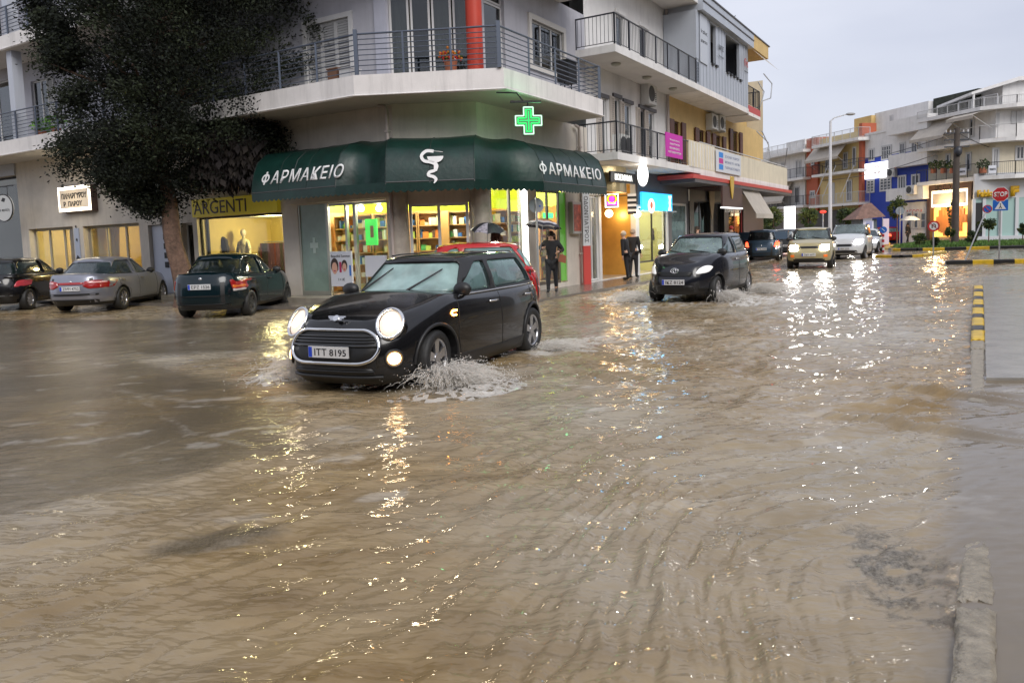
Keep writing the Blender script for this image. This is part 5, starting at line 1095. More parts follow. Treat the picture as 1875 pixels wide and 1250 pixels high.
build_car(S, 'saloon_car', 'black saloon parked across the square in front of the white fronted shop', 'car', (36.6, 68.0, 0), 2.75)
# ------------------------------------------------------------------ side street beyond the pharmacy
mWht = mat('render white', (.70, .69, .68), .7, vary=.08, stain=.22, bump=.15); mYel = mat('render yellow', (.60, .42, .17), .7, vary=.1, stain=.15); mGreyP = mat('panel grey', (.42, .45, .50), .4, metal=.2, vary=.05, stain=.12)
mCream = mat('render cream', (.64, .58, .45), .7, vary=.08, stain=.25); mDkGrey = mat('cladding dark grey', (.085, .08, .085), .5, vary=.15); mBlk = mat('cladding black', (.018, .017, .016), .45, vary=.3); mBrown = mat('shutter brown', (.10, .035, .02), .5); mOrn = mat('render orange', (.42, .10, .045), .65, vary=.08); mBlu = mat('render blue', (.012, .045, .36), .6, vary=.08); mCanv = mat('canvas beige', (.42, .38, .33), .8, vary=.1, stain=.2); mRedT = mat('edge red', (.48, .06, .05), .5)
wht_r = mat('railing white', (.5, .5, .5), .5); blk_r = mat('railing dark', (.025, .027, .035), .4)
XH2 = xr(1223, 300); XH3 = at(RF, 1397, 220, 0)[0]; XB2 = at(RF, 1127, 100, -1.3)[0]
H2 = thing('white_building', 'white building with two long balconies between the pharmacy and the yellow house', 'building', RW((XE, 0, 0)))
hs = []
def hole(T, a, b, c, d, lst, base=None, y=0): r = rect(T, a, b, c, d, y); q = (r[0], r[1], r[2] if base is None else base, r[3]); lst.append(q); return q
up = [hole(RF, 1129, 1143, 28, 92, hs, 7.05), hole(RF, 1172, 1187, 52, 120, hs, 7.05)]
lo = [hole(RF, 1101, 1112, 180, 250, hs, 4.05), hole(RF, 1125, 1136, 180, 250, hs, 4.05), hole(RF, 1143, 1157, 190, 250, hs, 4.05), hole(RF, 1172, 1183, 200, 260, hs, 4.05), hole(RF, 1187, 1199, 205, 260, hs, 4.05)]
gh = [(xr(1078), xr(1099), .1, 2.85), (xr(1103), xr(1166), .1, 3.35), (xr(1172), xr(1222), .1, 2.55)]
mb = MB(RF); wall_open(mb, XE, XH2, 0, 10.4, .02, hs+gh, .2); mb.box(XE, XH2, .9, .95, 4., 10.4); mb.box(XE, XH2, .02, 8, 10.4, 10.5); mb.build('wall', mWht, H2)
for k, q in enumerate(up+lo):
    window(RF, H2, q[0], q[1], q[2], q[3], .08, mFrame, gWin, 1, .07); mb = MB(RF); mb.box(q[0]-.1, q[1]+.1, -.05, .02, q[3], q[3]+.12); mb.build('lintel', mWht if k < 2 else mDkGrey, H2)
for q in lo: shutter(RF, H2, q[0]-.35, q[0]-.02, q[2], q[3], -.0, mat('shutter cream', (.5, .45, .40), .6), 1, .08)
for zs_, h_ in (((6.9, 7.12), .9), ((3.78, 4.0), .9), ((10.1, 10.4), 0)):
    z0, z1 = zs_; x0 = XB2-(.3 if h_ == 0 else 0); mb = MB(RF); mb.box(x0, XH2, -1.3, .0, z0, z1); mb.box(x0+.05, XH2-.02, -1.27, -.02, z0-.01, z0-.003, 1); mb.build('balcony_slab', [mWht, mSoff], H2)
    if h_: railing(RF, H2, [(x0+.04, 0), (x0+.04, -1.26), (XH2, -1.26)], z1, h_, blk_r, 'v')
for k in range(3):
    for z in (6.9, ): x = XB2+1.4+k*2.6; mb = MB(RF); mb.ball((x, -.7, z-.04), .16, 10, 0, (1, 1, .45)); mb.build('soffit_lamp', mat('lamp dull', (.35, .34, .28), .5), H2)
mb = MB(RF); x = xr(1221, 300); mb.tube([(x, -.08, 3.9), (x, -.08, 10.3)], .06, 8); mb.build('downpipe', mPipe, H2)
# ground floor cladding of the white building
mb = MB(RF); mb.box(gh[1][1]+.02, XH2-.0, -.06, .0, 2.6, 3.75); mb.build('shop_cladding', mDkGrey, H2)
ac_unit(RF, xr(1181, 175), 0, at(RF, 1180, 192)[1], 'air conditioner on the white wall under the upper long balcony', .8, .7)
for k, px in enumerate((1133, 1142)): ac_unit(RF, at(RF, px, 265, -.6)[0], -.5, 4.02, ['left', 'right'][k]+' of two air conditioners standing on the lower white balcony', .55, .7)
# entrance and lit shops
def room(T, par, x0, x1, z0, z1, dpt, wallm, floorm, name='shop_interior', y0=.22):
    mb = MB(T); mb.quad((x0, dpt, z0), (x1, dpt, z0), (x1, dpt, z1), (x0, dpt, z1), 0); mb.quad((x0, y0, z0), (x0, dpt, z0), (x0, dpt, z1), (x0, y0, z1), 0); mb.quad((x1, y0, z0), (x1, y0, z1), (x1, dpt, z1), (x1, dpt, z0), 0)
    mb.quad((x0, y0, z0), (x1, y0, z0), (x1, dpt, z0), (x0, dpt, z0), 1); mb.quad((x0, y0, z1), (x0, dpt, z1), (x1, dpt, z1), (x1, y0, z1), 2); return mb.build(name, [wallm, floorm, mCeilW], par)
gold = mat('gold cladding', (.62, .36, .09), .35, metal=.3, vary=.15)
room(RF, H2, *gh[0][:2], .1, 2.85, 2.4, mat('lobby', (.35, .33, .30), .5), mFloorI); lamp_light(RW(((gh[0][0]+gh[0][1])/2, 1., 2.5)), 10, (1, .85, .7))
window(RF, H2, gh[0][0], gh[0][1], .12, 2.8, .1, mFrame, gShop, 2, .05)
room(RF, H2, *gh[1][:2], .1, 3.35, 1.6, gold, mFloorI); 
mb = MB(RF); xa, xb = gh[1][:2]; mb.box(xa+.9, xa+1.9, 1.0, 1.55, .12, 2.9); mb.build('gold_panel', mat('gold door', (.70, .42, .10), .3, metal=.2), H2)
for px, py, q in ((1115, 391, 'left'), (1167, 392, 'right')):
    p = RW((at(RF, px, py, -.12)[0], -.12, at(RF, px, py, -.12)[1])); o = thing('globe_lamp', f'glowing round globe lamp on the {q} of the golden shop entrance', 'lamp', p); mb = MB(); mb.ball(p, .13, 16); mb.build('globe', mat('globe glow', (1, .93, .75), .4, emit=5, ecol=(1, .82, .5)), o)
    mb = MB(); b_ = p+RW((0, .12, 0))-RW((0, 0, 0)); mb.tube([p, b_], .03, 6); mb.build('arm', mBlk, o); lamp_light(p+(RW((0, -.25, 0))-RW((0, 0, 0))), 8, (1, .72, .35), .1, name='globe_light'); lamp_light(p+(RW((0, .7, 0))-RW((0, 0, 0))), 13, (1, .72, .38), .15, name='globe_light')
r = rect(RF, 1106, 1158, 300, 352, -.3); o = thing('curved_fascia', 'gold curved shop fascia with a black lettered band beside the green awning', 'sign', RW(((r[0]+r[1])/2, -.1, r[2])))
mb = MB(RF); n = 12; P_ = [(r[0]+(r[1]-r[0])*k/n, -.05-.38*sin(pi*k/n)) for k in range(n+1)]+[(r[1], .0), (r[0], .0)]; mb.prism(P_, r[2], r[3]-.1); mb.build('drum', mat('drum gold', (.55, .45, .25), .3, metal=.6), o)
zc = (r[2]+r[3])/2; mb = MB(RF); mb.slab([(r[0]+.15, zc-.17), (r[1]-.15, zc-.17), (r[1]-.15, zc+.17), (r[0]+.15, zc+.17)], -.47, -.40); mb.build('band', mBlk, o); text('ΚΟΣΜΗΜΑ', RF, (r[0]+r[1])/2, -.475, zc, (r[1]-r[0])*.62, .2, mat('letter glow', (.9, .9, .85), .4, emit=.9), o, bold=.03)
window(RF, H2, gh[2][0], gh[2][1], .5, 2.5, .08, mBlk, gShop, 2, .06); room(RF, H2, *gh[2][:2], .1, 2.55, 1.5, mat('boutique wall', (.55, .52, .25), .6), mFloorI); lamp_light(RW(((gh[2][0]+gh[2][1])/2, .8, 2.3)), 70, (1, .9, .6))
def dummy(T, x, y, z, name, label, col, s=1., cat='mannequin'):
    o = thing(name, label, cat, T @ Vector((x, y, z))); mb = MB(T @ Matrix.Translation((x, y, z)) @ Matrix.Diagonal((s, s, s, 1)))
    n = 14; prof = [(.0, .02, .02), (.05, .13, .1), (.35, .17, .12), (.55, .13, .09), (.75, .17, .11), (.92, .20, .10), (.98, .16, .08), (1.02, .05, .05), (1.1, .045, .045)]
    V = [(a*cos(2*pi*k/n), b*sin(2*pi*k/n), h) for h, a, b in prof for k in range(n)]; mb.add(V, [(i*n+k, i*n+(k+1) % n, (i+1)*n+(k+1) % n, (i+1)*n+k) for i in range(len(prof)-1) for k in range(n)], 0, True)
    for s_ in (1, -1): mb.tube([(s_*.19, 0, .93), (s_*.27, -.02, .7), (s_*.3, -.05, .45)], [.055, .05, .045], 8)
    mb.build('garment', col, o); mb = MB(T @ Matrix.Translation((x, y, z)) @ Matrix.Diagonal((s, s, s, 1))); mb.ball((0, 0, 1.2), .1, 10, 0, (.85, 1, 1.2)); mb.tube([(0, 0, -.6), (0, 0, .05)], .025, 6); mb.tube([(0, 0, -.62), (0, 0, -.58)], .18, 12); mb.build('stand', mat('dummy skin', (.45, .40, .34), .5), o); return o
dummy(RF, at(RF, 1199, 440, .6)[0], .6, .9, 'mannequin', 'small dressed mannequin in the pale lit boutique window left of the dark car', mat('dress dark', (.06, .05, .07), .7), .9)
# hanging signs
p0 = at(RF, 1177, 320, -1.15); c = RW((p0[0], -1.15, p0[1])); TS_ = Matrix.Translation(c) @ Matrix.Rotation(R(-18), 4, 'Z')
o = thing('oval_sign', 'white glowing oval sign hanging under the lower white balcony', 'sign', c); mb = MB(TS_); n = 28; mb.slab([(.17*cos(2*pi*k/n), .37*sin(2*pi*k/n)) for k in range(n)], -.05, .05); mb.build('panel', mat('oval glow', (1, .98, .95), .4, emit=1.3), o); mb = MB(TS_); mb.box(-.1, .1, -.04, .04, .37, .48); mb.build('bracket', mBlk, o)
mb = MB(TS_); mb.tube([(.06, -.055, .12), (.08, -.055, -.05), (.03, -.055, -.2)], .012, 5); mb.build('motif', mat('motif pink', (.8, .45, .35), .5), o)
lamp_light(c+Vector((0, -.35, .25)), 14, (1, .97, .92), .25, name='sign_light')
def hsign(px0, px1, py0, py1, y, name, label, mats, draw, T=RF, th=.08, cat='sign'):
    r = rect(T, px0, px1, py0, py1, y); o = thing(name, label, cat, T @ Vector(((r[0]+r[1])/2, y, r[2]))); mb = MB(T); mb.box(r[0], r[1], y-th/2, y+th/2, r[2], r[3]); mb.build('panel', mats, o); draw(o, r, y-th/2-.002); return o
def flag(px, py0, py1, wd, y0, label, m, fn, T=RF, tilt=0):      # projecting sign, square to the wall
    x = at(T, px, (py0+py1)/2, y0)[0]; z1 = at(T, px, py0, y0)[1]; z0 = at(T, px, py1, y0)[1]; Q = T @ Matrix.Translation((x, y0, 0)) @ Matrix.Rotation(R(-60), 4, 'Z')
    o = thing('projecting_sign', label, 'sign', Q @ Vector((0, 0, z0))); mb = MB(Q); mb.box(-wd/2, wd/2, -.05, .05, z0, z1); mb.build('panel', m, o); mb = MB(Q); mb.tube([(-wd/2, 0, z1-.05), (-wd/2-.3, .25, z1-.05)], .015, 5); mb.build('bracket', mBlk, o); fn(o, Q, wd, z0, z1); return o
mMag = mat('magenta', (.62, .03, .45), .4, emit=.35); mGlW = mat('glow white', (.95, .95, .95), .4, emit=.8)
def f1(o, Q, wd, z0, z1):
    mb = MB(Q); mb.box(-wd/2+.04, wd/2-.04, -.058, -.05, z0+.04, z1-.04); mb.build('face', mBlk, o); mb = MB(Q); zc = z0+(z1-z0)*.62; mb.tube([(.13*cos(a), -.06, zc+.13*sin(a)) for a in np.linspace(0, 6.28, 17)], .022, 6); mb.build('ring', mat('neon yellow', (.9, .65, .02), .4, emit=1.2), o)
    mb = MB(Q); mb.ball((0, -.055, zc), .09, 10, 0, (1, .2, 1)); mb.box(-wd/2+.06, wd/2-.06, -.064, -.058, z0+.07, z0+.18); mb.build('magenta_mark', mat('neon magenta', (.9, .04, .6), .4, emit=1.2), o); text('ΟΠΤΙΚΑ', Q, 0, -.066, z0+.125, wd*.6, .06, mGlW, o, thick=.003)
flag(1120, 355, 380, .42, -.75, 'small square black sign with yellow ring and magenta strip at the golden entrance', mGlW, f1)
def f2(o, Q, wd, z0, z1):
    mb = MB(Q)
    for k in range(4): z = z0+(z1-z0)*k/4; mb.box(-wd/2-.005, wd/2+.005, -.06, .06, z, z+(z1-z0)/8)
    mb.build('stripe', mBlk, o)
flag(1157, 355, 392, .28, -.5, 'black and white striped upright sign on the right of the golden entrance', mat('stripe white', (.7, .65, .6), .5, emit=.2), f2)
mCy = mat('screen cyan', (.02, .38, .80), .4, emit=1.1)
def d3(o, r, y):
    mb = MB(RF); w_ = r[1]-r[0]; zc = (r[2]+r[3])/2
    mb.add([(r[0]+w_*.26+.34*cos(2*pi*k/20), y-.03, zc-.16+.27*sin(2*pi*k/20)) for k in range(20)], [tuple(range(20))]); mb.build('plate_motif', mat('plate glow', (.95, .85, .75), .4, emit=.7), o)
    mb = MB(RF); mb.ball((r[0]+w_*.26, y-.03, zc-.13), .13, 12, 0, (1, .15, 1)); mb.build('dish_motif', mat('dish red', (.6, .12, .05), .5, emit=.3), o)
    mb = MB(RF); xx = r[1]-w_*.1; mb.tube([(xx-.12, y-.01, zc-.3), (xx+.05, y-.01, zc-.02), (xx-.1, y-.01, zc+.25)], .03, 5); mb.tube([(xx+.1, y-.01, zc-.3), (xx-.05, y-.01, zc-.0), (xx+.12, y-.01, zc+.25)], .03, 5); mb.build('motif', mGlW, o)
hsign(1174, 1229, 354, 386, -.35, 'shop_sign', 'bright blue glowing shop sign with a round plate picture above the boutique window', mCy, d3)
lamp_light(RW((at(RF, 1200, 370, -.7)[0], -.8, 2.7)), 8, (.2, .6, 1), .2, name='sign_light')
def d4(o, r, y):
    w_ = r[1]-r[0]; h_ = r[3]-r[2]; mW_ = mat('sign white', (.75, .75, .75), .5)
    for k, t in enumerate(('Ψυχολόγος', 'ΑΝΑΠΤΥΞΗ', 'ΜΑΘΗΣΗΣ', 'ΛΟΓΟΘΕΡΑΠΕΙΑ')): text(t, RF, (r[0]+r[1])/2, y, r[3]-h_*(.28+.17*k), w_*(.6, .6, .6, .8)[k], h_*.09, mW_, o, thick=.003, bold=.02)
hsign(1219, 1249, 246, 289, -1.36, 'balcony_sign', 'magenta sign with four white lines of text tied to the lower balcony railing', mat('sign magenta', (.55, .02, .38), .5), d4, th=.04)
# posts, posters by the entrance
Q = RW((at(RF, 1072, 440, -.2)[0], -.2, 0)); o = thing('sign_post', 'narrow square post, white with vertical letters above and red below, beside the pharmacy', 'sign', Q); mb = MB(Matrix.Translation(Q) @ Matrix.Rotation(R(20), 4, 'Z')); mb.box(-.12, .12, -.1, .1, .05, 1.25, 1); mb.box(-.12, .12, -.1, .1, 1.25, 2.85, 0); mb.build('post', [mat('post white', (.62, .64, .66), .4), mat('post red', (.55, .07, .06), .4)], o)
text('ΟΔΟΝΤΙΑΤΡΟΣ', Matrix.Translation(Q) @ Matrix.Rotation(R(20), 4, 'Z'), 0, -.103, 2.05, 1.4, .13, mDark, o, rot=pi/2, thick=.003)
r = rect(RF, 1046, 1062, 370, 428, -.1); o = thing('poster_case', 'framed red poster case on the pillar right of the pharmacy', 'poster', RW(((r[0]+r[1])/2, -.08, r[2]))); mb = MB(RF); mb.box(r[0], r[1], -.16, 0, r[2], r[3]); mb.build('case', mat('case grey', (.35, .33, .3), .4), o); mb = MB(RF); mb.box(r[0]+.06, r[1]-.06, -.168, -.16, r[2]+.08, r[3]-.08); mb.build('picture', mat('poster red', (.40, .08, .04), .5, vary=.8, vscale=6), o)

# ---- yellow house with grey upper storey
H3 = thing('yellow_building', 'yellow walled building with grey panelled top floor and brown shutters, end of the near row', 'building', RW((XH2, 0, 0)))
hs = []; wn = [hole(RF, 1232, 1245, 222, 262, hs, 4.2), hole(RF, 1278, 1291, 238, 285, hs, 4.2), hole(RF, 1309, 1321, 248, 290, hs, 4.2), hole(RF, 1340, 1352, 240, 300, hs, 4.0)]
gh = [(xr(1231), xr(1260), .3, 2.75), (xr(1270), xr(1300), .1, 2.9), (xr(1305), xr(1325), .1, 2.9), (xr(1335), xr(1362), .1, 2.7)]
mb = MB(RF); wall_open(mb, XH2, XH3, 3.6, 6.95, .01, hs, .2); mb.box(XH2, XH3, .9, .95, 3.6, 10); mb.build('wall', mYel, H3)
mb = MB(RF); wall_open(mb, XH2, xr(1262), 0, 3.6, .01, gh[:1], .2); mb.build('shop_cladding', mDkGrey, H3)
mb = MB(RF); wall_open(mb, xr(1262), xr(1330), 0, 3.6, -.04, gh[1:3], .3); mb.build('shop_cladding', mBlk, H3)
mb = MB(RF); wall_open(mb, xr(1330), XH3, 0, 3.6, .01, gh[3:], .3); mb.build('shop_cladding', mat('shop brown', (.06, .025, .02), .5), H3)
for k, q in enumerate(wn):
    window(RF, H3, q[0], q[1], q[2], q[3], .08, mBrown, gWin, 1, .06)
    for a in (q[0]-.55, q[1]+.04):
        Qs = RF @ Matrix.Translation((a, 0, 0)); mb = MB(Qs); mb.box(0, .5, -.09, -.04, q[2], q[3]); mb.build('shutter', mBrown, H3)
# second floor: slab, grey panels, roof
xe = at(RF, 1371, 206, -1.3)[0]; x1_ = at(RF, 1276, 100, -1.3)[0]
mb = MB(RF); mb.box(XH2, xe, -1.3, 0, 6.9, 7.12); mb.build('balcony_slab', mSlab, H3)
mb = MB(RF); mb.box(xe, xe+2.2, -1.3, 0, 6.85, 7.0, 1); mb.box(xe, xe+2.2, -1.3, 0, 7.0, 7.3, 0); mb.build('balcony_slab', [mRedT, mSlab], H3)
railing(RF, H3, [(XH2, -1.26), (x1_, -1.26)], 7.12, .95, blk_r, 'v'); railing(RF, H3, [(xe, -1.26), (xe+2.15, -1.26), (xe+2.15, 0)], 7.3, .9, blk_r, 'v')
mb = MB(RF); mb.box(XH2, x1_, -1.28, -1.25, 7.2, 7.95); mb.build('glass_screen', mat('screen dark', (.03, .05, .07), .1, coat=1), H3)
ph = [(at(RF, 1302, 120, -1.3)[0], at(RF, 1312, 120, -1.3)[0], 8.2, 9.75), (at(RF, 1330, 150, -1.3)[0], at(RF, 1355, 150, -1.3)[0], 8.2, 9.75)]
mb = MB(RF); wall_open(mb, x1_, xe, 7.12, 9.85, -1.28, ph, .12, 0, 0); mb.quad((x1_, -1.28, 7.12), (x1_, -1.28, 9.85), (x1_, 0, 9.85), (x1_, 0, 7.12)); mb.quad((xe, -1.28, 7.12), (xe, 0, 7.12), (xe, 0, 9.85), (xe, -1.28, 9.85))
x = x1_+.4
while x < xe-.2: 
    if not any(a-.05 < x < b+.05 for a, b, _, _ in ph): mb.box(x, x+.03, -1.30, -1.28, 7.14, 9.8)
    else: mb.box(x, x+.03, -1.30, -1.28, 7.14, 8.2)
    x += .42
mb.build('panel_front', mGreyP, H3)
for q in ph:
    mb = MB(RF)
    k = q[0]+.1
    while k < q[1]: mb.box(k, k+.25, -1.36, -1.28, 8.14, 8.22); k += .5
    mb.build('sill_blocks', mBlk, H3)
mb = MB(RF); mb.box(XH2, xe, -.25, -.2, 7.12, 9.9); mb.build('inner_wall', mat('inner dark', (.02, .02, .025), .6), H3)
mb = MB(RF); xr2 = at(RF, 1405, 108, -1.45)[0]
mb.slab([(XH2-.1, 9.85), (xe+.2, 9.85), (xe+.2, 10.45), (XH2-.1, 10.45)], -1.5, 8, 0); mb.slab([(XH2-.12, 10.15), (xe+.2, 10.15), (xe+.2, 10.19), (XH2-.12, 10.19)], -1.53, -1.5, 2); mb.box(XH2-.1, xr2+.2, -1.54, 8, 10.45, 10.5, 2); mb.box(xe+.2, xr2, -1.5, 8, 9.85, 10.45, 1); mb.build('roof', [mGreyP, mYel, mDkGrey], H3)
mb = MB(RF); mb.quad((xe-.02, -1.45, 9.8), (xr2-.1, -1.45, 9.8), (xr2-.3, -2.1, 9.15), (xe-.02, -2.1, 9.15)); mb.build('awning', mCanv, H3)
# lettering strips on the panels
mb = MB(RF); mb.box(at(RF, 1283, 120, -1.33)[0], at(RF, 1296, 120, -1.33)[0], -1.325, -1.305, 8.0, 9.8); mb.build('sign_strip', mat('strip pale', (.45, .48, .53), .4), H3); 
for px0, px1, t, z, h, c_ in ((1284, 1296, 'Ίσαλος', 9.15, .16, mDark), (1284, 1296, 'ΚΕΝΤΡΟ', 8.8, .10, mDark), (1316, 1326, 'ΧΑΡΤΕΣ', 9.0, .2, mDark), (1316, 1326, 'τεχνική', 8.65, .10, mDark), (1363, 1370, 'fit', 9.1, .35, mRedT), (1363, 1370, 'γυμναστική', 8.7, .08, mDark)):
    a, b = [at(RF, q, 120, -1.33)[0] for q in (px0, px1)]; text(t, RF, (a+b)/2, -1.327, z, (b-a)*.95, h, c_, H3, thick=.004)
# lower balcony with parapet and white banner
xs0 = at(RF, 1262, 300, -1.3)[0]; xs1 = at(RF, 1352, 330, -1.3)[0]
mb = MB(RF); mb.box(XH2, XH3+.3, -1.3, 0, 3.72, 3.95); mb.build('balcony_slab', mSlab, H3); mb = MB(RF); mb.box(xs0, XH3+.5, -1.45, 0, 3.55, 3.70, 0); mb.box(xs0+.3, XH3+.5, -1.42, 0, 3.42, 3.55, 1); mb.build('fascia', [mRedT, mDkGrey], H3)
xb_ = at(RF, 1310, 310, -1.32)[0]; mb = MB(RF); mb.box(xs0, xb_, -1.3, -1.24, 3.95, 4.95, 0); k = xs0+.2
while k < xb_: mb.box(k, k+.06, -1.32, -1.3, 4., 4.9, 1); k += .35
mb.box(xb_, XH3, -1.3, -1.24, 3.95, 4.9, 0); mb.build('parapet', [mCream, mWht], H3)
mb = MB(RF); mb.tube([(XH2, -1.27, 4.98), (XH3, -1.27, 4.98)], .025, 6); mb.build('handrail', wht_r, H3)
def d5(o, r, y):
    w_ = r[1]-r[0]; h_ = r[3]-r[2]; mb = MB(RF)
    for k, c_ in enumerate((0, 1, 0)): mb.box(r[0]+w_*.10, r[0]+w_*.26, y-.004, y, r[2]+h_*(.12+.28*k), r[2]+h_*(.36+.28*k), c_)
    mb.build('colour_block', [mat('block blue', (.02, .22, .65), .5), mat('block magenta', (.5, .02, .25), .5)], o)
    for k, t in enumerate(('ΣΧΟΛΗ ΧΟΡΟΥ', 'ΜΠΑΛΕΤΟ  ΛΑΤΙΝ', 'ΠΑΡΑΔΟΣΙΑΚΟΙ')): text(t, RF, r[0]+w_*.63, y, r[3]-h_*(.22+.26*k), w_*.6, h_*.12, mat('letter grey blue', (.12, .16, .3), .5), o, thick=.003)
hsign(1311, 1356, 280, 318, -1.36, 'banner', 'white banner with blue and magenta blocks along the yellow building balcony', mat('banner white', (.6, .62, .66), .5), d5, th=.03)
ac_unit(RF, at(RF, 1298, 230)[0], 0, at(RF, 1298, 238)[1], 'left air conditioner high on the yellow wall', .9, .65); ac_unit(RF, at(RF, 1312, 230)[0], 0, at(RF, 1312, 240)[1], 'right air conditioner high on the yellow wall', .9, .65)
# its shops
gd = glass_mat('dark shop glass', (.3, .33, .35), .1, (.1, .1, .1), 1.2)
window(RF, H3, *gh[0], .06, mFrame, glass_mat('milky shop glass', (.4, .5, .5), .55, (.30, .40, .40), 1.), 1, .09); window(RF, H3, *gh[1], .1, mBlk, gd, 2, .05); window(RF, H3, *gh[2], .1, mBlk, gd, 1, .05); window(RF, H3, *gh[3], .1, mRedT, gd, 2, .05)
room(RF, H3, gh[3][0], gh[3][1], .1, 2.7, 1.6, mat('shop warm', (.4, .22, .12), .6), mFloorI); lamp_light(RW(((gh[3][0]+gh[3][1])/2, .8, 2.3)), 16, (1, .75, .5)); room(RF, H3, gh[1][0], gh[2][1], .1, 2.9, 1.6, mBlk, mFloorI); lamp_light(RW((gh[1][0]+.8, .9, 1.9)), 8, (1, .6, .3))
def emblem(px, py, hgt, y, label, col):
    x, z = at(RF, px, py, y); o = thing('shield_emblem', label, 'sign', RW((x, y, z))); mb = MB(RF); h = hgt/2; mb.slab([(x-.42*h*1.3, z+h), (x+.42*h*1.3, z+h), (x+.5*h, z+.1*h), (x+.15*h, z-.8*h), (x, z-h), (x-.15*h, z-.8*h), (x-.5*h, z+.1*h)], y-.03, y); mb.build('shield', col, o); return o
mGold = mat('emblem gold', (.55, .36, .06), .35, metal=.4, emit=.12)
emblem(1340, 344, .95, -1.5, 'gold shield emblem on the dark brown canopy front', mGold); emblem(1303, 372, 1.5, -.09, 'long dim gold emblem on the black shopfront', mat('emblem dim', (.16, .11, .05), .4, metal=.3))
a, b = at(RF, 1322, 352, -1.45)[0], at(RF, 1358, 352, -1.45)[0]; mb = MB(RF); mb.box(a, b, -1.48, -1.40, 2.55, 3.42, 0); mb.box(a, b, -1.5, -1.38, 2.50, 2.56, 1); mb.box(a, b, -1.4, -.0, 3.36, 3.42, 0); ob = mb.build('canopy_front', [mat('shop brown'), mGlW], H3); text('ESPRESSO', RF, (a+b)/2, -1.49, 2.4, (b-a)*.8, .14, mat('letter dull', (.35, .33, .3), .5), H3, thick=.01)
mb = MB(RF); a = at(RF, 1360, 370, -1.3)[0]; mb.quad((a, -1.2, 3.5), (a+3.2, -1.2, 3.5), (a+3.2, -1.9, 2.3), (a, -1.9, 2.3)); mb.box(a, a+3.2, -1.92, -1.88, 2.1, 2.3); mb.build('awning', mCanv, H3)
mb = MB(RF); mb.quad((XH3, 0, 0), (XH3, 8, 0), (XH3, 8, 9.85), (XH3, 0, 9.85)); mb.build('wall', mCream, H3)
mb = MB(); c = dep(1343, 50, 37); mb.tube([c-Vector((0, 0, 1.0)), c+Vector((0, 0, .5))], .02, 4); mb.tube([c+Vector((-.6, 0, .35)), c+Vector((.1, 0, .5))], .015, 4); 
for k in range(4): q = c+Vector((-.5+k*.18, 0, .38+k*.03)); mb.tube([q-Vector((0, .25, 0)), q+Vector((0, .25, 0))], .01, 4)
mb.build('roof_aerial', blk_r, H3)
# ------------------------------------------------------------------ the far row across the square
def far_thing(label, px, py=430): x = at(FF, px, py)[0]; return thing('apartment_block', label, 'building', FF @ Vector((x, 0, 0)), 0, None)
gFar = mat('far window dark', (.03, .035, .045), .12, coat=.6); mFarF = mat('far frame', (.5, .5, .5), .5)
def fwin(o, px0, px1, py0, py1, y=0., fm=None, back=gFar, n=2, grid=0, T=None):
    T = T or FF; r = rect(T, px0, px1, py0, py1, y); mb = MB(T); f = .09
    mb.box(r[0]-.06, r[0]+f, y-.06, y-.003, r[2]-.06, r[3]+.06); mb.box(r[1]-f, r[1]+.06, y-.06, y-.003, r[2]-.06, r[3]+.06); mb.box(r[0]+f, r[1]-f, y-.06, y-.003, r[3]-f, r[3]+.06); mb.box(r[0]+f, r[1]-f, y-.06, y-.003, r[2]-.06, r[2]+f)
    for k in range(1, n): x = r[0]+(r[1]-r[0])*k/n; mb.box(x-.05, x+.05, y-.055, y-.003, r[2]+f, r[3]-f)
    for k in range(1, grid): z = r[2]+(r[3]-r[2])*k/grid; mb.box(r[0]+f, r[1]-f, y-.05, y-.003, z-.03, z+.03)
    w = mb.build('window', fm or mFarF, o); mb = MB(T); mb.box(r[0]+f, r[1]-f, y-.03, y-.002, r[2]+f, r[3]-f); mb.build('pane', back, w)
def fslab(o, px0, px1, py0, py1, out=1.2, m=None, thick=.22, rail=None, h=.95, T=None, side=True, solid=None):
    """balcony slab whose front edge runs between two photo points"""
    T = T or FF; x0, z0 = at(T, px0, py0, -out); x1, z1 = at(T, px1, py1, -out); z = (z0+z1)/2; mb = MB(T); mb.box(x0, x1, -out, -.003, z-thick, z); mb.build('balcony_slab', m or mWht, o)
    pts = [(x0, 0), (x0, -out+.04), (x1, -out+.04), (x1, 0)] if side else [(x0, -out+.04), (x1, -out+.04)]
    if solid: mb = MB(T); mb.box(x0, x1, -out, -out+.08, z, z+h); mb.box(x0, x0+.08, -out+.08, 0, z, z+h); mb.box(x1-.08, x1, -out+.08, 0, z, z+h); mb.build('parapet', solid, o)
    elif rail: railing(T, o, pts, z, h, rail, 'v', r=.014)
    return x0, x1, z
def fawn(o, px0, px1, py0, py1, out0=.1, out1=1.5, m=None, T=None):
    T = T or FF; xa, za = at(T, px0, py0, -out0); xb, _ = at(T, px1, py0, -out0); zb = at(T, (px0+px1)/2, py1, -out1)[1]; za = at(T, (px0+px1)/2, py0, -out0)[1]; mb = MB(T)
    mb.quad((xa, -out0, za), (xb, -out0, za), (xb, -out1, zb), (xa, -out1, zb)); mb.box(xa, xb, -out1-.02, -out1, zb-.25, zb); mb.build('awning', m or mCanv, o)
    for x in (xa+.1, xb-.1): MB(T).tube([(x, -.05, zb-1.0), (x, -out1+.05, zb)], .03, 5).build('awning_arm', wht_r, o)
def fbox(o, px0, px1, ptop, m, base=0., dpt=9., y=0., name='wall', T=None, ptm=None):
    T = T or FF; xa = at(T, px0, 400, y)[0]; xb = at(T, px1, 400, y)[0]; zt = at(T, (px0+px1)/2, ptop, y)[1]; mb = MB(T); mb.box(xa, xb, y, y+dpt, base, zt); mb.build(name, m, o); return xa, xb, zt
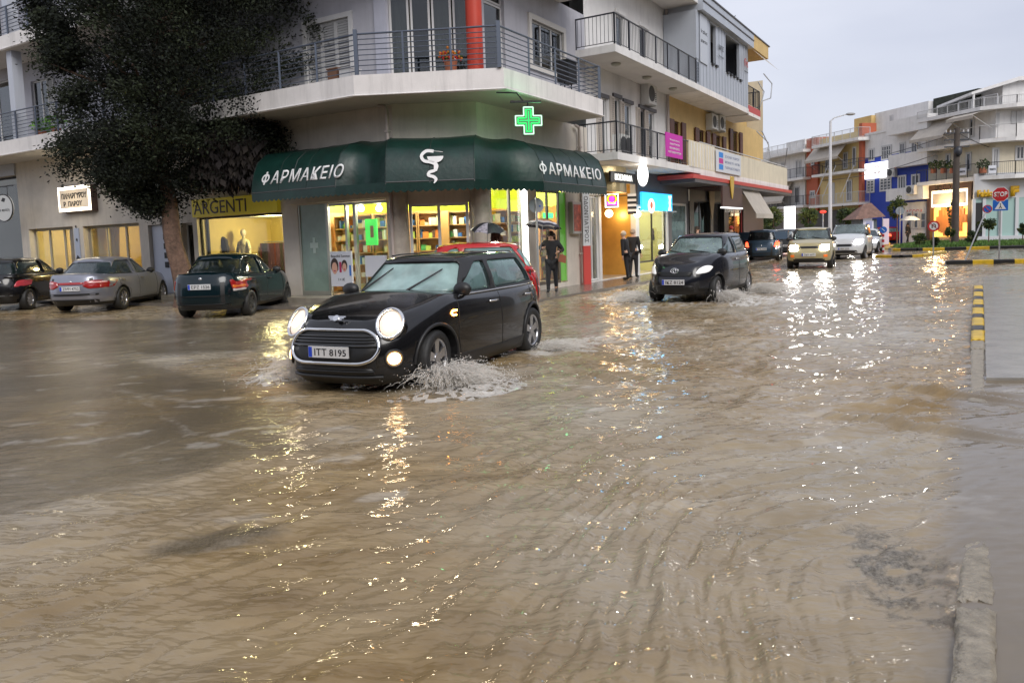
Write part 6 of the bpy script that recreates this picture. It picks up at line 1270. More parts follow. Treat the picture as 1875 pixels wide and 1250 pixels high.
# white block on the left
o = far_thing('pale grey white block with big beige blinds, left of the orange framed block', 1420)
fbox(o, 1366, 1474, 275, mWht); fbox(o, 1440, 1474, 258, mWht, 0, 4, .5, 'stair_tower')
fslab(o, 1392, 1470, 284, 277, 1.2, None, .3, wht_r, .9); fslab(o, 1392, 1470, 333, 326, 1.2, None, .25, blk_r, 1.0); fslab(o, 1392, 1470, 381, 376, 1.2, None, .25, blk_r, 1.0)
fwin(o, 1417, 1424, 299, 316); fwin(o, 1431, 1436, 298, 315); fwin(o, 1458, 1461, 294, 318, n=1); fwin(o, 1464, 1467, 294, 318, n=1); fwin(o, 1456, 1464, 342, 372, n=2); fawn(o, 1402, 1452, 335, 368); fawn(o, 1384, 1398, 350, 372)
fwin(o, 1404, 1412, 296, 326, back=gFar, n=1)
fbox(o, 1366, 1474, 395, mat('shopfront dark', (.12, .10, .09), .6), 0, .3, -.35, 'shop_front')  # ground floor front in one dark brown grey
# orange frame block
o = far_thing('block with orange red frame and pale yellow walls behind white balconies', 1520)
fbox(o, 1477, 1573, 250, mat('render pale yellow', (.60, .47, .22), .7, vary=.06, stain=.15)); fbox(o, 1476.5, 1497, 253, mOrn, 0, 9, -.25, 'end_bay'); fbox(o, 1572, 1577.5, 226, mOrn, 0, 1.6, -.35, 'party_wall'); fbox(o, 1488, 1501, 252, mat('brick dark', (.2, .05, .03), .7), 8, 3, .3, 'chimney_block')
fslab(o, 1486, 1571.5, 267, 251, 1.3, None, .3, wht_r, .9); fslab(o, 1486, 1571.5, 322, 308, 1.3, None, .25, blk_r, 1.0); fslab(o, 1481, 1571.5, 377, 370, 1.3, None, .25, wht_r, 1.0)
fawn(o, 1494, 1556, 262, 287); fwin(o, 1512, 1520, 284, 310); fwin(o, 1545, 1552, 280, 308); fwin(o, 1562, 1567, 270, 304, n=1); fwin(o, 1551, 1560, 330, 368, n=2); fwin(o, 1519, 1528, 336, 372, back=mFarF); fwin(o, 1486, 1491, 290, 302, -.25, n=1); fwin(o, 1484, 1492, 350, 362, -.25, n=2)
for px in (1502, 1516, 1548): x, z = at(FF, px, 320, -1.3); MB(FF).tube([(x+1.2, -1.3, z+.8), (x, -1.9, z-2.2)], .04, 5).build('awning_arm', wht_r, o)
fbox(o, 1477, 1573, 385, mat('shop dark', (.035, .03, .028), .5), 0, .3, -.35, 'shop_front'); x0, z0 = at(FF, 1500, 240, 0)
# blue and white block
o = far_thing('block painted blue below and white above with white solid balconies', 1640)
fbox(o, 1577.6, 1699, 0, mBlu, 0, 9, 0) if False else None
r = rect(FF, 1578, 1699, 300, 420); zb = at(FF, 1600, 288)[1]; zt = at(FF, 1640, 238)[1]
mb = MB(FF); mb.box(r[0], r[1], 0, 9, 0, zb); mb.build('wall', mBlu, o); mb = MB(FF); mb.box(r[0], r[1], 0, 9, zb, zt); mb.build('wall', mWht, o); fbox(o, 1600, 1697, 197, mWht, 8, 6, 2.5, 'penthouse'); fbox(o, 1563, 1594, 215, mYel, 8, 3, 2.0, 'roof_hut')
mb = MB(FF); mb.box(r[0], r[1], -.08, 0, zt, zt+.2); mb.build('parapet', mWht, o)
fwin(o, 1592, 1601, 273, 294, n=2, fm=mFarF); fwin(o, 1615, 1632, 267, 292, n=4, grid=3); fwin(o, 1648, 1657, 262, 282); fwin(o, 1670, 1684, 258, 281, n=3); fwin(o, 1630, 1635, 212, 226, 2.5, n=2)
fslab(o, 1623, 1697, 245, 233, 1.1, mWht, .15, None, 1.1, solid=mWht); fslab(o, 1626, 1697, 305, 297, 1.1, mWht, .15, None, 1.0, solid=mWht); fslab(o, 1622, 1690, 366, 361, 1.1, mWht, .15, None, .95, solid=mWht)
fwin(o, 1588, 1601, 330, 352, fm=mFarF, n=2, grid=4); fwin(o, 1612, 1632, 326, 349, fm=mFarF, n=3, grid=4); fwin(o, 1645, 1659, 322, 346, fm=mat('frame white', (.62, .62, .62), .5), n=3); fwin(o, 1670, 1684, 320, 343, fm=mat('frame white'), n=2)
b2 = rect(FF, 1583, 1630, 297, 326, -.3); bo = thing('billboard', 'blank glowing white billboard on the blue wall', 'sign', FF @ Vector(((b2[0]+b2[1])/2, -.2, b2[2]))); mb = MB(FF); mb.box(b2[0], b2[1], -.3, -.02, b2[2], b2[3]); mb.build('panel', mat('billboard glow', (1, 1, 1), .5, emit=1.1), bo); mb = MB(FF); xc, zc = (b2[0]+b2[1])/2, (b2[2]+b2[3])/2; mb.tube([(xc+.3*cos(a), -.31, zc+.42*sin(a)) for a in np.linspace(0, 6.28, 15)], .04, 5); mb.build('emblem', mat('emblem pink', (.75, .45, .5), .5), bo)
for px, py in ((1634, 318), (1688, 349)): ac_unit(FF, at(FF, px, py, -.2)[0], -1.15 if px > 1650 else -.1, at(FF, px, py+6, -.2)[1], ['air conditioner on the blue wall beside the white billboard', 'air conditioner at the corner above the white shop'][px > 1650], .95, .75)
r = rect(FF, 1655, 1698, 370, 424); mb = MB(FF); mb.box(r[0], r[1], -.12, -.0, 0, r[3]); so = mb.build('shop_front', mWht, o); text('ΑΓΟΡΑ', FF, (r[0]+r[1])/2, -.13, r[3]-.9, 2.0, .5, mRedT, o)
for a, b in ((1660, 1670), (1674, 1682), (1686, 1696)): fwin(o, a, b, 389, 418, -.12, n=1, grid=2)
# cream corner block on the right
FC = FF; xcor = at(FF, 1822, 300)[0]; pc = FF @ Vector((xcor, 0, 0)); FD = frame(pc.x, pc.y, -8)
o = far_thing('cream corner block with long white balconies and potted plants, right edge of the photo', 1760)
x0 = at(FF, 1699.5, 350)[0]; zt = at(FF, 1760, 262)[1]; z2 = at(FF, 1790, 205)[1]; zm = at(FF, 1760, 322)[1]
mb = MB(FF); mb.box(x0, xcor, 0, 9, 0, zm, 0); mb.box(x0, xcor, 0, 9, zm, zt, 0); mb.box(x0+.02, xcor, .02, 9, zt, z2, 1); mb.build('wall', [mCream, mWht], o)
mb = MB(FD); mb.box(.003, 14, .003, 9, 0, zt, 0); mb.box(.003, 14, .02, 9, zt, z2, 1); mb.build('wall', [mCream, mWht], o)
def bal(z, h, m, solid=None, rail=None):
    q = [(FF @ Vector((x0, -1.2, 0))), (FF @ Vector((xcor-.3, -1.2, 0))), FD @ Vector((.9, -1.2, 0)), FD @ Vector((14, -1.2, 0)), FD @ Vector((14, 0, 0)), pc, FF @ Vector((x0, 0, 0))]; mb = MB(); mb.prism([(v.x, v.y) for v in q], z-.3, z); mb.build('balcony_slab', m, o)
    for a, b in zip(q[:3], q[1:4]): railing(Matrix.Identity(4), o, [(a.x, a.y), (b.x, b.y)], z, h, rail or wht_r, 'v' if not solid else 'g', r=.014)
    if solid:
        mb = MB(); a, b = q[2], q[3]; n_ = (b-a).normalized(); nn = Vector((-n_.y, n_.x, 0))*.06; mb.prism([((a).x, a.y), (b.x, b.y), (b+nn).to_2d()[:], (a+nn).to_2d()[:]], z, z+h); mb.build('parapet', solid, o)
za_ = at(FD, 1850, 250, -1.2)[1]; zb__ = at(FD, 1850, 319, -1.2)[1]; zr_ = at(FD, 1850, 196, -1.2)[1]
bal(za_, 1.0, mWht, solid=mWht); bal(zb__, 1.0, mWht, rail=blk_r); bal(zr_+.3, .0 or .6, mWht)
for a, b, c, d in ((1733, 1740, 282, 312), (1770, 1778, 280, 312), (1776, 1783, 217, 250)): fwin(o, a, b, c, d, n=1)
for a, b, c, d in ((1824, 1828, 209, 230), (1853, 1858, 205, 225), (1862, 1869, 205, 224), (1816+2, 1828, 272, 305), (1860, 1875, 268, 292)): fwin(o, a, b, c, d, 0, T=FD, n=2)
fawn(o, 1700, 1762, 213, 246, .1, 2.0); fawn(o, 1768, 1818, 200, 208, .1, 2.0)
mb = MB(FF); 
tp = at(FF, 1714, 180, 3)[1]; xa = at(FF, 1709, 180, 3)[0]; xb = at(FF, 1790, 180, 3)[0]; mb.box(xa, xb, 3, 6, z2, tp); mb.build('roof_screen', mat('hedge screen', (.035, .04, .03), .9, vary=.5, vscale=3, bump=1, bscale=8), o)
xa = at(FD, 1836, 160, 2)[0]; zq = at(FD, 1850, 150, 2)[1]; mb = MB(FD); mb.box(xa, 14, 2, 8, z2, zq); mb.slab([(xa-2.5, zq-.9), (xa-2.5, zq-.7), (xa+1, zq+.3), (14, zq+.3), (14, zq), (xa+1, zq)], 1.5, 8.2); mb.tube([(xa-2.3, 1.6, z2), (xa-2.3, 1.6, zq-.8)], .08, 6); mb.build('penthouse', mWht, o)
railing(FF, o, [(x0+3, .1), (xcor, .1)], z2+.2, .9, wht_r, 'v')
# glowing shopfront
r = rect(FF, 1699, 1780, 335, 432, -.4); sf = thing('shopfront', 'brown framed shopfront with glowing white sign panel and orange lit window', 'shopfront', FF @ Vector(((r[0]+r[1])/2, -.4, 0)))
mb = MB(FF); w_ = r[1]-r[0]; mb.box(r[0], r[0]+.35, -.5, 0, 0, r[3]); mb.box(r[1]-.35, r[1], -.5, 0, 0, r[3]); mb.box(r[0]+.35, r[1]-.35, -.5, 0, r[3]-.5, r[3]); mb.build('frame', mat('frame brown', (.07, .035, .025), .5), sf)
p2 = rect(FF, 1704, 1776, 344, 378, -.4); mb = MB(FF); mb.box(r[0]+.4, r[1]-.4, -.42, -.3, p2[2], r[3]-.55); mb.build('light_border', mat('border glow', (1, .92, .75), .5, emit=1.0, ecol=(1, .85, .62)), sf)
mb = MB(FF); mb.box(r[0]+.62, r[1]-.6, -.5, -.425, p2[2]+.22, r[3]-.8); mb.build('sign_panel', mat('panel taupe', (.40, .36, .32), .5), sf); text('LIKE CLOUDS', FF, r[0]+w_*.45, -.51, p2[2]+1.6, w_*.5, .5, mDark, sf, bold=.02)
mb = MB(FF); mb.box(r[0]+.4, r[1]-.4, -.15, -.1, .5, p2[2]-.1); mb.build('lit_window', mat('window amber', (1, .55, .12), .5, emit=1.1, vary=.9, vscale=1.2), sf)
mb = MB(FF)
for k in range(12): x = r[0]+.8+k*(w_-1.6)/12; mb.box(x, x+.4, -.3, -.16, .5+rnd.random()*1.2, 1.9+rnd.random()*1.2)
mb.build('window_goods', mat('goods rust', (.45, .16, .04), .6, emit=.25), sf); lamp_light(FF @ Vector(((r[0]+r[1])/2, -1.6, 3)), 260, (1, .7, .35), .4)
# corner shop front with letters
XQ = at(FD, 1783, 400, -.2)[0]
mb = MB(FD); zz = at(FD, 1850, 362, -.2)[1]; zl_ = at(FD, 1850, 330, -.2)[1]; mb.box(XQ, 14, -.2, 0, zz, zl_+.6, 0); sh = mb.build('shop_fascia', mat('fascia white', (.55, .56, .58), .5), o)
mb = MB(FD); mb.box(XQ, 14, -.18, -.0, .2, zz, 0); mb.build('shop_front', mat('shop mint', (.33, .48, .45), .25), o)
xa, xb = at(FD, 1784, 400, -.2)[0], at(FD, 1800, 400, -.2)[0]; mb = MB(FD); mb.box(xa, xb, -.24, -.18, .2, zz-.3); mb.build('door', mDark, o)
mb = MB(FD)
for px in (1782, 1801, 1831, 1861): x = at(FD, px, 400, -.2)[0]; mb.box(x-.12, x+.12, -.3, -.18, .2, zz)
mb.box(XQ, 14, -.45, -.18, 0, .5); mb.build('pilaster', mat('fascia white'), o)
mYl = mat('letter yellow', (.62, .36, .01), .5); a, z = at(FD, 1797, 357, -.3); b, _ = at(FD, 1812, 357, -.3); text('Fablo...', FD, (a+b)/2+.1, -.35, z+.1, 1.5, .55, mYl, o, bold=.05, thick=.1); a, z = at(FD, 1857, 350, -.3); text('F', FD, a, -.35, z, .6, .8, mYl, o, bold=.08, thick=.1)
# distant blocks closing the street
for k, (px0, px1, pt, D, m, lab) in enumerate(((1376, 1400, 308, 118, mWht, 'distant white block with stacked balconies at the end of the street'), (1378, 1396, 276, 150, mWht, 'small distant white tower with a rooftop tank above the street end'), (1396, 1440, 300, 135, mCream, 'distant cream block half hidden behind the pale block with blinds'))):
    a = dep(px0, 420, D); b = dep(px1, 420, D); zt = dep((px0+px1)/2, pt, D).z; o = thing('distant_block', lab, 'building', ((a.x+b.x)/2, D, 0)); mb = MB(); mb.box(a.x, b.x, D, D+8, 0, zt); mb.build('wall', m, o)
    mb = MB(); z = 3.4
    while z < zt-1: mb.box(a.x-.1, b.x+.1, D-1.2, D-.003, z, z+.9); z += 3.1
    mb.build('balcony', m, o)
    mb = MB(); z = 4.4
    while z < zt-2: mb.box(a.x+.3, b.x-.3, D-.05, D-.002, z, z+1.9); z += 3.1
    mb.build('window_band', gFar, o)
# row of houses behind the camera side, seen only in reflections and from other viewpoints
o = thing('apartment_block', 'dull apartment row on the camera side of the crossing', 'building', (0, -16, 0)); mb = MB()
mb.box(-60, 30, -26, -16, 0, 13); mb.build('wall', mat('row dull', (.16, .15, .14), .7, vary=.2, stain=.3), o); mb = MB()
for k in range(30):
    for j in range(4): mb.box(-58+k*3, -56.4+k*3, -16, -15.95, 1+j*3.1, 2.8+j*3.1)
tag(mb.build('window', gFar, o), kind='stuff')
o = thing('apartment_block', 'dull apartment row down the right side of the crossing, out of the photo', 'building', (30, 0, 0)); mb = MB(); mb.box(27, 36, -20, 33, 0, 12); mb.build('wall', mat('row dull'), o); mb = MB()
for k in range(16):
    for j in range(4): mb.box(26.95, 27, -18+k*3.1, -16.4+k*3.1, 1+j*3, 2.7+j*3)
tag(mb.build('window', gFar, o), kind='stuff')
# kiosk, street furniture
def pole(px, pyb, pyt, D, r0, r1, name, label, m, cat='pole'):
    b = dep(px, pyb, D); t = dep(px, pyt, D); b.z = 0; o = thing(name, label, cat, b); mb = MB(); mb.tube([(b.x, b.y, -.05), (b.x, b.y, t.z)], [r0, r1], 10); mb.build('post', m, o); return o, b, t.z
mGalv = mat('galvanised', (.42, .43, .45), .4, metal=.5)
o, b, z = pole(1520, 440, 222, 62, .16, .09, 'street_lamp', 'tall white street lamp with a short arm, before the orange framed block', mat('lamp post white', (.6, .6, .62), .4), 'street lamp')
mb = MB(); mb.tube([(b.x, b.y, z), (b.x+.3, b.y, z+.25), (b.x+1.3, b.y, z+.5)], .05, 6); mb.build('arm', mGalv, o); mb = MB(); mb.ball((b.x+1.6, b.y, z+.5), .4, 10, 0, (1, .4, .3)); mb.build('lamp_head', mat('head grey', (.3, .3, .3), .4), o)
mWdP = mat('pole wood', (.075, .06, .05), .8, vary=.3, stain=.3)
def upole(px, pyb, pyt, D, label, rr=.17):
    o, b, z = pole(px, pyb, pyt, D, rr, rr*.75, 'utility_pole', label, mWdP); mb = MB()
    for k in range(3): mb.box(b.x-.9, b.x+.9, b.y-.06, b.y+.06, z-.4-k*.5, z-.3-k*.5)
    mb.ball((b.x, b.y-.2, z-1.7), .3, 8, 0, (1, .8, 1.3)); mb.build('crossarm', blk_r, o)
    for k in range(6): mb = MB(); x = b.x-.8+k*.32; mb.cyl(x, b.y, z-.3, z-.12, .04, 6); mb.build('insulator', mFrame, o)
    return b, z
P1 = upole(1749, 434, 235, 57, 'thick dark utility pole before the glowing shopfront', .26); P2 = upole(1428, 425, 305, 92, 'thin dark utility pole before the pale block with blinds', .2)
def sag(a, b, s, n=14): return [a.lerp(b, k/n)-Vector((0, 0, s*4*(k/n)*(1-k/n))) for k in range(n+1)]
def cable(a, b, s, label, r=.018, m=None): o = MB().tube(sag(a, b, s), r, 5).build('overhead_cable', m or blk_r); tag(o, label, 'cable', 'overhead cables across the square'); return o
A1 = Vector((P1[0].x, P1[0].y, P1[1]-.3)); A2 = Vector((P2[0].x, P2[0].y, P2[1]-.3)); W0 = RW((XH3, -1.3, 8.5)); W1 = RW((XH3, -1.3, 6.0))
cable(A1, A2, .8, 'upper cable strung between the two utility poles', .03); cable(A1-Vector((0, 0, 1)), A2-Vector((0, 0, 1)), 1.2, 'lower cable sagging between the two utility poles', .03); cable(A2, W1, 1.2, 'cable from the thin utility pole to the end of the yellow building', .025); cable(A1, dep(1890, 285, 66), .4, 'cable running right from the thick utility pole out of the photo', .03)
for k, (x1, y1, x2, y2) in enumerate(((1388, 150, 1392, 195), (1398, 135, 1411, 180), (1385, 240, 1410, 290), (1395, 240, 1402, 300))):
    a = dep(x1, y1, 39.5); b = dep(x2, y2, 39.5); o = MB().tube([a, a.lerp(b, .5)+Vector((.25, 0, .1)), b, b+Vector((-.5, 0, -.15))], .03, 5).build('loose_cable', mGalv); tag(o, ['short curled wire under the end roof of the yellow building', 'long looped wire hanging off the end roof of the yellow building', 'left wire dropping from the red edged slab', 'right wire dropping from the red edged slab'][k], 'cable', 'loose wires at the end of the yellow building')
def textface(s, Q, w_, h_, z, m, par, y=-.02, bold=.03): return text(s, Q, 0, y, z, w_, h_, m, par, thick=.004, bold=bold)
# STOP sign
b = dep(1829.5, 476, 31.6); b.z = 0; o = thing('stop_sign', 'red octagonal STOP sign above a blue pedestrian crossing sign on a thin post', 'road sign', b); z = dep(1829, 372, 31.6).z; Q = Matrix.Translation((b.x, b.y, 0)) @ Matrix.Rotation(-atan2(b.x, b.y)*.8, 4, 'Z')
mb = MB(Q); mb.cyl(0, .03, -.05, z+.3, .03, 10); mb.build('post', mGalv, o)
def ngon(mb, n, r, z, y0, y1, a0=0, m=0): mb.slab([(r*cos(a0+2*pi*k/n), z+r*sin(a0+2*pi*k/n)) for k in range(n)], y0, y1, m)
zs_ = dep(1830, 356, 31.6).z; mb = MB(Q); ngon(mb, 8, .315, zs_, -.015, .0, pi/8, 1); ngon(mb, 8, .295, zs_, -.02, -.015, pi/8, 0); so = mb.build('octagon', [mat('sign red', (.45, .015, .02), .4), mat('sign white plain', (.7, .7, .7), .4)], o); textface('STOP', Q, .47, .2, zs_, mat('sign white plain'), o, -.022)
zs_ = dep(1830, 376, 31.6).z; mb = MB(Q); mb.box(-.27, .27, -.012, 0, zs_-.22, zs_+.22, 0); mb.slab([(-.2, zs_-.16), (.2, zs_-.16), (0, zs_+.18)], -.016, -.012, 1); mb.build('crossing_plate', [mat('sign blue', (.01, .12, .5), .4), mat('sign white plain')], o)
mb = MB(Q); mb.tube([(0, -.018, zs_+.03), (0, -.018, zs_-.04), (.05, -.018, zs_-.13)], .014, 5); mb.tube([(0, -.018, zs_-.04), (-.05, -.018, zs_-.13)], .014, 5); mb.ball((0, -.018, zs_+.06), .022, 6); mb.build('pictogram', mDark, o)
# no turning sign
b = dep(1709, 462, 38); b.z = 0; z = dep(1709, 414, 38).z; Q = Matrix.Translation((b.x, b.y, 0)) @ Matrix.Rotation(-atan2(b.x, b.y)*.8, 4, 'Z'); o = thing('road_sign', 'round red and white no U-turn sign on the tip of the low kerb', 'road sign', b)
mb = MB(Q); mb.cyl(0, .03, -.05, z, .035, 10); mb.build('post', mGalv, o); mb = MB(Q); ngon(mb, 24, .27, z, -.012, 0, 0, 0); ngon(mb, 24, .19, z, -.016, -.012, 0, 1); mb.build('disc', [mat('sign red'), mat('sign white plain')], o)
mb = MB(Q); mb.tube([(-.07, -.02, z-.1), (-.07, -.02, z+.06), (0, -.02, z+.11), (.07, -.02, z+.06), (.07, -.02, z-.06)], .022, 5); mb.build('arrow', mDark, o); mb = MB(Q); mb.tube([(-.14, -.022, z+.14), (.14, -.022, z-.14)], .016, 5); mb.build('slash', mat('sign red'), o)
# blue keep right bollard at the kerb island
b = dep(1617, 450, 46); b.z = 0; Q = Matrix.Translation((b.x, b.y, 0)) @ Matrix.Rotation(-.4, 4, 'Z'); z = dep(1615, 421, 46).z; o = thing('bollard_sign', 'red and white striped bollard topped by a round blue arrow sign', 'road sign', b); mb = MB(Q)
for k in range(7): mb.cyl(0, 0, -.05+k*.16, .11+k*.16, .07, 10, k % 2)
mb.build('post', [mat('sign red'), mat('sign white plain')], o); mb = MB(Q); ngon(mb, 20, .2, z, -.1, -.07); mb.build('disc', mat('sign blue'), o); mb = MB(Q); mb.tube([(-.08, -.11, z+.08), (.08, -.11, z-.08)], .02, 5); mb.build('arrow', mat('sign white plain'), o)
# leaning no parking sign with lamp
b = gp(1766, 478); t = dep(1773, 385, 33); o = thing('road_sign', 'leaning thin post with a small blue and red no parking sign', 'road sign', (b.x, b.y, 0)); mb = MB(); mb.tube([(b.x, b.y, -.05), (t.x, b.y+.2, t.z)], .03, 8); mb.build('post', mGalv, o); Q = Matrix.Translation((t.x, b.y+.15, 0)) @ Matrix.Rotation(-.5, 4, 'Z'); mb = MB(Q); ngon(mb, 20, .17, t.z, -.02, 0, 0, 0); ngon(mb, 20, .13, t.z, -.025, -.02, 0, 1); mb.build('disc', [mat('sign red'), mat('sign blue')], o); mb = MB(Q); mb.tube([(-.09, -.03, t.z+.09), (.09, -.03, t.z-.09)], .016, 5); mb.build('slash', mat('sign red'), o)
for px, py, D, lab in ((982, 376, 19.4, 'grey back of a round road sign on a galvanised post before the pharmacy'), (1648, 386, 64, 'grey back of a round road sign before the white shop'), (1396, 389, 60, 'grey blue back of a round road sign at the street end')):
    c = dep(px, py, D); s_ = .33 if D > 30 else .19; o = thing('road_sign', lab, 'road sign', (c.x, c.y, 0)); mb = MB(); mb.cyl(c.x, c.y, -.05, c.z+.2, .03 if D < 30 else .04, 10); mb.build('post', mGalv, o); Q = Matrix.Translation((c.x, c.y, 0)) @ Matrix.Rotation(-atan2(c.x, c.y), 4, 'Z'); mb = MB(Q); ngon(mb, 28, s_*(1.0 if D > 30 else 1.0), c.z, .03, .045); mb.build('disc', mat('sign back', (.38, .42, .45), .35, metal=.4), o)
    if D < 30: mb = MB(Q); mb.box(-.02, .02, .02, .03, c.z-.18, c.z+.18); mb.ball((.09, .028, c.z-.02), .022, 8); mb.build('sticker', mat('sign blue'), o)
# lit totem, red parasol with a glow put into its cap, kiosk roof
c = dep(1446, 418, 66); zt = dep(1446, 378, 66).z; o = thing('totem_sign', 'tall glowing white totem sign with a red foot at the street end', 'sign', (c.x, c.y, 0)); mb = MB(); mb.box(c.x-.42, c.x+.42, c.y-.2, c.y+.2, .9, zt); mb.build('light_box', mat('billboard glow'), o); mb = MB(); mb.box(c.x-.5, c.x+.5, c.y-.3, c.y+.3, -.05, .9, 0); mb.box(c.x-.42, c.x+.42, c.y-.32, c.y-.3, .45, .8, 1); mb.build('foot', [mat('foot red', (.6, .03, .02), .4, emit=.6), mat('foot yellow', (.9, .55, .05), .4, emit=1)], o)
c = dep(1507, 414, 64); zt = dep(1507, 388, 64).z; o = thing('red_parasol', 'red parasol with a glowing cap on a thin post beside the tall white street lamp', 'lamp', (c.x, c.y, 0)); mb = MB(); mb.cyl(c.x, c.y, -.05, zt, .06, 8); mb.build('post', mGalv, o); mb = MB(); mb.ball((c.x, c.y, zt), .26, 12, 0, (1, 1, .5)); mb.build('cap', mat('cap red glow', (.9, .05, .03), .4, emit=.9), o)
a = dep(1566, 402, 60); b = dep(1622, 398, 60); zt = dep(1605, 370, 60).z; o = thing('kiosk', 'low kiosk with a pitched red tiled roof before the blue block', 'kiosk', ((a.x+b.x)/2, 61, 0)); mb = MB(); ze = a.z; x0, x1 = a.x, b.x
mb.add([(x0, 60, ze), (x1, 60, ze+.15), (x1, 62.4, ze+.15), (x0, 62.4, ze), (x0+1.2, 61.2, zt-.1), (x1-.6, 61.2, zt)], [(0, 1, 5, 4), (1, 2, 5), (2, 3, 4, 5), (3, 0, 4)]); mb.build('roof', mat('roof tile', (.19, .11, .085), .8, vary=.3, vscale=4, bump=1, bscale=6), o)
mb = MB(); mb.box(x0+.6, x1-.5, 60.4, 62, 0, ze); mb.build('wall', mat('kiosk wall', (.10, .12, .14), .6, vary=.4, vscale=2), o); mb = MB(); mb.box(x0+1, x0+1.6, 60.35, 60.4, .4, 2); mb.box(x1-1.6, x1-.9, 60.35, 60.4, .3, 2.2); mb.build('poster', mat('kiosk poster', (.6, .6, .7), .5, emit=.15), o)
for k, (px, D, h, c_, lab) in enumerate(((1587, 57, 1.5, (.6, .6, .62), 'left of two upright white banners beside the kiosk'), (1622, 57, 2.1, (.62, .5, .56), 'right of two upright white banners beside the kiosk'))):
    c = dep(px, 430, D); o = thing('banner', lab, 'banner', (c.x, c.y, 0)); mb = MB(); mb.box(c.x-.22, c.x+.22, c.y-.03, c.y+.03, .2, h); mb.build('cloth', mat('flag %d' % k, c_, .6, emit=.1), o); mb = MB(); mb.cyl(c.x-.25, c.y, -.05, h+.1, .025, 6); mb.build('post', mGalv, o)
# ------------------------------------------------------------------ left shops
mWarmW = mat('shop wall warm', (.62, .50, .20), .7, vary=.08); mWoodF = mat('wood floor', (.22, .12, .06), .4)
def lroom(h, dpt, wallm, pw, col, floor=.2):
    room(LF, CB, h[0], h[1], floor, h[3], dpt, wallm, mWoodF, y0=.3); lamp_light(LW(((h[0]+h[1])/2, dpt*.45, h[3]-.25)), pw, col, .12)
lroom(hA, 2.2, mWarmW, 42, (1, .80, .35), hA[2]); lroom(hB, 2.6, mWarmW, 42, (1, .74, .32), hB[2]); lroom(hArg, 2.8, mWarmW, 95, (1, .82, .38)); lroom(hFar, 2.0, mat('dim room', (.06, .07, .07), .7), 4, (.8, .9, 1))
mb = MB(LF)
for h in (hD2, hD): mb.box(h[0]-.3, h[1]+.3, .32, .36, h[2], h[3]+.1)
mb.build('room_back', mDark, CB)
for h, n_ in ((hA, 3), (hB, 3)): window(LF, CB, *h, .22, mat('frame beige', (.42, .38, .28), .5), gShop, n_, .09)
window(LF, CB, *hFar, .2, mDark, gShop, 4, .08); window(LF, CB, *hArg, .12, mDark, gShop, 1, .05); window(LF, CB, *hD2, .2, mFrame, gWin, 1, .06)
def curtain(par, T, x0, x1, y, z0, z1, m, name='curtain'):
    c = MB(T); nn = max(6, int((x1-x0)*18)); ys_ = [y+.04*sin(k*1.7) for k in range(nn+1)]; w0 = x1-x0
    for k in range(nn):
        a, b = k/nn, (k+1)/nn; c.quad((x0+w0*a*.75, ys_[k], z0), (x0+w0*b*.75, ys_[k+1], z0), (x0+w0*b, ys_[k+1], z1), (x0+w0*a, ys_[k], z1))
    c.build(name, m, par)
mCur = mat('curtain ochre', (.40, .27, .08), .8)
wA = hA[1]-hA[0]; curtain(CB, LF, hA[0]+wA*.42, hA[0]+wA*.72, .8, .9, hA[3], mCur); curtain(CB, LF, hB[0]+.1, hB[0]+.9, .8, .9, hB[3], mCur)
o = thing('shelf_unit', 'shelf of books and bottles lit amber in the right hand shop window', 'shelf', LW((hB[1]-.6, 1.6, .9))); mb = MB(LF); mb.box(hB[1]-1.5, hB[1]-.05, 1.5, 1.8, 1.0, 1.05); mb.box(hB[1]-1.5, hB[1]-.05, 1.5, 1.8, 1.5, 1.55); mb.build('shelf_board', mWood, o); mb = MB(LF)
for k in range(16): x = hB[1]-1.45+k*.085; mb.box(x, x+.06, 1.55, 1.75, 1.05, 1.05+rnd.uniform(.2, .36), k % 4)
tag(mb.build('books', [boxc[2], boxc[5], boxc[1], mBrown], o), kind='stuff')
o = thing('paper_lantern', 'small pale round lantern hanging in the right hand shop window', 'lamp', LW((hB[1]-.75, 1.2, 2.3))); mb = MB(LF); mb.ball((hB[1]-.75, 1.2, 2.3), .13, 12); mb.build('shade', mat('lantern', (.9, .6, .3), .6, emit=.5), o); mb = MB(LF); mb.tube([(hB[1]-.75, 1.2, 2.4), (hB[1]-.75, 1.2, hB[3])], .008, 4); mb.build('cord', mDark, o)
# white door with four little windows
mb = MB(LF); a, b, c, d = hD; mb.box(a+.02, b-.02, .12, .18, c, d-.02); dr = mb.build('door', mat('door white', (.55, .58, .66), .4), CB)
for k in range(4): mb = MB(LF); z = c+(d-c)*(.82-.135*k); x = a+(b-a)*.55; mb.box(x-.09, x+.09, .10, .12, z-.09, z+.09); mb.build('door_window', mDark, dr)
mb = MB(LF); mb.tube([(b-.12, .09, 1.25), (b-.22, .07, 1.25)], .02, 6); mb.build('door_handle', mGalv, dr)
# pillar posters
o = thing('wall_poster', 'pale blue poster with small dark birds on the pillar between the two yellow lit windows', 'poster', LW((xl(143), -.02, 1.5))); mb = MB(LF); a, b = xl(139), xl(147.5); mb.box(a, b, -.03, -.003, .9, hB[3]-.05); mb.build('sheet', mat('poster blue white', (.42, .47, .58), .5), o); mb = MB(LF)
for z, s_ in ((2.45, .05), (2.0, .06), (1.35, .13), (1.2, .12)): mb.slab([((a+b)/2-s_, z), ((a+b)/2+s_*.4, z-s_*1.2), ((a+b)/2+s_*.9, z+.02), ((a+b)/2-s_*.2, z+s_)], -.036, -.03)
mb.build('bird_print', mDark, o)
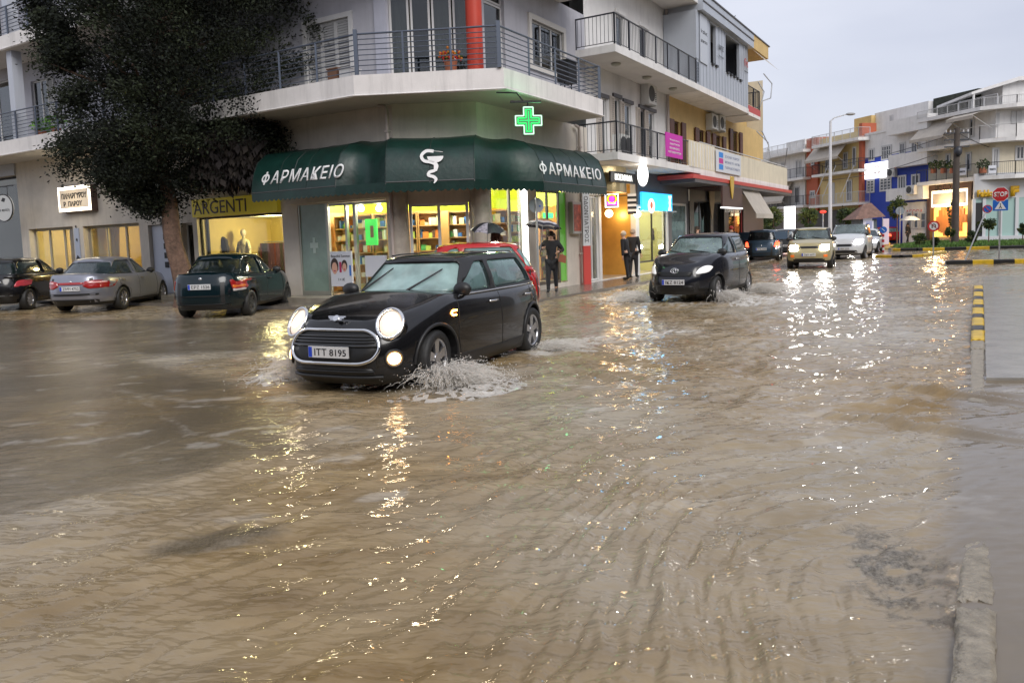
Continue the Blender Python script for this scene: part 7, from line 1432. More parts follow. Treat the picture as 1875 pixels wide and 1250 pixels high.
# lit box sign
r = rect(LF, 106, 165, 340, 388, -.25); o = thing('light_box_sign', 'square light box with blazing white border and dark Greek letters', 'sign', LW(((r[0]+r[1])/2, -.1, r[2])))
mb = MB(LF); mb.box(r[0], r[1], -.22, 0, r[2], r[3]); mb.build('housing', mat('box brown', (.10, .06, .05), .5), o); mb = MB(LF); mb.box(r[0]+.02, r[1]-.02, -.25, -.22, r[2]+.03, r[3]-.01); mb.build('border_light', mat('border white', (1, .93, .78), .5, emit=3.2, ecol=(1, .9, .68)), o)
mb = MB(LF); mb.box(r[0]+.12, r[1]-.10, -.262, -.25, r[2]+.13, r[3]-.12); mb.build('face', mat('face cream', (.60, .50, .38), .5, emit=.25), o); xc = (r[0]+r[1])/2; text('ΠΑΝΑΡΓΥΡΟΥ', LF, xc+.05, -.264, r[2]+(r[3]-r[2])*.62, (r[1]-r[0])*.78, .19, mDark, o, bold=.04, thick=.004); text('Ρ  ΠΑΡΟΥ', LF, xc-.05, -.264, r[2]+(r[3]-r[2])*.32, (r[1]-r[0])*.58, .17, mDark, o, bold=.04, thick=.004)
lamp_light(LW((xc, -.9, (r[2]+r[3])/2)), 9, (1, .85, .6), .3, name='sign_light')
# oval sign at the edge
x, z = at(LF, 8, 381, -.8); Q = LF @ Matrix.Translation((x, -.8, z)); o = thing('oval_sign', 'oval white hanging sign with a small leaf and text at the far left edge', 'sign', Q @ Vector((0, 0, 0))); n = 30; mb = MB(Q); mb.slab([(.62*cos(2*pi*k/n), .47*sin(2*pi*k/n)) for k in range(n)], -.03, .03); mb.build('panel', mat('oval pale', (.55, .56, .55), .5), o)
mb = MB(Q); mb.tube([(.62*cos(2*pi*k/n), -.02, .47*sin(2*pi*k/n)) for k in range(n+1)], .02, 5); mb.tube([(-.9, .0, .75), (.75, 0, .75)], .02, 5); mb.tube([(.3, 0, .75), (.3, 0, .4)], .012, 4); mb.build('rim', mDark, o); text('και πράξη', Q, .0, -.032, -.08, .8, .12, mDark, o, thick=.003); mb = MB(Q); mb.slab([(-.12, .25), (.1, .2), (.18, .32), (0, .36)], -.034, -.03); mb.build('leaf_mark', mDark, o)
# ARGENTI sign
r = rect(LF, 352, 456, 362, 395, -.12); x1 = xl(490, 385, -.12); o = thing('shop_sign', 'long mustard yellow sign lettered ARGENTI above the lit clothes shop', 'sign', LW((r[0], -.1, r[2]))); mb = MB(LF); mb.box(r[0], x1+.4, -.14, 0, r[2], r[3]); mb.build('panel', mat('mustard', (.60, .48, .03), .5, vary=.08, emit=.06), o); text('ARGENTI', LF, (r[0]+r[1])/2, -.142, (r[2]+r[3])/2, (r[1]-r[0])*.93, (r[3]-r[2])*.72, mat('letter brown', (.05, .03, .03), .5), o, thick=.01, bold=.0)
# clothes inside
dummy(LF, at(LF, 405, 450, .9)[0], .9, .75, 'mannequin', 'mannequin in a wide black jumper with yellow pattern in the clothes shop', mat('jumper black', (.02, .015, .012), .8), 1.15); dummy(LF, at(LF, 447, 450, 1.2)[0], 1.2, .8, 'mannequin', 'mannequin in a cream flowered shirt right of the black jumper', mat('shirt cream', (.5, .45, .3), .8, vary=.8, vscale=9), 1.0)
o = thing('clothes_rack', 'low dark clothes rack along the back wall of the clothes shop', 'rack', LW((hArg[0]+1.2, 2.4, .2))); mb = MB(LF); mb.tube([(hArg[0]+.2, 2.3, 1.7), (hArg[1]-.5, 2.3, 1.7)], .02, 6); mb.build('rail', mGalv, o); mb = MB(LF)
x = hArg[0]+.3
while x < hArg[1]-.6: w_ = rnd.uniform(.03, .08); mb.box(x, x+w_, 2.05, 2.6, .75+rnd.uniform(-.1, .1), 1.66, rnd.randrange(3)); x += w_+.015
tag(mb.build('garments', [mat('cloth black', (.02, .018, .02), .9), mat('cloth maroon', (.10, .02, .02), .9), mat('cloth plum', (.07, .03, .06), .9)], o), kind='stuff')
# plants on the left balcony
def leafy(mb, c, rad, n, size, nm=2, flat=0., out=.3):
    for _ in range(n):
        while 1:
            p_ = Vector((rnd.uniform(-1, 1), rnd.uniform(-1, 1), rnd.uniform(-1, 1)))
            if .25 < p_.length < 1: break
        q = Vector((c[0]+p_.x*rad[0], c[1]+p_.y*rad[1], c[2]+p_.z*rad[2])); s_ = size*rnd.uniform(.6, 1.3); u = Vector((rnd.gauss(0, 1), rnd.gauss(0, 1), rnd.gauss(0, 1))).normalized(); u = (u+p_*out*3).normalized(); v = u.orthogonal().normalized(); v = (v*cos(_)+u.cross(v)*sin(_))
        mb.add([q-v*s_*.35, q+u*s_*.5-v*s_*.25, q+u*s_, q+u*s_*.5+v*s_*.35], [(0, 1, 2, 3)], rnd.randrange(nm))
mGr = [mat('leaf bright', (.10, .26, .02), .6), mat('leaf mid', (.05, .14, .02), .6)]
for k, px in enumerate((76, 103)):
    x = at(LF, px, 235, -1.0)[0]; p_ = LW((x, -1.0, Z1T)); o = thing('potted_plant', ['left', 'right'][k]+' of two bright green potted plants on the balcony left of the tree', 'potted plant', p_); mb = MB(); mb.cyl(p_.x, p_.y, Z1T, Z1T+.18, .12, 12, 0, .15); mb.build('pot', mat('terracotta'), o); mb = MB(); leafy(mb, (p_.x, p_.y, Z1T+.35), (.3, .25, .22), 130, .13); mb.build('foliage', mGr, o)

# ------------------------------------------------------------------ the big dark cypress
tb = dep(337, 505, 20.9); tb.z = 0; tt = dep(288, 250, 21.2); T0 = thing('cypress_tree', 'huge near black cypress with leaning brown trunk standing before the left shops', 'tree', (tb.x, tb.y, 0))
rt = random.Random(5); nl = 13; mid = [tb.lerp(tt, k/nl)+Vector((.05*sin(k*.9), 0, 0)) for k in range(nl+1)]; top = tt+Vector((.2, .4, 8.5)); pts = [tb-Vector((0, 0, .1))]+mid+[tt.lerp(top, k/6) for k in range(1, 7)]
mb = MB(); n = 22; V = []
for i, p_ in enumerate(pts):
    r0 = max(.05, .30-.012*i-(.0 if i < 14 else .02*(i-13)))*(1.5 if i == 0 else 1.25 if i == 1 else 1)
    for k in range(n): a = 2*pi*k/n; rr_ = r0*(1+.10*sin(3*a+i*.35)+.06*sin(7*a-i*.5)+rt.uniform(-.03, .03)); V.append(p_+Vector((rr_*cos(a), rr_*sin(a), 0)))
mb.add(V, [(i*n+k, i*n+(k+1) % n, (i+1)*n+(k+1) % n, (i+1)*n+k) for i in range(len(pts)-1) for k in range(n)], 0, True)
for _ in range(42):
    k = rt.uniform(.62, 1); b = tb.lerp(tt, min(1, k*1.25)) if k < .6 else tt.lerp(top, (k-.6)*2); a = rt.uniform(0, 6.3); ln = rt.uniform(1.3, 2.8); e = b+Vector((cos(a)*ln, sin(a)*ln*.8, rt.uniform(.2, 1.4))); mb.tube([b, b.lerp(e, .5)+Vector((0, 0, -.12)), e], [.08, .05, .02], 6)
mBark = mat('cypress bark', (.14, .085, .06), .85, vary=.45, vscale=7, stain=.5, bump=1, bscale=14); mb.build('trunk', mBark, T0)
rg = np.random.default_rng(4)
def crown(name, cl, per, size, mats, par, seed=0, spread=.34, up=.5):
    """sprays of small pointed leaves round clump centres; cl = array of (x, y, z, outward xyz)"""
    C = np.repeat(cl, per, 0); N_ = len(C); g = rg.normal(size=(N_, 3)); off = g*spread*np.array([1, 1, .8]); P = C[:, :3]+off; d = C[:, 3:6]*.9+rg.normal(size=(N_, 3))*.55+np.array([0, 0, up]); d /= np.linalg.norm(d, axis=1)[:, None]
    q = rg.normal(size=(N_, 3)); s_ = np.cross(d, q); s_ /= np.linalg.norm(s_, axis=1)[:, None]; L_ = size*rg.uniform(.6, 1.4, N_)[:, None]; W_ = L_*.26
    V = np.stack([P, P+d*L_*.45+s_*W_, P+d*L_, P+d*L_*.45-s_*W_], 1).reshape(-1, 3)-np.array(par.location)[None]
    me = bpy.data.meshes.new(name); me.vertices.add(len(V)); me.vertices.foreach_set('co', V.ravel()); me.loops.add(N_*4); me.loops.foreach_set('vertex_index', np.arange(N_*4)); me.polygons.add(N_); me.polygons.foreach_set('loop_start', np.arange(0, N_*4, 4)); me.polygons.foreach_set('loop_total', np.full(N_, 4))
    for k in mats: me.materials.append(k)
    mi = np.repeat(rg.integers(0, len(mats), len(cl)), per); me.polygons.foreach_set('material_index', mi); me.update(); return put(name, me, par)
# outline of the crown by height in the photograph (py, left px, right px), carried into space at the tree's own distance
OUT = [(400, 250, 300), (385, 196, 300), (365, 160, 300), (345, 135, 320), (325, 118, 350), (300, 110, 400), (280, 108, 470), (255, 118, 505), (230, 130, 512), (200, 128, 515), (160, 122, 528), (120, 110, 540), (90, 105, 560), (60, 100, 585), (30, 70, 590), (0, 50, 560), (-80, 40, 560), (-200, 60, 540), (-350, 90, 500), (-500, 150, 430), (-620, 220, 350)]
cl = []
oy = np.array([o_[0] for o_ in OUT][::-1], float); ol = np.array([o_[1] for o_ in OUT][::-1], float); orr = np.array([o_[2] for o_ in OUT][::-1], float)
while len(cl) < 1900:
    py = rt.uniform(-620, 402); l_, r_ = np.interp(py, oy, ol), np.interp(py, oy, orr); l_ += 15*sin(py*.105)+9*sin(py*.047+1); r_ += 14*sin(py*.09+2)+10*sin(py*.05); c_ = (l_+r_)/2; h = (r_-l_)/2; u_ = rt.uniform(-1, 1); v_ = rt.uniform(-1, 1)
    if u_*u_+v_*v_ > 1: continue
    px = c_+u_*(h-20)+(6 if u_ < 0 else 0); Dd = 21.0+v_*(h/1400*21)*.75; 
    py -= 22*(py > 250)
    p_ = dep(px, py+rt.uniform(-8, 8), Dd); cl.append((p_.x, p_.y, p_.z, u_, v_, .1))
for _ in range(70):      # ragged drooping branch tips round the outline
    py = rt.uniform(-200, 380); l_, r_ = np.interp(py, oy, ol), np.interp(py, oy, orr); s_ = rt.choice((-1, 1)) if py < 290 else 1; p_ = dep((r_-22 if s_ > 0 else l_+28), py, 21+rt.uniform(-.8, .8)); q = Vector((s_*rt.uniform(.3, .75), rt.uniform(-.2, .2), rt.uniform(-.45, .25)))
    for k in range(5): e = p_+q*(k/4); cl.append((e.x, e.y, e.z, s_*.9, 0, -.35))
crown('crown', np.array(cl), 118, .085, [mat('cypress a', (.008, .013, .005), .85), mat('cypress b', (.004, .007, .004), .9), mat('cypress c', (.016, .024, .007), .8)], T0, spread=.19, up=.2)
# withered creeper under the crown
cl = []
for _ in range(150): px = rt.uniform(368, 470); py = rt.uniform(245, 335-abs(px-420)*.2); p_ = dep(px, py, rt.uniform(20.2, 20.9)); cl.append((p_.x, p_.y, p_.z, 0, -.1, -1.2))
T1 = thing('hanging_creeper', 'curtain of withered dark brown creeper hanging between the tree and the left green awning', 'plant', tuple(dep(420, 250, 20.5))); crown('foliage', np.array(cl), 40, .22, [mat('creeper brown', (.018, .013, .010), .9), mat('creeper dark', (.015, .011, .011), .9)], T1, spread=.12, up=-.9)
mb = MB()
for _ in range(26): px = rt.uniform(368, 470); a = dep(px, 240, 20.5); b = dep(px+rt.uniform(-8, 8), rt.uniform(310, 358), 20.4); mb.tube([a, a.lerp(b, .5)+Vector((rt.uniform(-.08, .08), 0, 0)), b], .012, 4)
mb.build('stem', mat('creeper stem', (.08, .05, .035), .9), T1)
# far greenery
mGd = [mat('far leaf a', (.05, .085, .02), .8), mat('far leaf b', (.03, .05, .015), .8), mat('far leaf c', (.09, .11, .02), .8)]
def shrub(px, pyc, pyb, D, rpx, rpz, name, label, stem=True, n=34, mats=mGd, sz=None, group=None):
    c = dep(px, pyc, D); b = dep(px, pyb, D); z0 = 0 if D < 55 or pyb > 430 else 0; rx = rpx*D/1400; rz = rpz*D/1400; o = thing(name, label, 'tree' if 'tree' in name else 'shrub', (c.x, c.y, 0), 0, group); cc = []
    for _ in range(n):
        g = np.array([rt.gauss(0, 1), rt.gauss(0, 1), rt.gauss(0, 1)]); g /= np.linalg.norm(g); k = rt.uniform(.5, .92); cc.append((c.x+g[0]*rx*k, c.y+g[1]*rx*k, c.z+g[2]*rz*k, *g))
    crown('crown', np.array(cc), 34, sz or max(.12, rx*.28), mats, o, spread=rx*.16, up=.2)
    mb = MB(); mb.tube([(c.x, c.y, -.05), (c.x, c.y, c.z)], [max(.04, rx*.09), max(.03, rx*.05)], 7); mb.build('trunk' if 'tree' in name else 'stem', mBark, o); return o
for a in ((1684, 437, 449, 51, 11, 9, 'clipped_bush', 'round green bush on the island left of the no U-turn sign'), (1779, 434, 446, 52, 9, 11, 'clipped_bush', 'upright green bush on the island between the leaning post and the STOP sign'), (1740, 424, 436, 55, 7, 8, 'clipped_bush', 'small round bush at the foot of the thick utility pole'), (1811, 410, 438, 53, 11, 9, 'lollipop_bush', 'dark ball shaped bush on a thin stem left of the STOP sign'), (1873, 420, 438, 54, 6, 10, 'clipped_bush', 'bush cut by the right edge of the photo'), (1712, 444, 452, 48, 5, 8, 'clipped_bush', 'small dark bush just behind the no U-turn sign'),
          (1743, 388, 430, 60, 7, 26, 'slim_shrub', 'tall slim dark shrub against the glowing shopfront'), (1791, 416, 432, 60, 6, 15, 'slim_shrub', 'dark reddish shrub before the black shop door'), (1416, 398, 425, 66, 16, 20, 'street_tree', 'yellow green street tree left of the glowing totem'), (1396, 410, 428, 58, 15, 18, 'street_tree', 'leftmost dark street tree beyond the yellow building'), (1480, 400, 425, 68, 15, 20, 'street_tree', 'brownish street tree between the totem and the red parasol'), (1548, 396, 420, 66, 15, 14, 'street_tree', 'green street tree left of the tiled kiosk'), (1643, 382, 420, 66, 15, 22, 'street_tree', 'dark green street tree between the kiosk and the white shop'), (1378, 405, 425, 50, 8, 22, 'street_tree', 'narrow dark tree at the corner of the yellow building')): shrub(*a)
for k, px in enumerate((1710, 1728, 1745, 1800)):
    c = FF @ Vector((at(FF, px, 312, -1.0)[0], -1.0, at(FF, px, 317, -1.0)[1])); o = thing('potted_plant', ['leftmost', 'second from left', 'third from left', 'rightmost'][k]+' bushy potted plant on the cream block balcony', 'potted plant', c); mb = MB(); mb.cyl(c.x, c.y, c.z, c.z+.4, .25, 10); mb.build('pot', mat('terracotta'), o); mb = MB(); leafy(mb, (c.x, c.y, c.z+.65), (.42, .4, .35), 120, .2); mb.build('foliage', [mGd[0], mGd[1]], o)
for k, px in enumerate((1762, 1817)):
    r = rect(FF if px < 1800 else FD, px-7, px+7, 303 if px > 1800 else 308, 317 if px > 1800 else 321, -1.3); Tq = FF if px < 1800 else FD; o = thing('notice_board', ['left', 'right'][k]+' white notice tied to the cream block balcony railing', 'notice', Tq @ Vector(((r[0]+r[1])/2, -1.3, r[2]))); mb = MB(Tq); mb.box(r[0], r[1], -1.34, -1.28, r[2], r[3]); mb.build('sheet', mat('poster white'), o); text('ΕΝΟΙΚΙΑΖΕΤΑΙ', Tq, (r[0]+r[1])/2, -1.35, (r[2]+r[3])/2, (r[1]-r[0])*.8, .15, mDark, o, thick=.01)

# ------------------------------------------------------------------ people
def skin_obj(chains, m, name, par, T, sub=1):
    """chains: list of [(x, y, z, r), ...]; chains that share a point are welded into one continuous body"""
    V = []; Rr = []; E_ = []; idx = {}
    def vid(q):
        k = (round(q[0], 4), round(q[1], 4), round(q[2], 4))
        if k not in idx: idx[k] = len(V); V.append(q[:3]); Rr.append(q[3])
        return idx[k]
    roots = []
    for ch in chains:
        ids = [vid(q) for q in ch]; E_ += list(zip(ids[:-1], ids[1:]))
    me = bpy.data.meshes.new('sk'); me.from_pydata(V, E_, []); o = bpy.data.objects.new('sk', me); COL.objects.link(o); o.modifiers.new('s', 'SKIN')
    par_ = list(range(len(V)))
    def find(i):
        while par_[i] != i: i = par_[i]
        return i
    for a, b in E_: par_[find(a)] = find(b)
    seen = set()
    for i, r_ in enumerate(Rr):
        sv = me.skin_vertices[0].data[i]; ra = r_ if isinstance(r_, tuple) else (r_, r_); sv.radius = ra; f = find(i)
        sv.use_root = f not in seen; seen.add(f)
    s_ = o.modifiers.new('u', 'SUBSURF'); s_.levels = sub; s_.render_levels = sub
    r = bpy.data.meshes.new_from_object(o.evaluated_get(bpy.context.evaluated_depsgraph_get())); bpy.data.objects.remove(o)
    r.transform(MW[par.name].inverted() @ T); r.materials.clear(); r.materials.append(m); r.polygons.foreach_set('use_smooth', [True]*len(r.polygons)); r.name = name; return put(name, r, par)
mSkin = mat('skin', (.50, .30, .21), .55); mHairD = mat('hair dark', (.03, .018, .012), .7); mCoat = mat('coat black', (.014, .014, .017), .85); mTrs = mat('trousers black', (.016, .016, .02), .85); mBoot = mat('boots black', (.012, .012, .012), .5)
def person(loc, rz, label, h=1.68, coat=mCoat, trs=mTrs, hair=mHairD, lean=0., stride=.18, handR=None, handL=None, longhair=True, name='person', coatlen=.52, turn=0.):
    """faces -y in its own frame"""
    o = thing(name, label, 'person', loc, rz); k = h/1.68; T = MW[o.name] @ Matrix.Diagonal((k, k, k, 1)); ly = lean
    hip = (0, 0, .90); ch = (0, -.5*ly, 1.28); nk = (0, -.75*ly, 1.44); hd = Vector((0, -.9*ly-.01, 1.56))
    hR = handR or (-.26, -.06, .80); hL = handL or (.26, -.06, .80)       # R = the figure's right = -x when facing -y
    legs = []
    for s_, f in ((-1, stride), (1, -stride)):
        legs.append([(0, 0, .92, .12), (s_*.09, 0, .85, .10), (s_*.095, -f*.45-.02, .48, .062), (s_*.10, -f*.9+.02, .10, .045)])
    arms = []; el = []
    for s_, hnd in ((-1, hR), (1, hL)):
        sh = Vector((s_*.17, -.7*ly, 1.38)); H_ = Vector(hnd); m_ = (sh+H_)/2; L_ = .29; d = (H_-sh).length/2; bend = sqrt(max(0, L_*L_-d*d)); e_ = m_+Vector((s_*.5, .55, -.35)).normalized()*bend; arms.append([(0, -.62*ly, 1.34, .10), (sh.x, sh.y, sh.z, .065), (e_.x, e_.y, e_.z, .045), (H_.x, H_.y, H_.z, .028)]); el.append(e_)
    body = [[(0, 0, .92, .12), (0, -.3*ly, 1.12, (.12, .10)), (0, -.62*ly, 1.34, .10), (nk[0], nk[1], nk[2], .052), (hd.x, hd.y, hd.z-.05, .07), (hd.x, hd.y, hd.z+.04, .085)]]+legs+arms
    for s_, f in ((-1, stride), (1, -stride)): body.append([(s_*.10, -f*.9+.02, .10, .045), (s_*.10, -f*.9-.02, .045, .04), (s_*.105, -f*.9-.14, .035, .032)])
    for (s_, hnd, e_) in ((-1, Vector(hR), el[0]), (1, Vector(hL), el[1])):
        d = (hnd-e_).normalized(); pc_ = hnd+d*.05; body.append([(hnd.x, hnd.y, hnd.z, .028), (pc_.x, pc_.y, pc_.z, .034)]); sd_ = d.orthogonal().normalized(); n2 = d.cross(sd_)
        for j in range(4): q = pc_+sd_*(.024*(j-1.5)); L_ = (.06, .075, .07, .055)[j]; q1 = q+d*L_*.6; q2 = q1+(d*.5+n2*.8).normalized()*L_*.5; body.append([(q.x, q.y, q.z, .0095), (q1.x, q1.y, q1.z, .009), (q2.x, q2.y, q2.z, .008)])
        q = hnd+d*.02+sd_*.03; q1 = q+(d*.6+sd_*.7).normalized()*.035; q2 = q1+d*.03; body.append([(q.x, q.y, q.z, .011), (q1.x, q1.y, q1.z, .010), (q2.x, q2.y, q2.z, .009)])
    # nose, ears
    body.append([(hd.x, hd.y-.075, hd.z+.0, .014), (hd.x, hd.y-.098, hd.z-.018, .013)])
    for s_ in (-1, 1): body.append([(s_*.082, hd.y, hd.z+.015, .018), (s_*.086, hd.y+.005, hd.z-.02, .014)])
    b_ = skin_obj(body, mSkin, 'body', o, T)
    mb = MB(T)
    for s_ in (-1, 1): mb.ball((s_*.032, hd.y-.078, hd.z+.012), .011, 6)
    mb.build('eyes', mDark, o); mb = MB(T); mb.tube([(-.025, hd.y-.076, hd.z-.055), (0, hd.y-.083, hd.z-.057), (.025, hd.y-.076, hd.z-.055)], .007, 5); mb.build('mouth', mat('lips', (.35, .10, .08), .5), o)
    skin_obj([[(0, 0, .93-.0, (.155, .135)), (0, -.3*ly, 1.12, (.145, .125)), (0, -.62*ly, 1.34, (.13, .12)), (nk[0], nk[1], nk[2]-.03, .075)], [(0, 0, .93, (.155, .135)), (0, .01, .76, (.165, .14)), (0, .01, .93-coatlen*.62, (.17, .145))]]+[[(0, -.62*ly, 1.34, (.13, .12)), (a[1][0], a[1][1], a[1][2], .085), (a[2][0], a[2][1], a[2][2], .062), (a[2][0]+(a[3][0]-a[2][0])*.9, a[2][1]+(a[3][1]-a[2][1])*.9, a[2][2]+(a[3][2]-a[2][2])*.9, .045)] for a in arms], coat, 'coat', o, T)
    skin_obj([[(0, 0, .92, .135), (l_[1][0], l_[1][1], l_[1][2], .112), (l_[2][0], l_[2][1], l_[2][2], .075), (l_[3][0], l_[3][1], l_[3][2]+.02, .058)] for l_ in legs], trs, 'trousers', o, T)
    for s_, f in ((-1, stride), (1, -stride)): skin_obj([[(s_*.10, -f*.9+.02, .20, .062), (s_*.10, -f*.9+.02, .06, .055), (s_*.105, -f*.9-.17, .04, .042)]], mBoot, 'boot', o, T)
    mb = MB(T); mb.ball((hd.x, hd.y+.018, hd.z+.045), .1, 12, 0, (.98, .98, 1.02))
    if longhair:
        for s_ in (-1, 0, 1): mb.tube([(s_*.07, hd.y+.04, hd.z+.06), (s_*.09, hd.y+.05, hd.z-.06), (s_*.08, hd.y+.05, hd.z-.2)], [.045, .045, .02], 8)
    mb.build('hair', hair, o); return o, T
def umbrella(c, rad, h, m, label, tilt=(0, 0), hand=None, patch_m=None, segs=None):
    o = thing('umbrella', label, 'umbrella', c); Q = Matrix.Translation(c) @ Matrix.Rotation(tilt[0], 4, 'X') @ Matrix.Rotation(tilt[1], 4, 'Y'); mb = MB(Q); n = 8; rr_ = 6; V = []; mm = segs or [0]*rr_
    for i in range(rr_+1):
        t = i/rr_
        for k in range(n*4):
            a = 2*pi*k/(n*4); dip = 1-.05*t*abs(sin(a*n/2)); V.append((rad*t*dip*cos(a), rad*t*dip*sin(a), h*(1-t**2.1)+.03*t*abs(sin(a*n/2))))
    for i in range(rr_):
        for k in range(n*4): mb.add([V[i*n*4+k], V[i*n*4+(k+1) % (n*4)], V[(i+1)*n*4+(k+1) % (n*4)], V[(i+1)*n*4+k]], [(0, 1, 2, 3)], (mm[i] if patch_m is None or not (20 <= k <= 23 and i >= 1) else 1), True)
    mb.build('canopy', m, o); mb = MB(Q)
    for k in range(n): a = 2*pi*k/n; mb.tube([(rad*.97*t*cos(a), rad*.97*t*sin(a), h*(1-t**2.1)-.012) for t in (0, .35, .7, 1)], .005, 4)
    mb.build('rib', mGalv, o); mb = MB(Q); mb.tube([(0, 0, h+.05), (0, 0, -.62)], .008, 6); mb.build('shaft', mGalv, o); mb = MB(Q); mb.tube([(0, 0, -.60), (0, 0, -.72), (.03, 0, -.76), (.06, 0, -.72)], .014, 6); mb.build('handle', mDark, o); return o
c = RF @ Vector((at(RF, 1010, 480, -.75)[0], -.75, .075)); c = Vector((c.x, c.y, .075))
o, T = person(c, R(-8), 'woman in a black coat and boots with a brown bag, walking under the striped umbrella', 1.62, stride=.16, handR=(-.20, -.26, 1.25), handL=(.20, -.22, 1.12), coatlen=.55)
ub = T @ Vector((-.19, -.27, 1.80)); umbrella(ub, .50, .22, [mat('umbrella dark', (.03, .03, .05), .6), mat('umbrella stripe', (.5, .25, .12), .6), mat('umbrella pale', (.55, .55, .6), .6)], 'low flat umbrella with red and pale striped rim over the walking woman', (R(-6), R(8)), segs=[0, 0, 0, 1, 2, 0])
bag = thing('handbag', 'reddish brown handbag on the walking woman\'s arm', 'bag', T @ Vector((.30, -.16, 1.0))); mb = MB(T); mb.add([(.20, -.2, .86), (.40, -.2, .80), (.42, -.2, 1.0), (.26, -.2, 1.06), (.20, -.08, .86), (.40, -.08, .80), (.42, -.08, 1.0), (.26, -.08, 1.06)], [(0, 1, 2, 3), (7, 6, 5, 4), (0, 4, 5, 1), (1, 5, 6, 2), (2, 6, 7, 3), (3, 7, 4, 0)]); mb.build('pouch', mat('leather brown', (.28, .09, .05), .5), bag); mb = MB(T); mb.tube([(.26, -.14, 1.04), (.24, -.14, 1.2), (.34, -.14, 1.02)], .012, 5); mb.build('strap', mat('leather brown'), bag)
c = dep(910, 520, 17.6); c.z = .075; o, T = person(c, R(200), 'person with reddish dark hair and black coat under the black umbrella, behind the red car', 1.66, hair=mat('hair auburn', (.06, .018, .012), .7), handR=(.10, -.25, 1.25), stride=.1)
cu_ = dep(893, 424, 17.5); umbrella(cu_, .42, .20, [mat('umbrella black', (.012, .012, .015), .5), mat('umbrella print', (.25, .23, .26), .6, vary=.9, vscale=14)], 'black umbrella with one pale patterned panel above the red car roof', (R(8), R(4)), patch_m=1)
mHairW = mat('hair white', (.5, .42, .33), .7)
c = RF @ Vector((at(RF, 1149, 500, -.7)[0], -.7, 0)); c.z = .075; person(c, R(240), 'stooping white haired person in a black coat at the golden shop entrance', 1.58, hair=mHairW, lean=.14, stride=.06, longhair=False)
c = RF @ Vector((at(RF, 1160, 500, -.45)[0], -.45, 0)); c.z = .075; person(c, R(150), 'bald pale headed person in black just behind the stooping one at the golden entrance', 1.64, hair=mat('hair grey', (.35, .28, .22), .7), longhair=False, stride=.05)
c = RF @ Vector((at(RF, 1277, 470, -.8)[0], -.8, 0)); c.z = .075; person(c, R(60), 'dark haired person on the pavement seen over the blue black hatchback roof', 1.70)
c = RF @ Vector((at(RF, 1339, 460, -.8)[0], -.8, 0)); c.z = .075; person(c, R(200), 'person in black with a red hood near the brown canopy shop', 1.70, hair=mat('hood red', (.4, .04, .04), .7), longhair=False)
c = dep(1662, 440, 66); c.z = 0; o, T = person(c, R(20), 'far person in dark clothes under the white umbrella by the black saloon', 1.72); umbrella(c+Vector((.1, -.1, 1.95)), .85, .4, [mat('umbrella white', (.7, .7, .7), .6)], 'white umbrella held by the far person beside the black saloon')
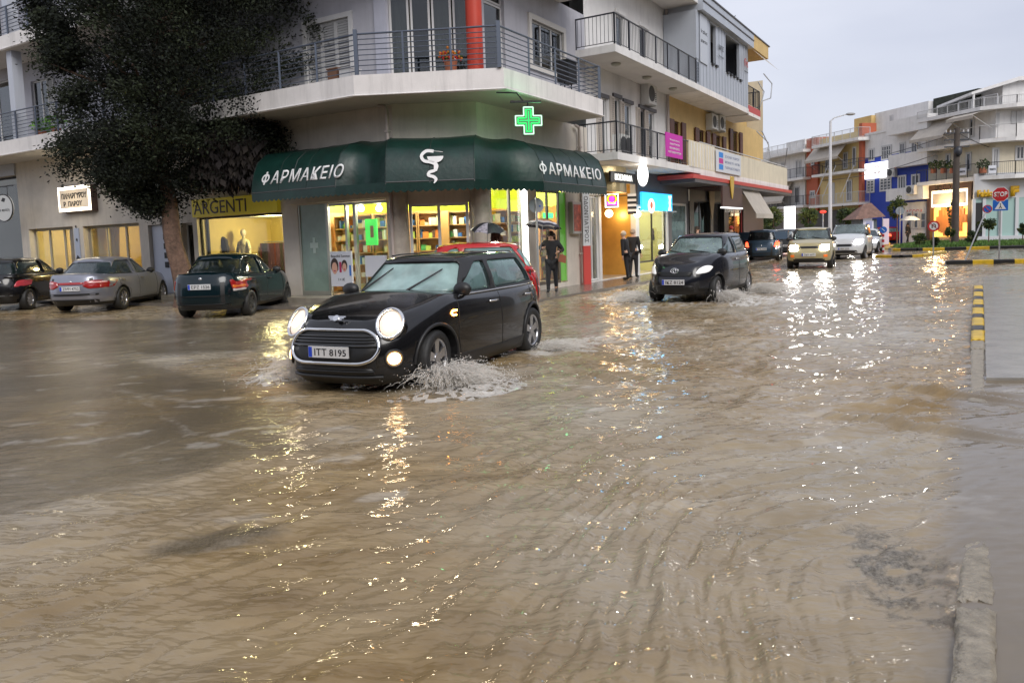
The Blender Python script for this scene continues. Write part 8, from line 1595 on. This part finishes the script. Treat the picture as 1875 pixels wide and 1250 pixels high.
# ------------------------------------------------------------------ splashes thrown up by the tyres
def splash_mat():
    m = bpy.data.materials.new('splashing water'); m.use_nodes = True; n = m.node_tree.nodes; l = m.node_tree.links; b = n['Principled BSDF']; b.inputs['Base Color'].default_value = (.78, .75, .70, 1); b.inputs['Roughness'].default_value = .12; b.inputs['IOR'].default_value = 1.33
    t = n.new('ShaderNodeBsdfTransparent'); x = n.new('ShaderNodeMixShader'); x.inputs[0].default_value = .5; l.new(t.outputs[0], x.inputs[1]); l.new(b.outputs[0], x.inputs[2]); l.new(x.outputs[0], n['Material Output'].inputs[0]); return m
mSpl = splash_mat(); rs = random.Random(11)
def splash(c, dirs, spread, hgt, reach, ns, nd, label, thick=1.):
    """c ground point, dirs = heading (angle) of the throw; strands and drops on ballistic arcs plus a torn foam mound"""
    mb = MB(); c = Vector((c.x, c.y, 0))
    for k in range(ns):
        a = dirs+rs.gauss(0, spread); u = Vector((cos(a), sin(a), 0)); st = c+Vector((rs.gauss(0, .10), rs.gauss(0, .10), 0))*reach; R_ = reach*rs.uniform(.25, 1.); h = hgt*rs.uniform(.25, 1.)*(1-.35*abs(R_/reach-.5)); t0 = rs.uniform(0, .55); t1 = min(1, t0+rs.uniform(.12, .45)); P_ = []
        for j in range(7): t = t0+(t1-t0)*j/6; P_.append(st+u*R_*t+Vector((0, 0, 4*h*t*(1-t)+.01))+Vector((rs.gauss(0, .006), rs.gauss(0, .006), rs.gauss(0, .006))))
        w0 = rs.uniform(.0018, .0055)*thick; mb.tube(P_, [w0*(1-.75*j/6)*rs.uniform(.6, 1.5) for j in range(7)], 5, cap=False)
    for k in range(nd):
        a = dirs+rs.gauss(0, spread*1.15); R_ = reach*rs.uniform(.1, 1.35); h = hgt*rs.uniform(.1, 1.15); t = rs.uniform(.1, .95); p_ = c+Vector((cos(a), sin(a), 0))*R_*t+Vector((rs.gauss(0, .06), rs.gauss(0, .06), 4*h*t*(1-t))); q = rs.uniform(.002, .0065)*thick; mb.ball(p_, q, 5, 0, (1, 1, rs.uniform(.8, 1.8)))
    n1, n2 = 30, 14      # mound of broken water
    V = []
    for i in range(n1+1):
        for j in range(n2+1):
            s_, t = i/n1, j/n2; a = dirs+(s_-.5)*spread*3.2; r_ = reach*(.12+.95*t); zz = hgt*.22*sin(pi*min(1, t*1.05))**1.2*(sin(pi*s_)**.6)*(.45+1.1*float(vn(np.array([s_*9.]), np.array([t*5.+c.x]), 3)[0])) ; V.append(c+Vector((cos(a)*r_, sin(a)*r_, zz-.01+.05*hgt*rs.uniform(-1, 1))))
    mb.add(V, [(i*(n2+1)+j, (i+1)*(n2+1)+j, (i+1)*(n2+1)+j+1, i*(n2+1)+j+1) for i in range(n1) for j in range(n2) if rs.random() < .66], 0, True)
    m2 = mat('foaming water', (.50, .45, .38), .25, vary=.4, vscale=12, bump=1, bscale=30)
    return tag(mb.build('water_splash', [mSpl, m2]), label, 'splash', 'water thrown up by the tyres', 'stuff')
MC = Matrix.Translation((-1.55, 8.52, 0)) @ Matrix.Rotation(-2.01, 4, 'Z'); MY = Matrix.Translation((3.93, 17.25, 0)) @ Matrix.Rotation(-2.13, 4, 'Z')
splash(MC @ Vector((.10, .90, 0)), -2.01+R(65), .85, .27, .80, 900, 1500, 'high ragged splash beside the nearest black hatchback\'s left front wheel')
splash(MC @ Vector((.05, 1.0, 0)), -2.01+R(115), .7, .22, .75, 500, 800, 'second spray just behind the splash at the nearest hatchback\'s front wheel')
splash(MC @ Vector((.20, -.85, 0)), -2.01-R(80), .7, .30, .75, 420, 700, 'fan of white spray at the nearest black hatchback\'s right front corner')
splash(MC @ Vector((-2.6, .95, 0)), -2.01+R(120), .5, .12, 1.0, 400, 500, 'low white wash behind the nearest black hatchback\'s rear wheel')
splash(MY @ Vector((.3, -.85, 0)), -2.13-R(75), .6, .26, 1.1, 480, 520, 'white bow wave on the left of the blue black hatchback', 1.6)
splash(MY @ Vector((.1, .85, 0)), -2.13+R(80), .6, .28, .9, 480, 520, 'white splash at the blue black hatchback\'s left front wheel', 1.6)
splash(MY @ Vector((-2.4, .9, 0)), -2.13+R(110), .6, .26, 1.3, 480, 520, 'white wash at the blue black hatchback\'s left rear wheel', 1.6)
